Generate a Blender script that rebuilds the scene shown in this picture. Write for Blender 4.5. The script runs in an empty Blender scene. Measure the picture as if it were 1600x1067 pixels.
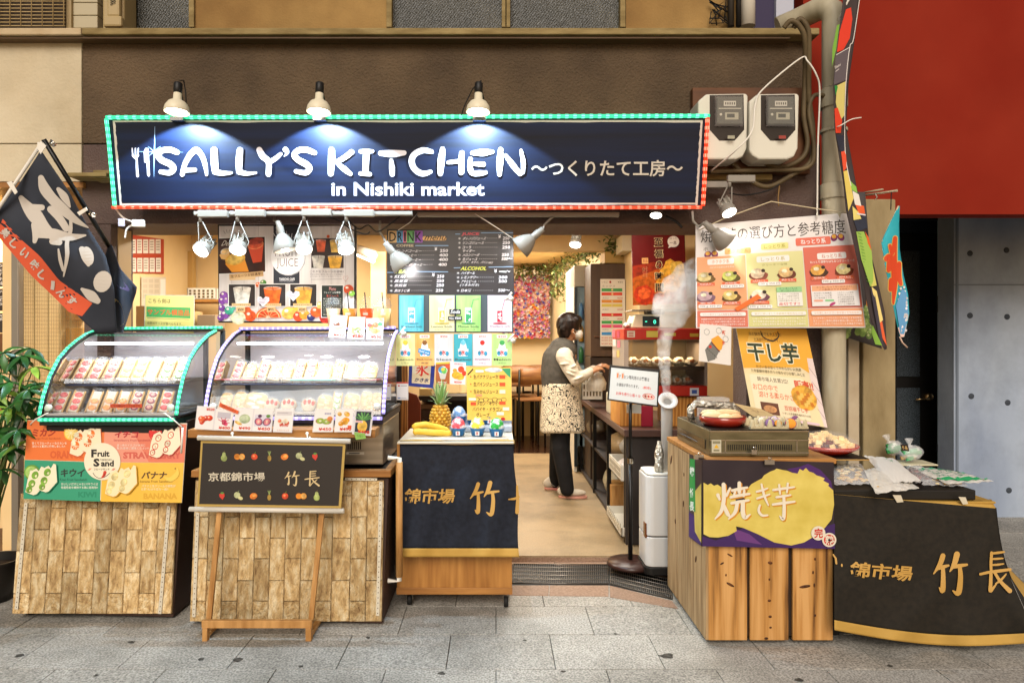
import bpy, math, random
from mathutils import Vector, Matrix
V = Vector; ru = random.uniform; cos = math.cos; sin = math.sin
from mathutils.geometry import tessellate_polygon
random.seed(7)
SC = bpy.context.scene
COL = SC.collection
F = 1067.0; CX = 775.0; CY = 530.0; H = 1.38      # focal length and vanishing point in 1600 px units, eye height
PI = math.pi
# ------------------------------------------------------------------ camera, world, sun, exposure
cam = bpy.data.cameras.new('camera'); cam.lens = 24.0; cam.sensor_width = 36.0
cam.shift_x = 25.0/1600; cam.shift_y = -3.5/1600
cam.clip_start = 0.05; cam.clip_end = 300
cam_ob = bpy.data.objects.new('camera', cam); COL.objects.link(cam_ob)
cam_ob.location = (0, 0, H); cam_ob.rotation_euler = (PI/2, 0, 0)
SC.camera = cam_ob
SUN_EL, SUN_AZ = math.radians(33), math.radians(8)
W = bpy.data.worlds.new('World'); SC.world = W; W.use_nodes = True
wn, wl = W.node_tree.nodes, W.node_tree.links
wn.clear()
wo = wn.new('ShaderNodeOutputWorld'); wb = wn.new('ShaderNodeBackground'); sky = wn.new('ShaderNodeTexSky')
sky.sky_type = 'NISHITA'; sky.sun_disc = False; sky.sun_elevation = SUN_EL; sky.sun_rotation = PI - SUN_AZ
warm = wn.new('ShaderNodeMix'); warm.data_type = 'RGBA'; warm.blend_type = 'MULTIPLY'
warm.inputs['Factor'].default_value = 1; warm.inputs['B'].default_value = (1.0, 0.77, 0.57, 1)
wl.new(sky.outputs[0], warm.inputs['A']); wl.new(warm.outputs['Result'], wb.inputs['Color'])
wb.inputs['Strength'].default_value = 0.095
wl.new(wb.outputs[0], wo.inputs['Surface'])
sl = bpy.data.lights.new('sun', 'SUN'); sl.energy = 2.0; sl.angle = math.radians(34); sl.color = (1.0, 0.94, 0.85)
so = bpy.data.objects.new('sun', sl); COL.objects.link(so)
so.rotation_euler = (PI/2 - SUN_EL, 0, -SUN_AZ)      # light comes from behind the camera, high up
SC.view_settings.view_transform = 'Standard'; SC.view_settings.look = 'None'
SC.view_settings.exposure = 0.50; SC.view_settings.gamma = 1; SC.view_settings.use_curve_mapping = False
SC.render.engine = 'CYCLES'
SC.cycles.use_denoising = True
SC.cycles.max_bounces = 8; SC.cycles.transparent_max_bounces = 16; SC.cycles.glossy_bounces = 3
SC.cycles.diffuse_bounces = 3; SC.cycles.volume_bounces = 1
SC.cycles.sample_clamp_indirect = 4; SC.cycles.caustics_reflective = False; SC.cycles.caustics_refractive = False

# ------------------------------------------------------------------ materials
def lin(h, k=1.0):
    h = h.lstrip('#'); r = []
    for i in (0, 2, 4):
        c = int(h[i:i+2], 16)/255
        r.append(min(1, k*(c/12.92 if c <= .04045 else ((c+.055)/1.055)**2.4)))
    return (r[0], r[1], r[2], 1)
MATS = {}
def _new(key):
    m = bpy.data.materials.new(key); m.use_nodes = True; MATS[key] = m
    return m, m.node_tree.nodes, m.node_tree.links, m.node_tree.nodes['Principled BSDF']
def flat(h, rough=.55, metal=0.0, spec=.35, k=.82, alpha=1.0, emit=None, es=0.0):
    key = 'c_%s_%g_%g_%g_%g_%g_%s' % (h, rough, metal, spec, k, alpha, es)
    if key in MATS: return MATS[key]
    m, n, l, b = _new(key)
    b.inputs['Base Color'].default_value = lin(h, k)
    b.inputs['Roughness'].default_value = rough; b.inputs['Metallic'].default_value = metal
    b.inputs['Specular IOR Level'].default_value = spec
    if alpha < 1: b.inputs['Alpha'].default_value = alpha
    if emit:
        b.inputs['Emission Color'].default_value = lin(emit); b.inputs['Emission Strength'].default_value = es
    return m
def emis(h, s, name=None):
    key = 'e_%s_%g' % (h, s)
    if key in MATS: return MATS[key]
    return flat(h, k=.5, emit=h, es=s)
def ramp(n, stops):
    r = n.new('ShaderNodeValToRGB'); e = r.color_ramp.elements
    while len(e) < len(stops): e.new(.5)
    for i, (p, c) in enumerate(stops):
        e[i].position = p; e[i].color = c if len(c) == 4 else lin(c)
    return r
def noisy(key, c1, c2, scale=4, detail=6, rough=.7, bump=0.0, bscale=60, bdist=.01, stretch=(1, 1, 1), k=.85, spec=.3, metal=0, vary=0.0, lo=.3, hi=.7, wave=None, c3=None, dirt=0):
    """two-colour procedural surface: noise (or wave) mix, bump, per-object variation"""
    if key in MATS: return MATS[key]
    m, n, l, b = _new(key)
    tc = n.new('ShaderNodeTexCoord'); mp = n.new('ShaderNodeMapping'); mp.inputs['Scale'].default_value = stretch
    oi = n.new('ShaderNodeObjectInfo')
    add = n.new('ShaderNodeVectorMath'); add.operation = 'ADD'
    mul = n.new('ShaderNodeVectorMath'); mul.operation = 'SCALE'; mul.inputs['Scale'].default_value = 37.0 if vary else 0.0
    cmb = n.new('ShaderNodeCombineXYZ')
    for i in range(3): l.new(oi.outputs['Random'], cmb.inputs[i])
    l.new(cmb.outputs[0], mul.inputs[0]); l.new(tc.outputs['Object'], add.inputs[0]); l.new(mul.outputs[0], add.inputs[1])
    l.new(add.outputs[0], mp.inputs['Vector'])
    ns = n.new('ShaderNodeTexNoise'); ns.inputs['Scale'].default_value = scale; ns.inputs['Detail'].default_value = detail
    l.new(mp.outputs[0], ns.inputs['Vector']); fac = ns.outputs['Fac']
    if wave:
        wv = n.new('ShaderNodeTexWave'); wv.inputs['Scale'].default_value = wave[0]; wv.inputs['Distortion'].default_value = wave[1]
        wv.inputs['Detail'].default_value = 3; wv.bands_direction = wave[2]
        wv.inputs['Detail Scale'].default_value = 1.5
        l.new(mp.outputs[0], wv.inputs['Vector'])
        mx = n.new('ShaderNodeMix'); mx.data_type = 'FLOAT'; mx.inputs[0].default_value = .55
        l.new(ns.outputs['Fac'], mx.inputs[2]); l.new(wv.outputs['Fac'], mx.inputs[3]); fac = mx.outputs[0]
    st = [(lo, lin(c1, k)), (hi, lin(c2, k))]
    if c3: st.insert(1, ((lo+hi)/2, lin(c3, k)))
    r = ramp(n, st)
    l.new(fac, r.inputs[0]); col = r.outputs[0]
    if vary:
        mr = n.new('ShaderNodeMapRange'); mr.inputs['To Min'].default_value = 1-vary; mr.inputs['To Max'].default_value = 1+vary*.55
        l.new(oi.outputs['Random'], mr.inputs['Value'])
        hv = n.new('ShaderNodeHueSaturation'); l.new(mr.outputs[0], hv.inputs['Value']); l.new(col, hv.inputs['Color']); col = hv.outputs[0]
    if dirt:                                             # large soft stains that run across neighbouring pieces
        ge = n.new('ShaderNodeNewGeometry'); dn = n.new('ShaderNodeTexNoise'); dn.inputs['Scale'].default_value = 1.7; dn.inputs['Detail'].default_value = 9; dn.inputs['Roughness'].default_value = .68
        l.new(ge.outputs['Position'], dn.inputs['Vector']); dr = ramp(n, [(.34, (1-dirt, 1-dirt, 1-dirt*1.05, 1)), (.56, (1, 1, 1, 1))]); l.new(dn.outputs['Fac'], dr.inputs[0])
        dm = n.new('ShaderNodeMix'); dm.data_type = 'RGBA'; dm.blend_type = 'MULTIPLY'; dm.inputs['Factor'].default_value = 1
        l.new(col, dm.inputs['A']); l.new(dr.outputs[0], dm.inputs['B']); col = dm.outputs['Result']
    l.new(col, b.inputs['Base Color'])
    b.inputs['Roughness'].default_value = rough; b.inputs['Specular IOR Level'].default_value = spec; b.inputs['Metallic'].default_value = metal
    if bump:
        nb = n.new('ShaderNodeTexNoise'); nb.inputs['Scale'].default_value = bscale; nb.inputs['Detail'].default_value = 4
        l.new(mp.outputs[0], nb.inputs['Vector'])
        bp = n.new('ShaderNodeBump'); bp.inputs['Strength'].default_value = bump; bp.inputs['Distance'].default_value = bdist
        l.new(nb.outputs['Fac'], bp.inputs['Height']); l.new(bp.outputs[0], b.inputs['Normal'])
    return m
def glassy(key, tint='#ffffff', refl=.5, rough=.02, film=.0):
    """thin clear sheet: mostly lets light through, reflects at grazing angles"""
    if key in MATS: return MATS[key]
    m, n, l, b = _new(key)
    out = [x for x in n if x.type == 'OUTPUT_MATERIAL'][0]; n.remove(b)
    tr = n.new('ShaderNodeBsdfTransparent'); tr.inputs[0].default_value = lin(tint)
    gl = n.new('ShaderNodeBsdfGlossy'); gl.inputs['Roughness'].default_value = rough
    fr = n.new('ShaderNodeFresnel'); fr.inputs['IOR'].default_value = 1.45
    mu = n.new('ShaderNodeMath'); mu.operation = 'MULTIPLY_ADD'; mu.inputs[1].default_value = refl; mu.inputs[2].default_value = film
    mx = n.new('ShaderNodeMixShader')
    l.new(fr.outputs[0], mu.inputs[0]); l.new(mu.outputs[0], mx.inputs[0]); l.new(tr.outputs[0], mx.inputs[1]); l.new(gl.outputs[0], mx.inputs[2])
    l.new(mx.outputs[0], out.inputs['Surface'])
    return m
def film_mat(key, tint='#ffffff', amt=.25, rough=.12):
    """crumpled clear plastic film"""
    if key in MATS: return MATS[key]
    m, n, l, b = _new(key)
    out = [x for x in n if x.type == 'OUTPUT_MATERIAL'][0]
    b.inputs['Base Color'].default_value = lin(tint); b.inputs['Roughness'].default_value = rough
    b.inputs['Specular IOR Level'].default_value = .8
    tr = n.new('ShaderNodeBsdfTransparent'); mx = n.new('ShaderNodeMixShader'); mx.inputs[0].default_value = amt
    tc = n.new('ShaderNodeTexCoord'); ns = n.new('ShaderNodeTexNoise'); ns.inputs['Scale'].default_value = 45; ns.inputs['Detail'].default_value = 3
    bp = n.new('ShaderNodeBump'); bp.inputs['Strength'].default_value = .8; bp.inputs['Distance'].default_value = .01
    l.new(tc.outputs['Object'], ns.inputs['Vector']); l.new(ns.outputs['Fac'], bp.inputs['Height']); l.new(bp.outputs[0], b.inputs['Normal'])
    l.new(tr.outputs[0], mx.inputs[1]); l.new(b.outputs[0], mx.inputs[2]); l.new(mx.outputs[0], out.inputs['Surface'])
    return m

# ------------------------------------------------------------------ geometry helpers
def P(px, py, D):
    """the point of the place seen at photograph pixel (px, py) at distance D"""
    return V(((px-CX)*D/F, D, H-(py-CY)*D/F))
def gD(py, z=0.0): return (H-z)*F/(py-CY)          # distance of a ground point
class Pl:
    """a plane in the place; at() gives the point of the plane seen at a photograph pixel, lifted by layer"""
    def __init__(s, a, b, c):
        s.o = a; s.n = (b-a).cross(c-a).normalized()
        if s.n.y > 0: s.n = -s.n
    def at(s, px, py, layer=0):
        d = P(px, py, 1.0)-V((0, 0, H)); o = V((0, 0, H))
        t = (s.o-o).dot(s.n)/d.dot(s.n)
        return o+d*t+s.n*(layer*.0006)
def flatpl(D): return Pl(P(0, 0, D), P(100, 0, D), P(0, 100, D))
class MB:
    def __init__(s): s.v = []; s.f = []; s.m = []; s.mats = []; s.sm = []
    def mi(s, mat):
        if mat not in s.mats: s.mats.append(mat)
        return s.mats.index(mat)
    def add(s, vs, fs, mat, smooth=False):
        b = len(s.v); s.v += [tuple(v) for v in vs]; k = s.mi(mat)
        for f in fs: s.f.append([b+i for i in f]); s.m.append(k); s.sm.append(smooth)
        return s
    def box(s, x0, x1, y0, y1, z0, z1, mat):
        return s.obox(((x0+x1)/2, (y0+y1)/2, (z0+z1)/2), (abs(x1-x0)/2, 0, 0), (0, abs(y1-y0)/2, 0), (0, 0, abs(z1-z0)/2), mat)
    def obox(s, c, a, b, d, mat):
        c, a, b, d = Vector(c), Vector(a), Vector(b), Vector(d)
        if a.cross(b).dot(d) < 0: a = -a
        vs = [c+i*a+j*b+k*d for k in (-1, 1) for j in (-1, 1) for i in (-1, 1)]
        return s.add(vs, [(0, 2, 3, 1), (4, 5, 7, 6), (0, 1, 5, 4), (2, 6, 7, 3), (0, 4, 6, 2), (1, 3, 7, 5)], mat)
    def slab(s, quad, n, th, mat):
        """quad in order, thickened by th away from n"""
        q = [Vector(p) for p in quad]; n = Vector(n).normalized(); r = [p-n*th for p in q]; k = len(q)
        fs = [tuple(range(k)), tuple(range(2*k-1, k-1, -1))]+[(i, k+i, k+(i+1) % k, (i+1) % k) for i in range(k)]
        return s.add(q+r, fs, mat)
    def tube(s, pts, r, mat, seg=8, caps=True, smooth=True):
        pts = [Vector(p) for p in pts]; n = len(pts); rr = r if isinstance(r, (list, tuple)) else [r]*n
        vs = []; up = None
        for i, p in enumerate(pts):
            t = (pts[min(i+1, n-1)]-pts[max(i-1, 0)])
            t = t.normalized() if t.length > 1e-9 else V((0, 0, 1))
            if up is None: up = V((0, 0, 1)) if abs(t.z) < .9 else V((0, 1, 0))
            a = t.cross(up)
            if a.length < 1e-4: a = t.cross(V((1, .1, .2)))
            a.normalize(); b = a.cross(t).normalized(); up = b
            for k in range(seg):
                an = 2*PI*k/seg; vs.append(p+(a*cos(an)+b*sin(an))*rr[i])
        fs = [(i*seg+k, i*seg+(k+1) % seg, (i+1)*seg+(k+1) % seg, (i+1)*seg+k) for i in range(n-1) for k in range(seg)]
        s.add(vs, fs, mat, smooth)
        if caps: b0 = len(s.v)-len(vs); k = s.mi(mat); s.f += [[b0+i for i in range(seg)][::-1], [b0+(n-1)*seg+i for i in range(seg)]]; s.m += [k, k]; s.sm += [False, False]
        return s
    def lathe(s, prof, base, mat, axis=(0, 0, 1), seg=20, smooth=True, sx=1.0):
        base = Vector(base); ax = Vector(axis).normalized()
        a = ax.cross(V((0, 1, 0)) if abs(ax.y) < .9 else V((1, 0, 0))).normalized(); b = ax.cross(a).normalized()
        vs = [base+ax*h+(a*cos(2*PI*k/seg)*sx+b*sin(2*PI*k/seg))*max(r, 1e-4) for r, h in prof for k in range(seg)]
        n = len(prof)
        fs = [(i*seg+k, i*seg+(k+1) % seg, (i+1)*seg+(k+1) % seg, (i+1)*seg+k) for i in range(n-1) for k in range(seg)]
        return s.add(vs, fs, mat, smooth)
    def ell(s, c, rad, mat, seg=12, rings=8, rot=None, wob=0, half=False):
        c = Vector(c); R = rot or Matrix.Identity(3); vs = []
        for i in range(rings+1):
            th = PI*i/rings*(.5 if half else 1)
            for k in range(seg):
                ph = 2*PI*k/seg; w = 1+ru(-wob, wob)
                vs.append(c+R@V((rad[0]*sin(th)*cos(ph)*w, rad[1]*sin(th)*sin(ph)*w, rad[2]*cos(th)*w)))
        fs = [(i*seg+k, (i+1)*seg+k, (i+1)*seg+(k+1) % seg, i*seg+(k+1) % seg) for i in range(rings) for k in range(seg)]
        if half: fs.append(tuple(rings*seg+k for k in range(seg))[::-1])
        return s.add(vs, fs, mat, True)
    def grid(s, fn, nu, nv, mat, smooth=True):
        vs = [fn(i/nu, j/nv) for j in range(nv+1) for i in range(nu+1)]; w = nu+1
        return s.add(vs, [(j*w+i, j*w+i+1, (j+1)*w+i+1, (j+1)*w+i) for j in range(nv) for i in range(nu)], mat, smooth)
    def mesh(s, name, off=V((0, 0, 0))):
        me = bpy.data.meshes.new(name); me.from_pydata([(v[0]-off[0], v[1]-off[1], v[2]-off[2]) for v in s.v], [], s.f)
        for m in s.mats: me.materials.append(m)
        me.polygons.foreach_set('material_index', s.m); me.polygons.foreach_set('use_smooth', s.sm); me.update()
        return me
    def build(s, name, parent=None, label=None, cat=None, group=None, kind=None, bev=0, solid=0, sub=0):
        if parent is not None: off = Vector(parent['_o'])
        else:
            xs = [v[0] for v in s.v]; ys = [v[1] for v in s.v]; zs = [v[2] for v in s.v]
            off = V(((min(xs)+max(xs))/2, (min(ys)+max(ys))/2, min(zs)))
        o = bpy.data.objects.new(name, s.mesh(name, off)); COL.objects.link(o); o['_o'] = tuple(off)
        if parent is not None: o.parent = parent
        else: o.location = off
        tag(o, label, cat, group, kind)
        if solid: md = o.modifiers.new('thickness', 'SOLIDIFY'); md.thickness = solid; md.offset = 0
        if sub: md = o.modifiers.new('smooth', 'SUBSURF'); md.levels = sub; md.render_levels = sub
        if bev:
            md = o.modifiers.new('bevel', 'BEVEL'); md.width = bev; md.segments = 2; md.limit_method = 'ANGLE'; md.angle_limit = .6
        return o
def tag(o, label=None, cat=None, group=None, kind=None):
    if label: o['label'] = label
    if cat: o['category'] = cat
    if group: o['group'] = group
    if kind: o['kind'] = kind
    return o
def thing(name, loc, label, cat, group=None):
    o = bpy.data.objects.new(name, None); COL.objects.link(o); o.location = loc; o['_o'] = tuple(loc); o.empty_display_size = .05
    return tag(o, label, cat, group)
def copy_tree(o, parent=None):
    c = o.copy(); COL.objects.link(c)
    if parent is not None: c.parent = parent
    for ch in o.children: copy_tree(ch, c)
    return c
def place(proto, used, loc, label, group=None, rotz=0, scale=None):
    """first use moves the prototype, later uses copy it"""
    o = proto if not used else copy_tree(proto)
    o.location = loc; o.rotation_euler = (0, 0, rotz)
    if scale: o.scale = (scale,)*3 if isinstance(scale, (int, float)) else scale
    return tag(o, label, None, group)

# ------------------------------------------------------------------ flat print: lettering and drawings laid on a surface
_G = {}
def glyph(t, bold=0.0, res=2):
    k = (t, bold, res)
    if k not in _G:
        cu = bpy.data.curves.new('t', 'FONT'); cu.body = t; cu.resolution_u = res; cu.offset = bold
        ob = bpy.data.objects.new('t', cu); me = bpy.data.meshes.new_from_object(ob)
        vs = [(v.co.x, v.co.y) for v in me.vertices]; fs = [tuple(p.vertices) for p in me.polygons]
        bpy.data.objects.remove(ob); bpy.data.curves.remove(cu); bpy.data.meshes.remove(me)
        xs = [v[0] for v in vs]; ys = [v[1] for v in vs]
        x0, x1, y0, y1 = min(xs), max(xs), min(ys), max(ys)
        _G[k] = ([((x-x0)/(x1-x0), (y1-y)/max(y1-y0, 1e-6)) for x, y in vs], fs, (x1-x0)/max(y1-y0, 1e-6))
    return _G[k]
def shade(h, f): return '#'+''.join('%02x' % max(0, min(255, int(int(h[i:i+2], 16)*f))) for i in (1, 3, 5))
def mot(h):
    """mottled ink, as in a printed photograph"""
    return noisy('mot'+h, shade(h, .8), shade(h, 1.08), 34, 5, .4, k=.82, lo=.36, hi=.62)
class Print:
    """draws in photograph pixels on a surface given by at(px, py, layer)"""
    def __init__(s, mb, at, L=1): s.mb = mb; s.at = at; s.L = L
    def up(s, k=1): s.L += k; return s
    def poly(s, pts, c):
        if isinstance(c, str): c = flat(c)
        vs = [s.at(x, y, s.L) for x, y in pts]
        tr = tessellate_polygon([[V((x, -y, 0)) for x, y in pts]])
        s.mb.add(vs, [tuple(t) for t in tr], c); s.L += .12; return s
    def rect(s, x0, y0, x1, y1, c): return s.poly([(x0, y0), (x1, y0), (x1, y1), (x0, y1)], c)
    def rectr(s, x0, y0, x1, y1, r, c):
        pts = []
        for cx, cy, a in ((x1-r, y0+r, -90), (x1-r, y1-r, 0), (x0+r, y1-r, 90), (x0+r, y0+r, 180)):
            for i in range(4): t = math.radians(a+i*30); pts.append((cx+r*cos(t), cy+r*sin(t)))
        return s.poly(pts, c)
    def ell(s, cx, cy, rx, ry, c, rot=0, n=18, wob=0, a0=0, a1=360):
        pts = []; cr, sr = cos(math.radians(rot)), sin(math.radians(rot))
        full = (a1-a0) >= 360
        if isinstance(c, str) and c not in ('#f2f0ee', '#f2e6ca', '#e6dcc8', '#efe2d4'): c = mot(c)
        for i in range(n if full else n+1):
            t = math.radians(a0+(a1-a0)*i/n); w = 1+ru(-wob, wob); u, v = rx*cos(t)*w, ry*sin(t)*w
            pts.append((cx+u*cr-v*sr, cy+u*sr+v*cr))
        if not full: pts.append((cx, cy))
        return s.poly(pts, c)
    def ring(s, cx, cy, rx, ry, w, c, n=24):
        return s.line([(cx+rx*cos(2*PI*i/n), cy+ry*sin(2*PI*i/n)) for i in range(n+1)], w, c, cap=False)
    def line(s, pts, w, c, smooth=False, cap=True):
        """pts (x, y) or (x, y, width)"""
        if isinstance(c, str): c = flat(c)
        q = [(p[0], p[1], p[2] if len(p) > 2 else w) for p in pts]
        if smooth and len(q) > 2:
            r = []
            for i in range(len(q)-1):
                p0, p1, p2, p3 = q[max(i-1, 0)], q[i], q[i+1], q[min(i+2, len(q)-1)]
                for k in range(6):
                    t = k/6
                    r.append(tuple(.5*((2*p1[j])+(-p0[j]+p2[j])*t+(2*p0[j]-5*p1[j]+4*p2[j]-p3[j])*t*t+(-p0[j]+3*p1[j]-3*p2[j]+p3[j])*t**3) for j in range(3)))
            r.append(q[-1]); q = r
        n = len(q); vs = []; 
        for i in range(n):
            a, b = q[max(i-1, 0)], q[min(i+1, n-1)]; dx, dy = b[0]-a[0], b[1]-a[1]; d = math.hypot(dx, dy) or 1
            nx, ny = -dy/d, dx/d; x, y, w_ = q[i]; vs += [(x+nx*w_/2, y+ny*w_/2), (x-nx*w_/2, y-ny*w_/2)]
        fs = [(2*i, 2*i+1, 2*i+3, 2*i+2) for i in range(n-1)]
        if cap:
            for e, sgn in ((0, -1), (n-1, 1)):
                a, b = (q[0], q[1]) if e == 0 else (q[n-2], q[n-1]); an = math.atan2(b[1]-a[1], b[0]-a[0])+(PI if e == 0 else 0)
                b0 = len(vs); x, y, w_ = q[e]
                vs += [(x+cos(an+PI/2-PI*k/6)*w_/2, y+sin(an+PI/2-PI*k/6)*w_/2) for k in range(7)]
                fs.append(tuple(range(b0, b0+7)))
        s.mb.add([s.at(x, y, s.L) for x, y in vs], fs, c); s.L += .12; return s
    def text(s, t, box, c, bold=.0, res=2, slant=0, fit=True, align='l'):
        """box (x0, y0, x1, y1) or four corners TL TR BR BL; the ink fills the box"""
        if isinstance(c, str): c = flat(c)
        g, fs, asp = glyph(t, bold, res)
        if len(box) == 4 and not isinstance(box[0], (tuple, list)):
            x0, y0, x1, y1 = box
            if not fit:
                w = asp*(y1-y0)
                if w < x1-x0:
                    if align == 'c': x0 = (x0+x1-w)/2
                    elif align == 'r': x0 = x1-w
                    x1 = x0+w
            box = ((x0, y0), (x1, y0), (x1, y1), (x0, y1))
        tl, tr, br, bl = box
        vs = []
        for u, v in g:
            u = u+slant*(1-v)
            x = (tl[0]*(1-u)+tr[0]*u)*(1-v)+(bl[0]*(1-u)+br[0]*u)*v; y = (tl[1]*(1-u)+tr[1]*u)*(1-v)+(bl[1]*(1-u)+br[1]*u)*v
            vs.append(s.at(x, y, s.L))
        s.mb.add(vs, fs, c); s.L += .12; return s
def tilt(quad):
    """unit square -> quad map, for prints seen askew"""
    tl, tr, br, bl = quad
    return lambda u, v: ((tl[0]*(1-u)+tr[0]*u)*(1-v)+(bl[0]*(1-u)+br[0]*u)*v, (tl[1]*(1-u)+tr[1]*u)*(1-v)+(bl[1]*(1-u)+br[1]*u)*v)
JUNK = 'おいしい生クリームと新鮮な果物を贅沢に使いました京都錦市場手作りの味をぜひお楽しみくださいませ甘くてやわらかい人気商品です本日限定販売中'
def junk(n):
    a = random.randrange(0, len(JUNK)-n); return JUNK[a:a+n]
def spot(name, loc, target, power, ang, col=(1, .97, .92), blend=.4, rad=.02, parent=None):
    l = bpy.data.lights.new(name, 'SPOT'); l.energy = power; l.spot_size = math.radians(ang); l.spot_blend = blend; l.color = col; l.shadow_soft_size = rad
    o = bpy.data.objects.new(name, l); COL.objects.link(o); loc = Vector(loc); d = Vector(target)-loc
    o.rotation_euler = d.to_track_quat('-Z', 'Y').to_euler()
    if parent is not None: o.parent = parent; o.location = loc-Vector(parent['_o'])
    else: o.location = loc
    return o
def area(name, loc, rot, sx, sy, power, col=(1, .95, .9)):
    l = bpy.data.lights.new(name, 'AREA'); l.shape = 'RECTANGLE'; l.size = sx; l.size_y = sy; l.energy = power; l.color = col
    o = bpy.data.objects.new(name, l); COL.objects.link(o); o.location = loc; o.rotation_euler = rot
    return o

# ------------------------------------------------------------------ shared materials
M = {}
M['stucco'] = noisy('stucco_brown', '#5a4937', '#766149', 3, 5, .85, bump=.8, bscale=85, bdist=.018, k=.68, dirt=.08)
M['stucco_low'] = noisy('stucco_mauve', '#5a4640', '#6e5a50', 4, 5, .6, bump=.9, bscale=90, bdist=.008, k=.75)
M['cream'] = noisy('cream_render', '#d8c6a4', '#eadcbe', 2.5, 8, .85, bump=.35, bscale=60, k=.72, dirt=.16)
M['ledge'] = noisy('ledge_conc', '#857044', '#b09a68', 7, 8, .85, bump=.3, bscale=50, k=.7, stretch=(1, 3, 3))
M['ledge_pale'] = noisy('ledge_pale', '#c8ae86', '#dcc7a2', 7, 8, .85, bump=.3, bscale=50, k=.7)
M['orange'] = noisy('orange_plaster', '#9a7440', '#c09a5c', 2.2, 9, .85, bump=.25, bscale=80, k=.66, dirt=.22)
M['concrete'] = noisy('conc_grey', '#8794aa', '#b0bccc', 2.0, 12, .8, dirt=.22, bump=.2, bscale=60, k=.92, stretch=(1, 1, .35))
M['concrete_old'] = noisy('conc_old', '#8d7a55', '#b3a078', 4, 10, .85, bump=.3, bscale=50, k=.75, stretch=(2, 2, .7))
M['granite'] = noisy('granite_paving', '#86827a', '#e6dfd2', 120, 4, .6, bump=.2, bscale=220, bdist=.003, k=.66, vary=.12, lo=.32, hi=.68, spec=.4, dirt=.40)
M['kerb'] = noisy('kerb_stone', '#8e705a', '#b0917a', 90, 4, .6, bump=.2, bscale=150, bdist=.003, k=.7, vary=.1)
M['tanfloor'] = noisy('tan_floor', '#8f7a5c', '#b59c78', 170, 3, .55, bump=.1, bscale=220, bdist=.002, k=.8, dirt=.38)
M['darkfloor'] = noisy('dark_floor', '#2c1c16', '#4a2f26', 6, 6, .25, k=.9, spec=.5, stretch=(1, 6, 1))
M['redwall'] = noisy('red_wall', '#8e2818', '#96301e', 2, 2, .9, k=.74, spec=.1, dirt=.08)
M['ywall'] = noisy('interior_wall', '#dcbc86', '#e8cb98', 2, 3, .7, k=.95)
M['ceil'] = noisy('interior_ceiling', '#dfc08c', '#ecd2a2', 2, 3, .7, k=.95)
M['wood'] = noisy('wood_warm', '#7d4f22', '#b27a3c', 3, 6, .5, bump=.1, bscale=40, bdist=.003, k=.9, stretch=(7, 7, .9), wave=(2.2, 4, 'X'))
M['wood_h'] = noisy('wood_rail', '#7d4f22', '#b98244', 3, 6, .5, bump=.1, bscale=40, bdist=.003, k=.9, stretch=(.9, 7, 7))
M['easel'] = noisy('easel_wood', '#9a6a34', '#c9985c', 5, 6, .5, k=.9, stretch=(6, 6, 1))
M['ply'] = noisy('cart_ply', '#94602a', '#bd8644', 3.5, 8, .45, k=.85, stretch=(9, 9, .8))
M['plank_side'] = noisy('plank_weathered', '#8a6a44', '#c9a97c', 4, 8, .7, bump=.3, bscale=30, bdist=.004, k=.8, stretch=(8, 8, .7), vary=.12)
M['brick'] = noisy('foam_stone', '#86623a', '#f2dfb6', 1.3, 12, .75, bump=.6, bscale=3.4, bdist=.07, k=.92, vary=.32, lo=.22, hi=.72, stretch=(2.3, 1, 2.0), c3='#d2b07a')
M['darkboard'] = noisy('cart_side_dark', '#33211a', '#4a3226', 3, 6, .6, k=.8)
M['black'] = flat('#15120f', .5)
M['blackmetal'] = flat('#191614', .35, .3)
M['white'] = flat('#efe9dc', .4)
M['whiteplastic'] = flat('#e9e2d2', .35, spec=.5)
M['rod'] = flat('#ddd6c8', .35)
M['steel'] = noisy('brushed_steel', '#8c8578', '#aaa294', 6, 4, .32, metal=.85, k=.9, stretch=(.4, 1, 8))
M['chrome'] = flat('#c9c4ba', .18, 1.0)
M['alu'] = flat('#9a9184', .38, .7)
M['glass'] = glassy('clear_glass', refl=.8, film=.015)
M['casefilm'] = film_mat('wrap_film', amt=.10)
M['clearcup'] = film_mat('clear_cup', amt=.09, rough=.06)
M['acrylic'] = film_mat('acrylic', '#eef2f4', amt=.2, rough=.08)
M['foil'] = noisy('crumpled_foil', '#8a8478', '#d8d2c4', 40, 5, .28, bump=1.0, bscale=55, bdist=.02, metal=.95, k=1)
M['leaf'] = noisy('leaf_green', '#1c4a20', '#3f7c34', 12, 4, .35, k=.8, vary=.3, spec=.5)
M['leaf2'] = noisy('leaf_pale', '#5f8f2c', '#a8c84c', 12, 4, .4, k=.8, vary=.2, spec=.5)
M['leaf3'] = noisy('garland_leaf', '#3c4a1e', '#6f7a3c', 12, 4, .5, k=.8)
M['rubber'] = flat('#141210', .7)
M['skin'] = noisy('skin', '#b07a56', '#c08a64', 6, 3, .5, k=.85)
# ================================================================== THE SETTING
def wallq(name, px0, py0, px1, py1, D, th, mat, bev=0, **k):
    a, b = P(px0, py0, D), P(px1, py1, D)
    return MB().box(a.x, b.x, D, D+th, b.z, a.z, mat).build(name, kind='structure', bev=bev, **k)
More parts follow.
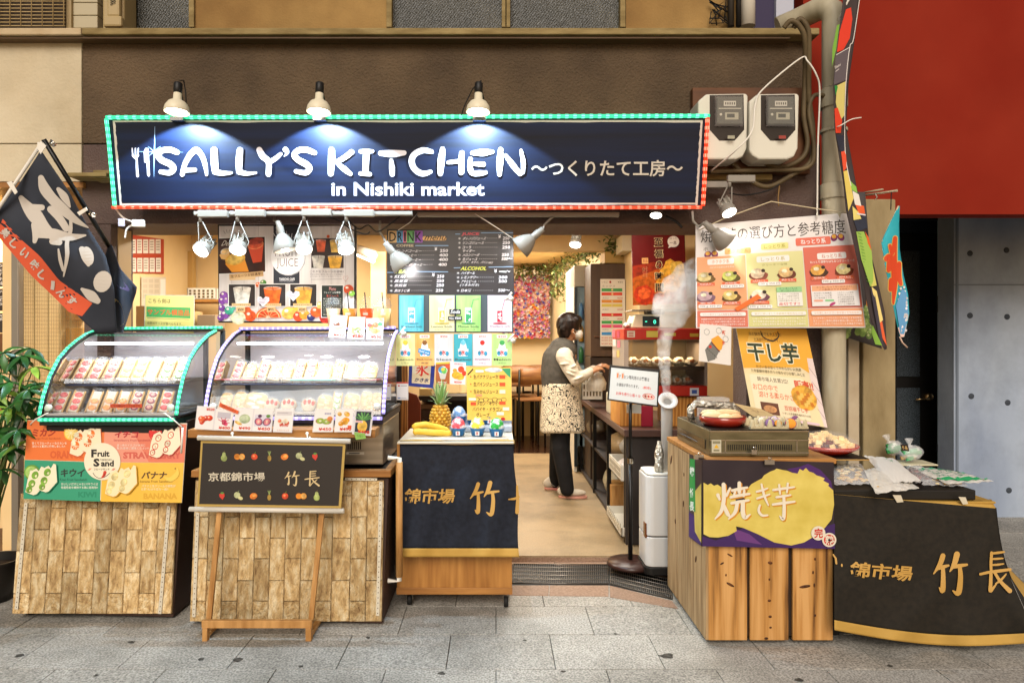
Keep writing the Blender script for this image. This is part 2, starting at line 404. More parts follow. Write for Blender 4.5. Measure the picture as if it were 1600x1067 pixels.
# ground and paving
MB().box(-12, 12, -4, 14, -.30, -.032, M['granite']).build('ground', kind='structure')
pav = MB().box(-9, 9, -3, 2.19, -.031, 0, M['granite']).build('pavement', kind='structure')
proto = None; SX, SY = .46, .335
slab_me = MB().box(-SX/2+.0016, SX/2-.0016, -SY/2+.0016, SY/2-.0016, -.030, 0, M['granite']).mesh('paving_stone')
def paving(x, y, sx=1, sy=1):
    o = bpy.data.objects.new('paving_stone', slab_me); COL.objects.link(o); o.parent = pav
    o.location = V((x, y, ru(-.0012, .0008)))-Vector(pav['_o']); o.scale = (sx, sy, 1)
    o.rotation_euler = (ru(-.002, .002), ru(-.002, .002), 0)
    md = o.modifiers.new('bevel', 'BEVEL'); md.width = .0012; md.segments = 1
for r in range(5):
    y = 2.19+.335*(r+.5)
    for c in range(-8, 9):
        paving(c*SX+(.23 if r % 2 else .02), y)
for r in range(7):                                       # the side alley on the right
    y = 3.865+.335*(r+.5)
    for c in range(4, 11):
        if c*SX > 1.9: paving(c*SX+(.23 if r % 2 else .02), y)
MB().box(-9, .05, 3.866, 4.3, -.031, -.002, M['granite']).box(1.12, 1.9, 3.866, 4.3, -.031, -.002, M['granite']).build('pavement_edge', kind='structure')
mb = MB(); gm_ = noisy('grime', '#2e2b27', '#5a554c', 60, 4, .8)
for px, py, r in ((205, 1003, 5), (370, 1031, 9), (314, 1030, 6), (1042, 1025, 11), (1248, 1062, 9), (470, 1041, 4), (690, 1052, 6), (880, 1049, 4), (30, 1024, 7), (1390, 1040, 5), (575, 996, 4), (962, 990, 3), (150, 1055, 4), (820, 1000, 3)):
    q = P(px, py, gD(py)); r = r*q.y/F; n_ = 11; w_ = [ru(.6, 1.25) for _ in range(n_)]
    mb.slab([V((q.x+r*w_[k]*cos(2*PI*k/n_), q.y+.8*r*w_[k]*sin(2*PI*k/n_), .0016)) for k in range(n_)], (0, 0, 1), .0012, gm_)
mb.build('pavement_stains', kind='stuff')
# stepped kerb, drain and shop floor
D0, D1 = gD(868, .04), 8.03
MB().box(-2.9, 2.26, D0, D1, -.03, .04, M['tanfloor']).build('shop_floor', kind='structure')
MB().box(-2.9, 2.4, D1+.001, 9.7, -.03, .038, M['darkfloor']).build('dining_floor', kind='structure')

kerb = MB().box(-1.0, 1.25, D0-.005, D0-.001, -.03, .03, M['kerb']).build('kerb', kind='structure')
def ground_quad(name, pts, z0, z1, mat, parent=None, **k):
    q = [P(x, y, gD(y, z1)) for x, y in pts]
    for p in q: p.z = z1
    m = MB().slab(q, (0, 0, 1), z1-z0, mat); return m.build(name, parent, **k)
for pts in (((790, 869.5), (867, 869.5), (866, 881), (788, 881)), ((868, 869.5), (951, 869.5), (951, 882), (867, 882)), ((952.5, 869.5), (1003, 869.5), (1046, 896), (1046, 904), (953, 883)),
            ((790, 914), (858, 914), (857, 930), (790, 929)), ((859, 914), (951, 914), (951, 931), (858, 930)), ((952.5, 914), (1050, 938), (1060, 950), (953, 932))):
    ground_quad('kerb_stone', pts, -.03, .004, M['kerb'], kerb, bev=.003)
ground_quad('drain_shade_sheet', ((795, 881.5), (952, 881.5), (1047, 905), (1051, 937), (952, 914), (795, 914)), -.031, .0014, flat('#1c1a18'), kind='structure')  # dark sheet just under the grates, its colour stands in for the pit's shade
def grate(corners, nb, label):
    tl, tr, br, bl = [P(x, y, gD(y)) for x, y in corners]
    for p in (tl, tr, br, bl): p.z = .004
    g = thing('drain_grate', (tl+tr+br+bl)/4, label, 'drain grate', 'drain grates in the doorway'); fr = MB()
    for a, b in ((tl, tr), (tr, br), (br, bl), (bl, tl)): fr.tube([a, b], .004, flat('#5c564e', .4, .6), 4)
    fr.build('frame', g); b = MB()
    for i in range(1, nb):
        t = i/nb; b.tube([tl.lerp(tr, t), bl.lerp(br, t)], .0016, flat('#7a7268', .4, .6), 4)
    for j in range(1, 5):
        t = j/5; b.tube([tl.lerp(bl, t)+V((0, 0, .002)), tr.lerp(br, t)+V((0, 0, .002))], .0018, M['alu'], 4)
    b.build('bars', g, kind='stuff')
grate(((802, 882), (950, 883), (950, 913), (800, 912)), 46, 'straight steel drain grate across the doorway beside the navy cloth cart')
grate(((954, 884), (1046, 906), (1050, 936), (954, 913)), 30, 'angled steel drain grate under the white humidifier and plank cart')

# ------------------------------------------------------------------ shop building: walls round the opening
DF = 3.90
def facade_box(name, x0, x1, y0, y1, D0_, D1_, mat, **k):
    a, b = P(x0, y0, D0_), P(x1, y1, D0_); return MB().box(a.x, b.x, D0_, D1_, b.z, a.z, mat).build(name, kind='structure', **k)
facade_box('upper_fascia_wall', 128, 1265, 50, 224, DF, 4.15, M['stucco'], bev=.004)
facade_box('lower_fascia_wall', 128, 1282, 226, 350, DF+.004, 4.33, M['stucco_low'], bev=.004)
facade_box('fascia_joint', 130, 1262, 223, 227, DF+.012, 4.14, flat('#231a12'))
facade_box('neighbour_fascia_wall', -900, 127, 50, 224, DF-.01, 4.15, M['cream'], bev=.004)
facade_box('neighbour_lower_wall', -160, 127, 225.5, 284, DF-.01, 4.15, M['cream'], bev=.003)
facade_box('left_pier', 131, 173, 350, 905, DF+.01, 4.15, M['stucco_low'], bev=.003)
facade_box('right_pier', 1166, 1284, 350, 905, DF+.03, 4.15, M['stucco_low'], bev=.004)
facade_box('wall_reveal', 1285, 1348, 345, 905, DF+.16, 4.3, flat('#5d4a3a', .8), bev=.003)
facade_box('ledge', 127, 1281, 43.5, 54, 3.81, 4.15, M['ledge'], bev=.006)
facade_box('ledge', -900, 126, 43.5, 54.5, 3.81, 4.15, M['ledge_pale'], bev=.006)
MB().box(-3.7, 1.65, 3.83, 4.2, P(0, 55, 3.81).z-.010, P(0, 55, 3.81).z-.001, flat('#6b5236')).build('ledge_drip', kind='structure')
# upper storey behind the ledge
DU = 4.15
facade_box('plaster_wall', 305, 604, -420, 50, DU+.02, 4.5, M['orange'])
facade_box('plaster_wall', 978, 1152, -420, 50, DU+.02, 4.5, M['orange'])
facade_box('neighbour_upper_wall', -900, 195, -420, 50, DU+.14, 4.5, flat('#7e6f58', .8))
facade_box('purple_wall', 1150, 1212, -420, 50, DU+.04, 4.5, flat('#3c3552', .8))
wg = noisy('wired_glass', '#262a26', '#3c3d34', 5, 3, .25, k=.7, spec=.6, bump=.6, bscale=120, bdist=.01)
def window(x0, x1, label):
    r = thing('upper_window', P((x0+x1)/2, 46, DU), label, 'window')
    a, b = P(x0, -90, DU+.03), P(x1, 46, DU+.03)
    MB().box(a.x, b.x, DU+.06, DU+.07, b.z, a.z, wg).build('pane', r)
    fr = MB()
    for x in (a.x, b.x): fr.box(x-.016, x+.016, DU, DU+.12, b.z, a.z, M['ledge'])
    fr.build('frame', r, bev=.003)
    mb = MB()                                            # diagonal wires in the glass
    n = int((b.x-a.x)/.018)
    for i in range(-22, n):
        xa = a.x+i*.018; t0 = max(0, (a.x-xa)/.4); t1 = min(1, (b.x-xa)/.4)
        if t1 > t0:
            mb.tube([(xa+.4*t0, DU+.0585, b.z+(a.z-b.z)*t0), (xa+.4*t1, DU+.0585, b.z+(a.z-b.z)*t1)], .0011, flat('#8a8268', .4, .6), 3)
    mb.build('wire', r, kind='stuff')
    return r
window(199, 302, 'small dark wired glass window left of the orange plaster')
window(609, 788, 'dark wired glass window sash above the middle lamp of the sign')
window(793, 972, 'dark wired glass window sash with a pale frame at its right')
def pipe(name, pts, r, mat, label, cat, group=None, seg=16, bands=()):
    root = thing(name, pts[-1], label, cat, group)
    MB().tube(pts, r, mat, seg).build('pipe', root)
    for p, h in bands: MB().lathe([(r*1.14, -h), (r*1.14, h), (r*1.0, h*1.15), (r*1.0, -h*1.15)], p, mat, seg=seg).build('collar', root)
    return root
pm = noisy('pipe_pale', '#a79c82', '#c4b99e', 5, 6, .5, k=.85, stretch=(3, 3, .6))
Dp = 3.80; rp = .062
x = P(1303, 0, Dp).x
pipe('downpipe', [P(1216, 44, 4.0), P(1248, 30, 3.97), P(1275, 17, 3.88), P(1290, 13, 3.83), P(1299, 17, 3.80), P(1303, 28, Dp), P(1303, 45, Dp), V((x, Dp, 1.2)), V((x, Dp, 0.0))], rp, pm,
     'thick white downpipe with an elbow at the top, running down the right pier', 'drainpipe', bands=[(P(1303, 155, Dp), .05), (P(1303, 205, Dp), .008), (P(1303, 300, Dp), .04)])
pipe('vent_pipe', [P(1168, -90, 4.14), P(1168, 42, 4.14)], .045, M['whiteplastic'], 'plain white vertical pipe above the meters behind the ledge', 'pipe')
pipe('conduit', [P(1142, -90, 4.12), P(1142, 42, 4.12)], .020, flat('#3a342c', .5), 'leftmost thin dark conduit above the ledge beside the white pipe', 'conduit', seg=8)
pipe('conduit', [P(1154, -90, 4.10), P(1154, 42, 4.10)], .016, flat('#1d1a17', .5), 'black conduit touching the plain white pipe above the ledge', 'conduit', seg=8)
facade_box('pale_panel', 1213, 1240, -420, 50, DU+.01, 4.5, flat('#b9bccb', .6))
# scribbled old wires by the conduits
mb = MB()
for i in range(7):
    p = [P(1110+ru(-3, 30), ru(0, 40), 4.13) for _ in range(4)]; mb.tube(p, .004, M['rubber'], 5)
tag(mb.build('loose_wires'), 'tangle of thin dark wires on the orange plaster beside the conduits', 'wire')
# air conditioner and casings at the upper left
ac = thing('air_conditioner', P(50, 44, 4.0), 'beige outdoor air conditioner with a wire grille at the upper left', 'air conditioner')
a, b = P(-60, -70, 4.0), P(106, 44, 4.0)
MB().box(a.x, b.x, 4.03, 4.28, b.z, a.z, flat('#a08a60', .5)).build('casing', ac, bev=.006)
MB().box(a.x+.01, b.x-.03, 4.02, 4.035, b.z+.01, a.z, flat('#3a2c1c', .8)).build('fan_recess', ac)
mb = MB()
for i in range(14):
    z = b.z+.015+i*.0205; mb.tube([(a.x, 4.005, z), (b.x-.02, 4.005, z)], .0034, flat('#b9a070', .45), 5)
for i in range(9): x_ = b.x-.025-i*.063; mb.tube([(x_, 4.0, b.z+.01), (x_, 4.0, a.z)], .0028, flat('#b9a070', .45), 5)
mb.build('grille', ac, kind='stuff')
sd = thing('siding_box', P(128, 44, 4.05), 'pale ribbed box between the air conditioner and the duct cover', 'box')
a, b = P(107, -70, 4.05), P(152, 44, 4.05)
for i in range(5):
    MB().box(a.x, b.x, 4.05, 4.2, b.z+i*.076, b.z+i*.076+.073, flat('#b7ab8c', .5)).build('panel', sd, bev=.004)
dc = thing('duct_cover', P(172, 44, 4.0), 'beige duct cover with a flared foot beside the small window', 'duct')
mb = MB(); a, b = P(155, -70, 4.02), P(189, 44, 4.02)
mb.box(a.x, b.x, 4.05, 4.2, b.z, a.z, flat('#b09a6c', .5)).box(a.x+.03, b.x+.012, 4.0, 4.05, b.z, P(0, 24, 4).z, flat('#b09a6c', .5)).box(a.x+.045, b.x-.008, 4.015, 4.05, P(0, 24, 4).z, a.z, flat('#b09a6c', .5))
mb.build('cover', dc, bev=.012)
mb = MB()
for i in range(4): mb.tube([P(172, 8-i*3, 4.01), P(180, 4-i*3, 4.01)], .002, M['black'], 4)
mb.build('vent_slots', dc, kind='stuff')
# red wall, concrete post, alley on the right
a, b = P(1241, -90, 4.25), P(1900, 335, 4.10)
MB().box(a.x+.02, 12, 4.17, 4.30, P(0, 335, 4.17).z, 5.2, M['redwall']).build('red_wall', kind='structure')
MB().box(P(1349, 0, 3.98).x, P(1400, 0, 3.98).x, 3.98, 4.16, -.02, P(0, 311, 3.98).z, M['concrete_old']).build('concrete_post', kind='structure', bev=.008)
tag(MB().box(P(1326, 0, 3.95).x, P(1343, 0, 3.95).x, 3.95, 4.02, -.01, P(0, 500, 3.95).z+.5, noisy('pale_post', '#b4a184', '#cbbb9f', 6, 5, .6, k=.8)).build('wall_batten', bev=.003), 'narrow pale upright board between the downpipe and the concrete post', 'board')
cw = MB().box(P(1491, 0, 5.3).x, 12, 5.3, 5.5, -.02, 3.2, M['concrete']).build('concrete_wall', kind='structure', bev=.006)
for px, py in ((1516, 396), (1573, 391), (1516, 493), (1574, 495), (1575, 629), (1518, 619), (1577, 766)):
    MB().lathe([(0, -.002), (.019, -.002), (.023, .001)], P(px, py, 5.298), flat('#3f4650', .8), axis=(0, 1, 0), seg=14).build('tie_hole', cw)
for py in (445,): 
    z = P(0, py, 5.3).z; MB().box(P(1491, 0, 5.3).x, 6.0, 5.296, 5.2985, z-.004, z+.004, flat('#77828f', .9)).build('form_joint', cw)
MB().box(P(1491, 0, 5.3).x+.012, P(1491, 0, 5.3).x+.03, 5.292, 5.3, 0, 3, flat('#717c8a', .9)).build('edge_strip', cw)
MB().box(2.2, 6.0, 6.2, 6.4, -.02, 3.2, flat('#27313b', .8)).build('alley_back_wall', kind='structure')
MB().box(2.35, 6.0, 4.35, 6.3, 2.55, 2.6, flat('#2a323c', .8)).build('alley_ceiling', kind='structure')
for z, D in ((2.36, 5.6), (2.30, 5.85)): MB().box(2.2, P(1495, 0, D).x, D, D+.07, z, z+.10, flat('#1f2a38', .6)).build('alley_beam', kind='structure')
dr = thing('alley_door', P(1434, 780, 5.9), 'black metal door with a perforated panel and brass lever in the alley', 'door')
a, b = P(1396, 366, 5.9), P(1465, 772, 5.9)
MB().box(a.x, b.x, 5.9, 5.96, 0, a.z, M['black']).build('leaf', dr, bev=.004)
per = noisy('perforated', '#0d0f10', '#66727c', 260, 0, .5, k=.8, lo=.5, hi=.56)
for y0, y1 in ((392, 588), (606, 742)):
    q0, q1 = P(1401, y0, 5.89), P(1437, y1, 5.89); MB().box(q0.x, q1.x, 5.885, 5.9, q1.z, q0.z, per).build('mesh_panel', dr)
hm = flat('#c9a877', .25, .9)
h = MB().lathe([(.0, -.02), (.032, -.02), (.036, 0), (.036, .02)], P(1451, 620, 5.88), hm, axis=(0, 1, 0), seg=16).tube([P(1452, 623, 5.84), P(1431, 624, 5.84)], .008, hm, 8)
h.build('handle', dr)
gp = thing('glass_screen', P(1478, 770, 5.75), 'tall blue grey frosted glass screen between the black door and concrete wall', 'glass screen')
a, b = P(1466, 360, 5.75), P(1497, 772, 5.75)
bg = noisy('frosted_blue', '#8fb4c8', '#a8cada', 5, 4, .3, k=.95)
for y0, y1 in ((340, 462), (488, 694), (706, 790)): 
    q0, q1 = P(1466, y0, 5.75), P(1497, y1, 5.75); MB().box(q0.x, q1.x, 5.75, 5.76, q1.z, q0.z, bg).build('pane', gp)
MB().box(a.x, b.x, 5.73, 5.78, P(0, 488, 5.75).z, P(0, 462, 5.75).z, flat('#1b2530', .4)).box(a.x, b.x, 5.70, 5.78, P(0, 706, 5.75).z, P(0, 694, 5.75).z, flat('#1b2530', .4)).build('frame', gp, bev=.003)
# tiny gold block on the alley floor
V_ = lambda *a: Vector(a)
# ------------------------------------------------------------------ inside of the shop
def iw(name, x0, x1, y0, y1, z0, z1, mat): return MB().box(x0, x1, y0, y1, z0, z1, mat).build(name, kind='structure')
iw('kitchen_back_wall', -2.9, -.35, 6.5, 6.6, 0, 2.4, M['ywall']); iw('left_inner_wall', -3.0, -2.9, 4.15, 6.6, 0, 2.4, M['ywall'])
iw('dining_left_wall', -.45, -.35, 6.6, 9.6, 0, 2.4, M['ywall']); iw('dining_back_wall', -.45, .9, 9.5, 9.6, 0, 2.4, flat('#dcc49a', .7))
a_, b_ = V((.77, 9.5, 0)), V((1.30, 6.35, 0))
MB().slab([a_, b_, b_+V((0, 0, 2.4)), a_+V((0, 0, 2.4))], (-1, 0, 0), .1, flat('#e6cfa4', .7)).build('right_inner_wall', kind='structure')
iw('partition_wall', 1.18, 2.26, 5.62, 5.7, 0, 2.4, M['ywall']); iw('right_end_wall', 2.26, 2.30, 4.31, 5.7, 0, 2.4, M['ywall'])
iw('partition_return', 1.2, 1.3, 5.7, 6.5, 0, 2.4, M['ywall'])
iw('shop_ceiling', -2.92, 2.3, 4.31, 9.6, 2.4, 2.45, M['ceil'])
iw('opening_jamb', P(174, 0, 3.98).x, P(185, 0, 3.98).x, 3.98, 4.12, 0, 2.03, flat('#c9a670', .6))
iw('ceiling_beam', -2.9, 2.26, 4.6, 4.68, 2.3, 2.399, M['ceil']); iw('ceiling_beam', -.45, 1.2, 6.5, 6.62, 2.22, 2.399, M['ceil'])
area('room_light', (-1.4, 5.3, 2.37), (0, 0, 0), 1.6, .3, 62, (1, .92, .78))
area('room_light', (.45, 4.75, 2.37), (0, 0, 0), 1.2, .4, 42, (1, .94, .82))
area('room_light', (.25, 7.9, 2.37), (0, 0, 0), .8, 1.4, 64, (1, .93, .80))
# fluorescent fitting seen in the gap between the boards
ft = thing('ceiling_fitting', P(570, 403, 6.2), 'angled fluorescent ceiling fitting seen between the juice board and drink menu', 'ceiling light')
a, b = P(560, 398, 6.3), P(583, 408, 5.9)
MB().tube([a, b], .02, emis('#ffe9c8', 6), 8).build('tube', ft); MB().tube([a+V((0, 0, .05)), b+V((0, 0, .05))], .045, M['whiteplastic'], 6).build('housing', ft)
# kitchen column and papers on the left wall
tag(MB().box(P(579, 0, 6.0).x, P(603, 0, 6.0).x, 6.0, 6.3, .04, 2.15, M['ywall']).build('column', bev=.004), 'pale yellow square column seen between the two boards', 'column')
tag(MB().box(P(226, 0, 6.4).x, P(300, 0, 6.4).x, 6.42, 6.49, 1.0, P(0, 392, 6.4).z, flat('#d2a965', .6)).build('cupboard', bev=.006), 'flat yellow cupboard door on the left inner wall', 'cupboard')
def sheet(name, quad, D, th, mat, label, cat, draw=None, group=None, pl=None, bend=0):
    """a flat printed thing: body slab with its print on the front"""
    pl = pl or flatpl(D)
    if len(quad) == 4 and not isinstance(quad[0], (tuple, list)):
        x0, y0, x1, y1 = quad; quad = ((x0, y0), (x1, y0), (x1, y1), (x0, y1))
    mb = MB().slab([pl.at(x, y) for x, y in quad], pl.n, th, mat)
    if draw: draw(Print(mb, pl.at))
    return mb.build(name, None, label, cat, group)
def d_(p):
    for r in range(2):
        y = 374+r*29
        for c in range(5): p.rect(204+c*9.6, y, 212+c*9.6, y+22, '#e8ddd0'); p.L += .2; [p.rect(205+c*9.6, y+3+k*4, 210.5+c*9.6, y+5+k*4, '#a89a8c') for k in range(4)]
SWP = Pl(V_(-2.888, 5, 1), V_(-2.888, 6, 1), V_(-2.888, 5, 2)); SWP.n = V_(1, 0, 0)
sheet('price_tag_sheet', ((201, 366), (256, 374), (256, 428), (201, 426)), 6.2, .004, flat('#b5432c'), 'red backed sheet of small white cards on the left inner wall', 'paper sheet', d_, pl=SWP)
def d_(p):
    for c in range(3):
        for r in range(4): p.rect(223+c*9, 436+r*8, 230+c*9, 442+r*8, '#c9bba4'); p.L += .1
    p.rect(250, 436, 258, 470, '#efe7da')
sheet('note_sheet', (221, 433, 259, 478), 6.2, .004, flat('#d9cbb2'), 'white sheet of notes pinned below the red card sheet', 'paper sheet', d_, pl=SWP)
def basket(name, x0, x1, y0, y1, D, label, cat='basket', mat=None):
    mat = mat or M['whiteplastic']; a, b = P(x0, y0, D), P(x1, y1, D); r = thing(name, (a+b)/2, label, cat)
    w = (b.x-a.x); h = a.z-b.z; dp = .22
    MB().box(a.x, b.x, D, D+.006, b.z, a.z, mat).box(a.x, b.x, D+dp, D+dp+.006, b.z, a.z, mat).box(a.x, a.x+.006, D, D+dp, b.z, a.z, mat).box(b.x-.006, b.x, D, D+dp, b.z, a.z, mat).box(a.x, b.x, D, D+dp, b.z, b.z+.006, mat).build('body', r)
    m = MB()
    for i in range(6):
        for j in range(3): m.box(a.x+w*(.08+.15*i), a.x+w*(.15+.15*i), D-.003, D-.001, b.z+h*(.15+.26*j), b.z+h*(.32+.26*j), flat('#6b5a3c'))
    m.build('holes', r, kind='stuff'); return r
basket('plastic_basket', 292, 338, 450, 468, 6.0, 'white perforated plastic basket on the shelf left of the juice board')
tag(MB().box(P(286, 0, 6).x, P(345, 0, 6).x, 5.98, 6.3, P(0, 472, 6).z, P(0, 468, 6).z, M['wood_h']).build('wall_shelf'), 'narrow wall shelf under the white plastic basket', 'shelf')
# dark back counter with boxes behind the cases and the cloth cart
bc = thing('back_counter', (-1.2, 5.6, .04), 'dark brown back counter inside the stall behind the display cases', 'counter')
MB().box(-2.7, -.45, 5.3, 5.9, .04, .84, flat('#3b2416', .5)).build('body', bc, bev=.006); MB().box(-2.74, -.42, 5.27, 5.93, .842, .88, flat('#6b4c2e', .45)).build('top', bc, bev=.004)
for i, (x0, x1, y0, c, n_) in enumerate(((205, 240, 478, '#8f7350', 'brown carton at the far left of the back counter'), (244, 300, 486, '#b59868', 'low tan carton on the back counter left of the basket shelf'), (560, 578, 500, '#7d2b22', 'dark red carton on the back counter between the boards'), (583, 600, 478, '#d4c7a2', 'pale carton on the back counter right of the red one'), (308, 336, 492, '#96826a', 'grey brown carton on the back counter below the white basket'))):
    a, b = P(x0, y0, 5.5), P(x1, 538, 5.5); tag(MB().box(a.x, b.x, 5.5, 5.7, .882, a.z, noisy('carton%d' % i, c, c, 3, 3, .7)).build('carton', bev=.004), n_, 'box')
# lower furniture seen through the gap between the second case and the cloth cart
def post(x0, x1, y0, D, mat, name, label, cat='post'): return tag(MB().box(P(x0, 0, D).x, P(x1, 0, D).x, D, D+.05, .04, P(0, y0, D).z, mat).build(name, bev=.003), label, cat)
post(600, 611, 566, 4.6, M['wood'], 'wooden_post', 'wooden post seen left of the hanging tags beside the second case')
post(626, 636, 566, 4.6, M['wood'], 'wooden_post', 'wooden post seen behind the right payment tag')
a, b = P(636, 614, 5.0), P(657, 800, 5.0)
mb = MB(); pr = [(0, 0)]+[(.098*t, .0) for t in (1,)]
bp_ = MB(); q = [P(636, 690, 4.9), P(657, 690, 4.9), P(657, 630, 4.9), P(651, 617, 4.9), P(636, 612, 4.9)]
tag(bp_.slab(q, (0, -1, 0), .03, noisy('chair_panel', '#5a2413', '#7a351c', 3, 4, .4, k=.85)).build('wooden_partition', bev=.004), 'rounded dark red wooden panel beside the hanging ice flag', 'panel')
rk = thing('bottle_rack', P(700, 690, 5.2), 'dark rack of small bottles behind the pineapple', 'rack')
a, b = P(655, 618, 5.25), P(738, 720, 5.25)
MB().box(a.x, b.x, 5.45, 5.5, .04, a.z, flat('#1f130c', .6)).box(a.x, b.x, 5.2, 5.5, a.z-.035, a.z, flat('#1c120d', .5)).box(a.x, b.x, 5.2, 5.5, b.z, b.z+.02, M['black']).build('frame', rk)
for i in range(9):
    x_ = a.x+.03+i*.042; MB().lathe([(0, 0), (.014, 0), (.014, .11), (.006, .14), (.006, .17), (0, .17)], (x_, 5.28, P(0, 690, 5.25).z+.0), flat(random.choice(['#3a3c40', '#57504a', '#2a2622', '#7b756c']), .3), seg=8).build('bottle', rk)
tag(MB().box(P(655, 0, 5.1).x, P(675, 0, 5.1).x, 5.1, 5.25, P(0, 618, 5.1).z, P(0, 607, 5.1).z, flat('#b8975c')).build('carton', bev=.003), 'small pale carton on the dark rack below the blue ice flag', 'box')
# ================================================================== MAIN SIGN
SP = Pl(P(165, 180, 3.62), P(1107, 180, 3.62), P(182, 327, 3.72))
sg = thing('shop_sign', SP.at(640, 328), 'long navy sign reading SALLY\'S KITCHEN framed by green and red lights', 'sign')
navy = noisy('sign_navy', '#040c1c', '#081836', 2.2, 6, .5, k=1, stretch=(.35, 1, 9), spec=.3)
m_, n_, l_ = navy, navy.node_tree.nodes, navy.node_tree.links
MB().slab([SP.at(167, 184), SP.at(1105, 184), SP.at(1096, 326), SP.at(184, 327)], SP.n, .10, navy).build('board', sg, bev=.003)
mb = MB(); p = Print(mb, SP.at); cr = '#d9cfc4'
def jag(x0, y0, x1, y1, w):
    n = 40; a = []; b = []
    for i in range(n+1):
        t = i/n; a.append((x0+(x1-x0)*t, y0+(y1-y0)*t)); b.append((x0+(x1-x0)*t+(ru(-.6, .6)+w if x0 == x1 or abs(x1-x0) < 30 else 0), y0+(y1-y0)*t+(w+ru(-.6, .6) if abs(x1-x0) >= 30 else 0)))
    p.poly(a+b[::-1], cr)
jag(176, 188, 1098, 188, 3.2); jag(176, 188, 187, 321, 3.5); jag(1098, 188, 1090, 321, -3.5); jag(187, 318, 1090, 317, 3.2)
mb.build('border', sg)
def z2(*q): return [(190+a[0]/3.478, 180+a[1]/3.478)+((a[2]/3.478,) if len(a) > 2 else ()) for a in q]
def z3(*q): return [(640+a[0]/3.404, 180+a[1]/3.404)+((a[2]/3.404,) if len(a) > 2 else ()) for a in q]
LET = [z2((303, 203, 30), (268, 190, 34), (222, 194, 34), (200, 218, 34), (222, 246, 36), (268, 268, 38), (284, 292, 36), (262, 314, 32), (215, 308, 26)),
    z2((332, 322, 28), (345, 270, 28), (372, 220, 32), (408, 190, 34), (440, 224, 30), (458, 280, 26), (464, 325, 16)), z2((350, 300, 26), (400, 298, 26)),
    z2((505, 192, 42), (506, 250, 44), (510, 300, 40)), z2((510, 308, 36), (550, 316, 30), (598, 314, 16)),
    z2((645, 192, 38), (640, 250, 42), (640, 300, 36)), z2((640, 308, 34), (680, 318, 26), (732, 314, 14)),
    z2((750, 190, 36), (770, 225, 38), (800, 255, 34), (800, 320, 34)), z2((866, 212, 22), (840, 235, 28), (806, 256, 30)),
    z2((892, 188, 32), (902, 204, 22), (886, 224, 6)),
    z2((1050, 206, 28), (1010, 190, 34), (965, 192, 34), (940, 216, 34), (962, 244, 36), (1005, 268, 38), (1022, 292, 36), (1000, 314, 32), (950, 306, 26)),
    z2((1143, 192, 38), (1142, 250, 42), (1138, 318, 34)), z2((1250, 202, 32), (1215, 230, 32), (1168, 256, 26)), z2((1180, 268, 24), (1215, 296, 34), (1245, 320, 24)),
    z2((1300, 198, 24), (1330, 196, 24), (1364, 198, 22)), z2((1332, 210, 40), (1328, 262, 38), (1326, 312, 38)), z2((1298, 318, 24), (1350, 322, 26)),
    z2((1408, 208, 30), (1470, 210, 44), (1536, 206, 30)), z2((1466, 248, 24), (1470, 290, 34), (1472, 322, 30)),
    z3((118, 196, 26), (70, 188, 34), (24, 212, 36), (12, 250, 36), (30, 290, 34), (70, 312, 34), (112, 302, 24)),
    z3((176, 182, 30), (168, 250, 42), (164, 312, 30)), z3((206, 252, 22), (262, 246, 26)), z3((278, 202, 30), (276, 258, 34), (276, 304, 34)),
    z3((334, 202, 24), (390, 200, 42), (440, 196, 22)), z3((324, 234, 26), (322, 280, 32), (334, 308, 32), (372, 310, 34), (404, 306, 24)), z3((346, 260, 24), (392, 262, 30)),
    z3((484, 184, 28), (480, 250, 40), (478, 316, 26)), z3((512, 216, 22), (550, 268, 34), (588, 314, 26)), z3((592, 190, 20), (604, 250, 28), (602, 306, 22))]
dk, mid, wh = flat('#07163c', .5, k=.7), flat('#1c56a8', .5, k=.7), flat('#e6e3ea', .5, k=.9)
for s_ in LET: p_ = [(x, y+2.6, w+7) for x, y, w in s_]; p.line(p_, 5, dk, smooth=True)
p.L = 5.5
for s_ in LET: p.line([(x, y, w+3.2) for x, y, w in s_], 5, mid, smooth=True)
p.L = 10
lt = MB(); q = Print(lt, SP.at, 10)
for s_ in LET: q.line([(x, y, w*.9) for x, y, w in s_], 5, wh, smooth=True)
lt.build('lettering', sg); 
mb = MB(); q = Print(mb, SP.at, 1.5)
q.text('in Nishiki market', (517, 285.5, 758, 307.5), '#07163c', .045, 3, slant=0); q.text('in Nishiki market', (518, 285, 757, 306), wh, .022, 3)
q.text('～つくりたて工房～', (829, 251, 1069, 278), '#060d22', .05); q.text('～つくりたて工房～', (830, 250, 1067, 276), '#d8cfc0', .016, 3)
# fork, knife and sparkle
q.line([(213.5, 245, 2.5), (214, 262, 3.5), (215, 275, 4.5)], 4, wh); q.line([(206.5, 232), (207.5, 244)], 1.8, wh); q.line([(211.5, 232), (211.8, 244)], 1.8, wh); q.line([(216.2, 232), (215.6, 244)], 1.8, wh); q.line([(207.5, 243), (212, 248), (215.8, 243)], 3.4, wh)
q.poly([(227.5, 231.5), (224.5, 237), (225.5, 254), (229, 254.5), (230, 274), (232.5, 276.5), (234.5, 274), (232, 232)], wh)
q.line([(242, 198, .4), (241.5, 236, 2), (241, 240, 2), (240.5, 276, .4)], 2, '#9fc4ee', cap=False); q.line([(216, 237, .4), (240, 237.5, 1.6), (286, 238, .3)], 2, '#9fc4ee', cap=False)
for a in (40, 140, 220, 320): q.line([(241, 237, 1.6), (241+13*cos(math.radians(a)), 237+13*sin(math.radians(a)), .3)], 1, '#9fc4ee', cap=False)
mb.build('small_lettering', sg)
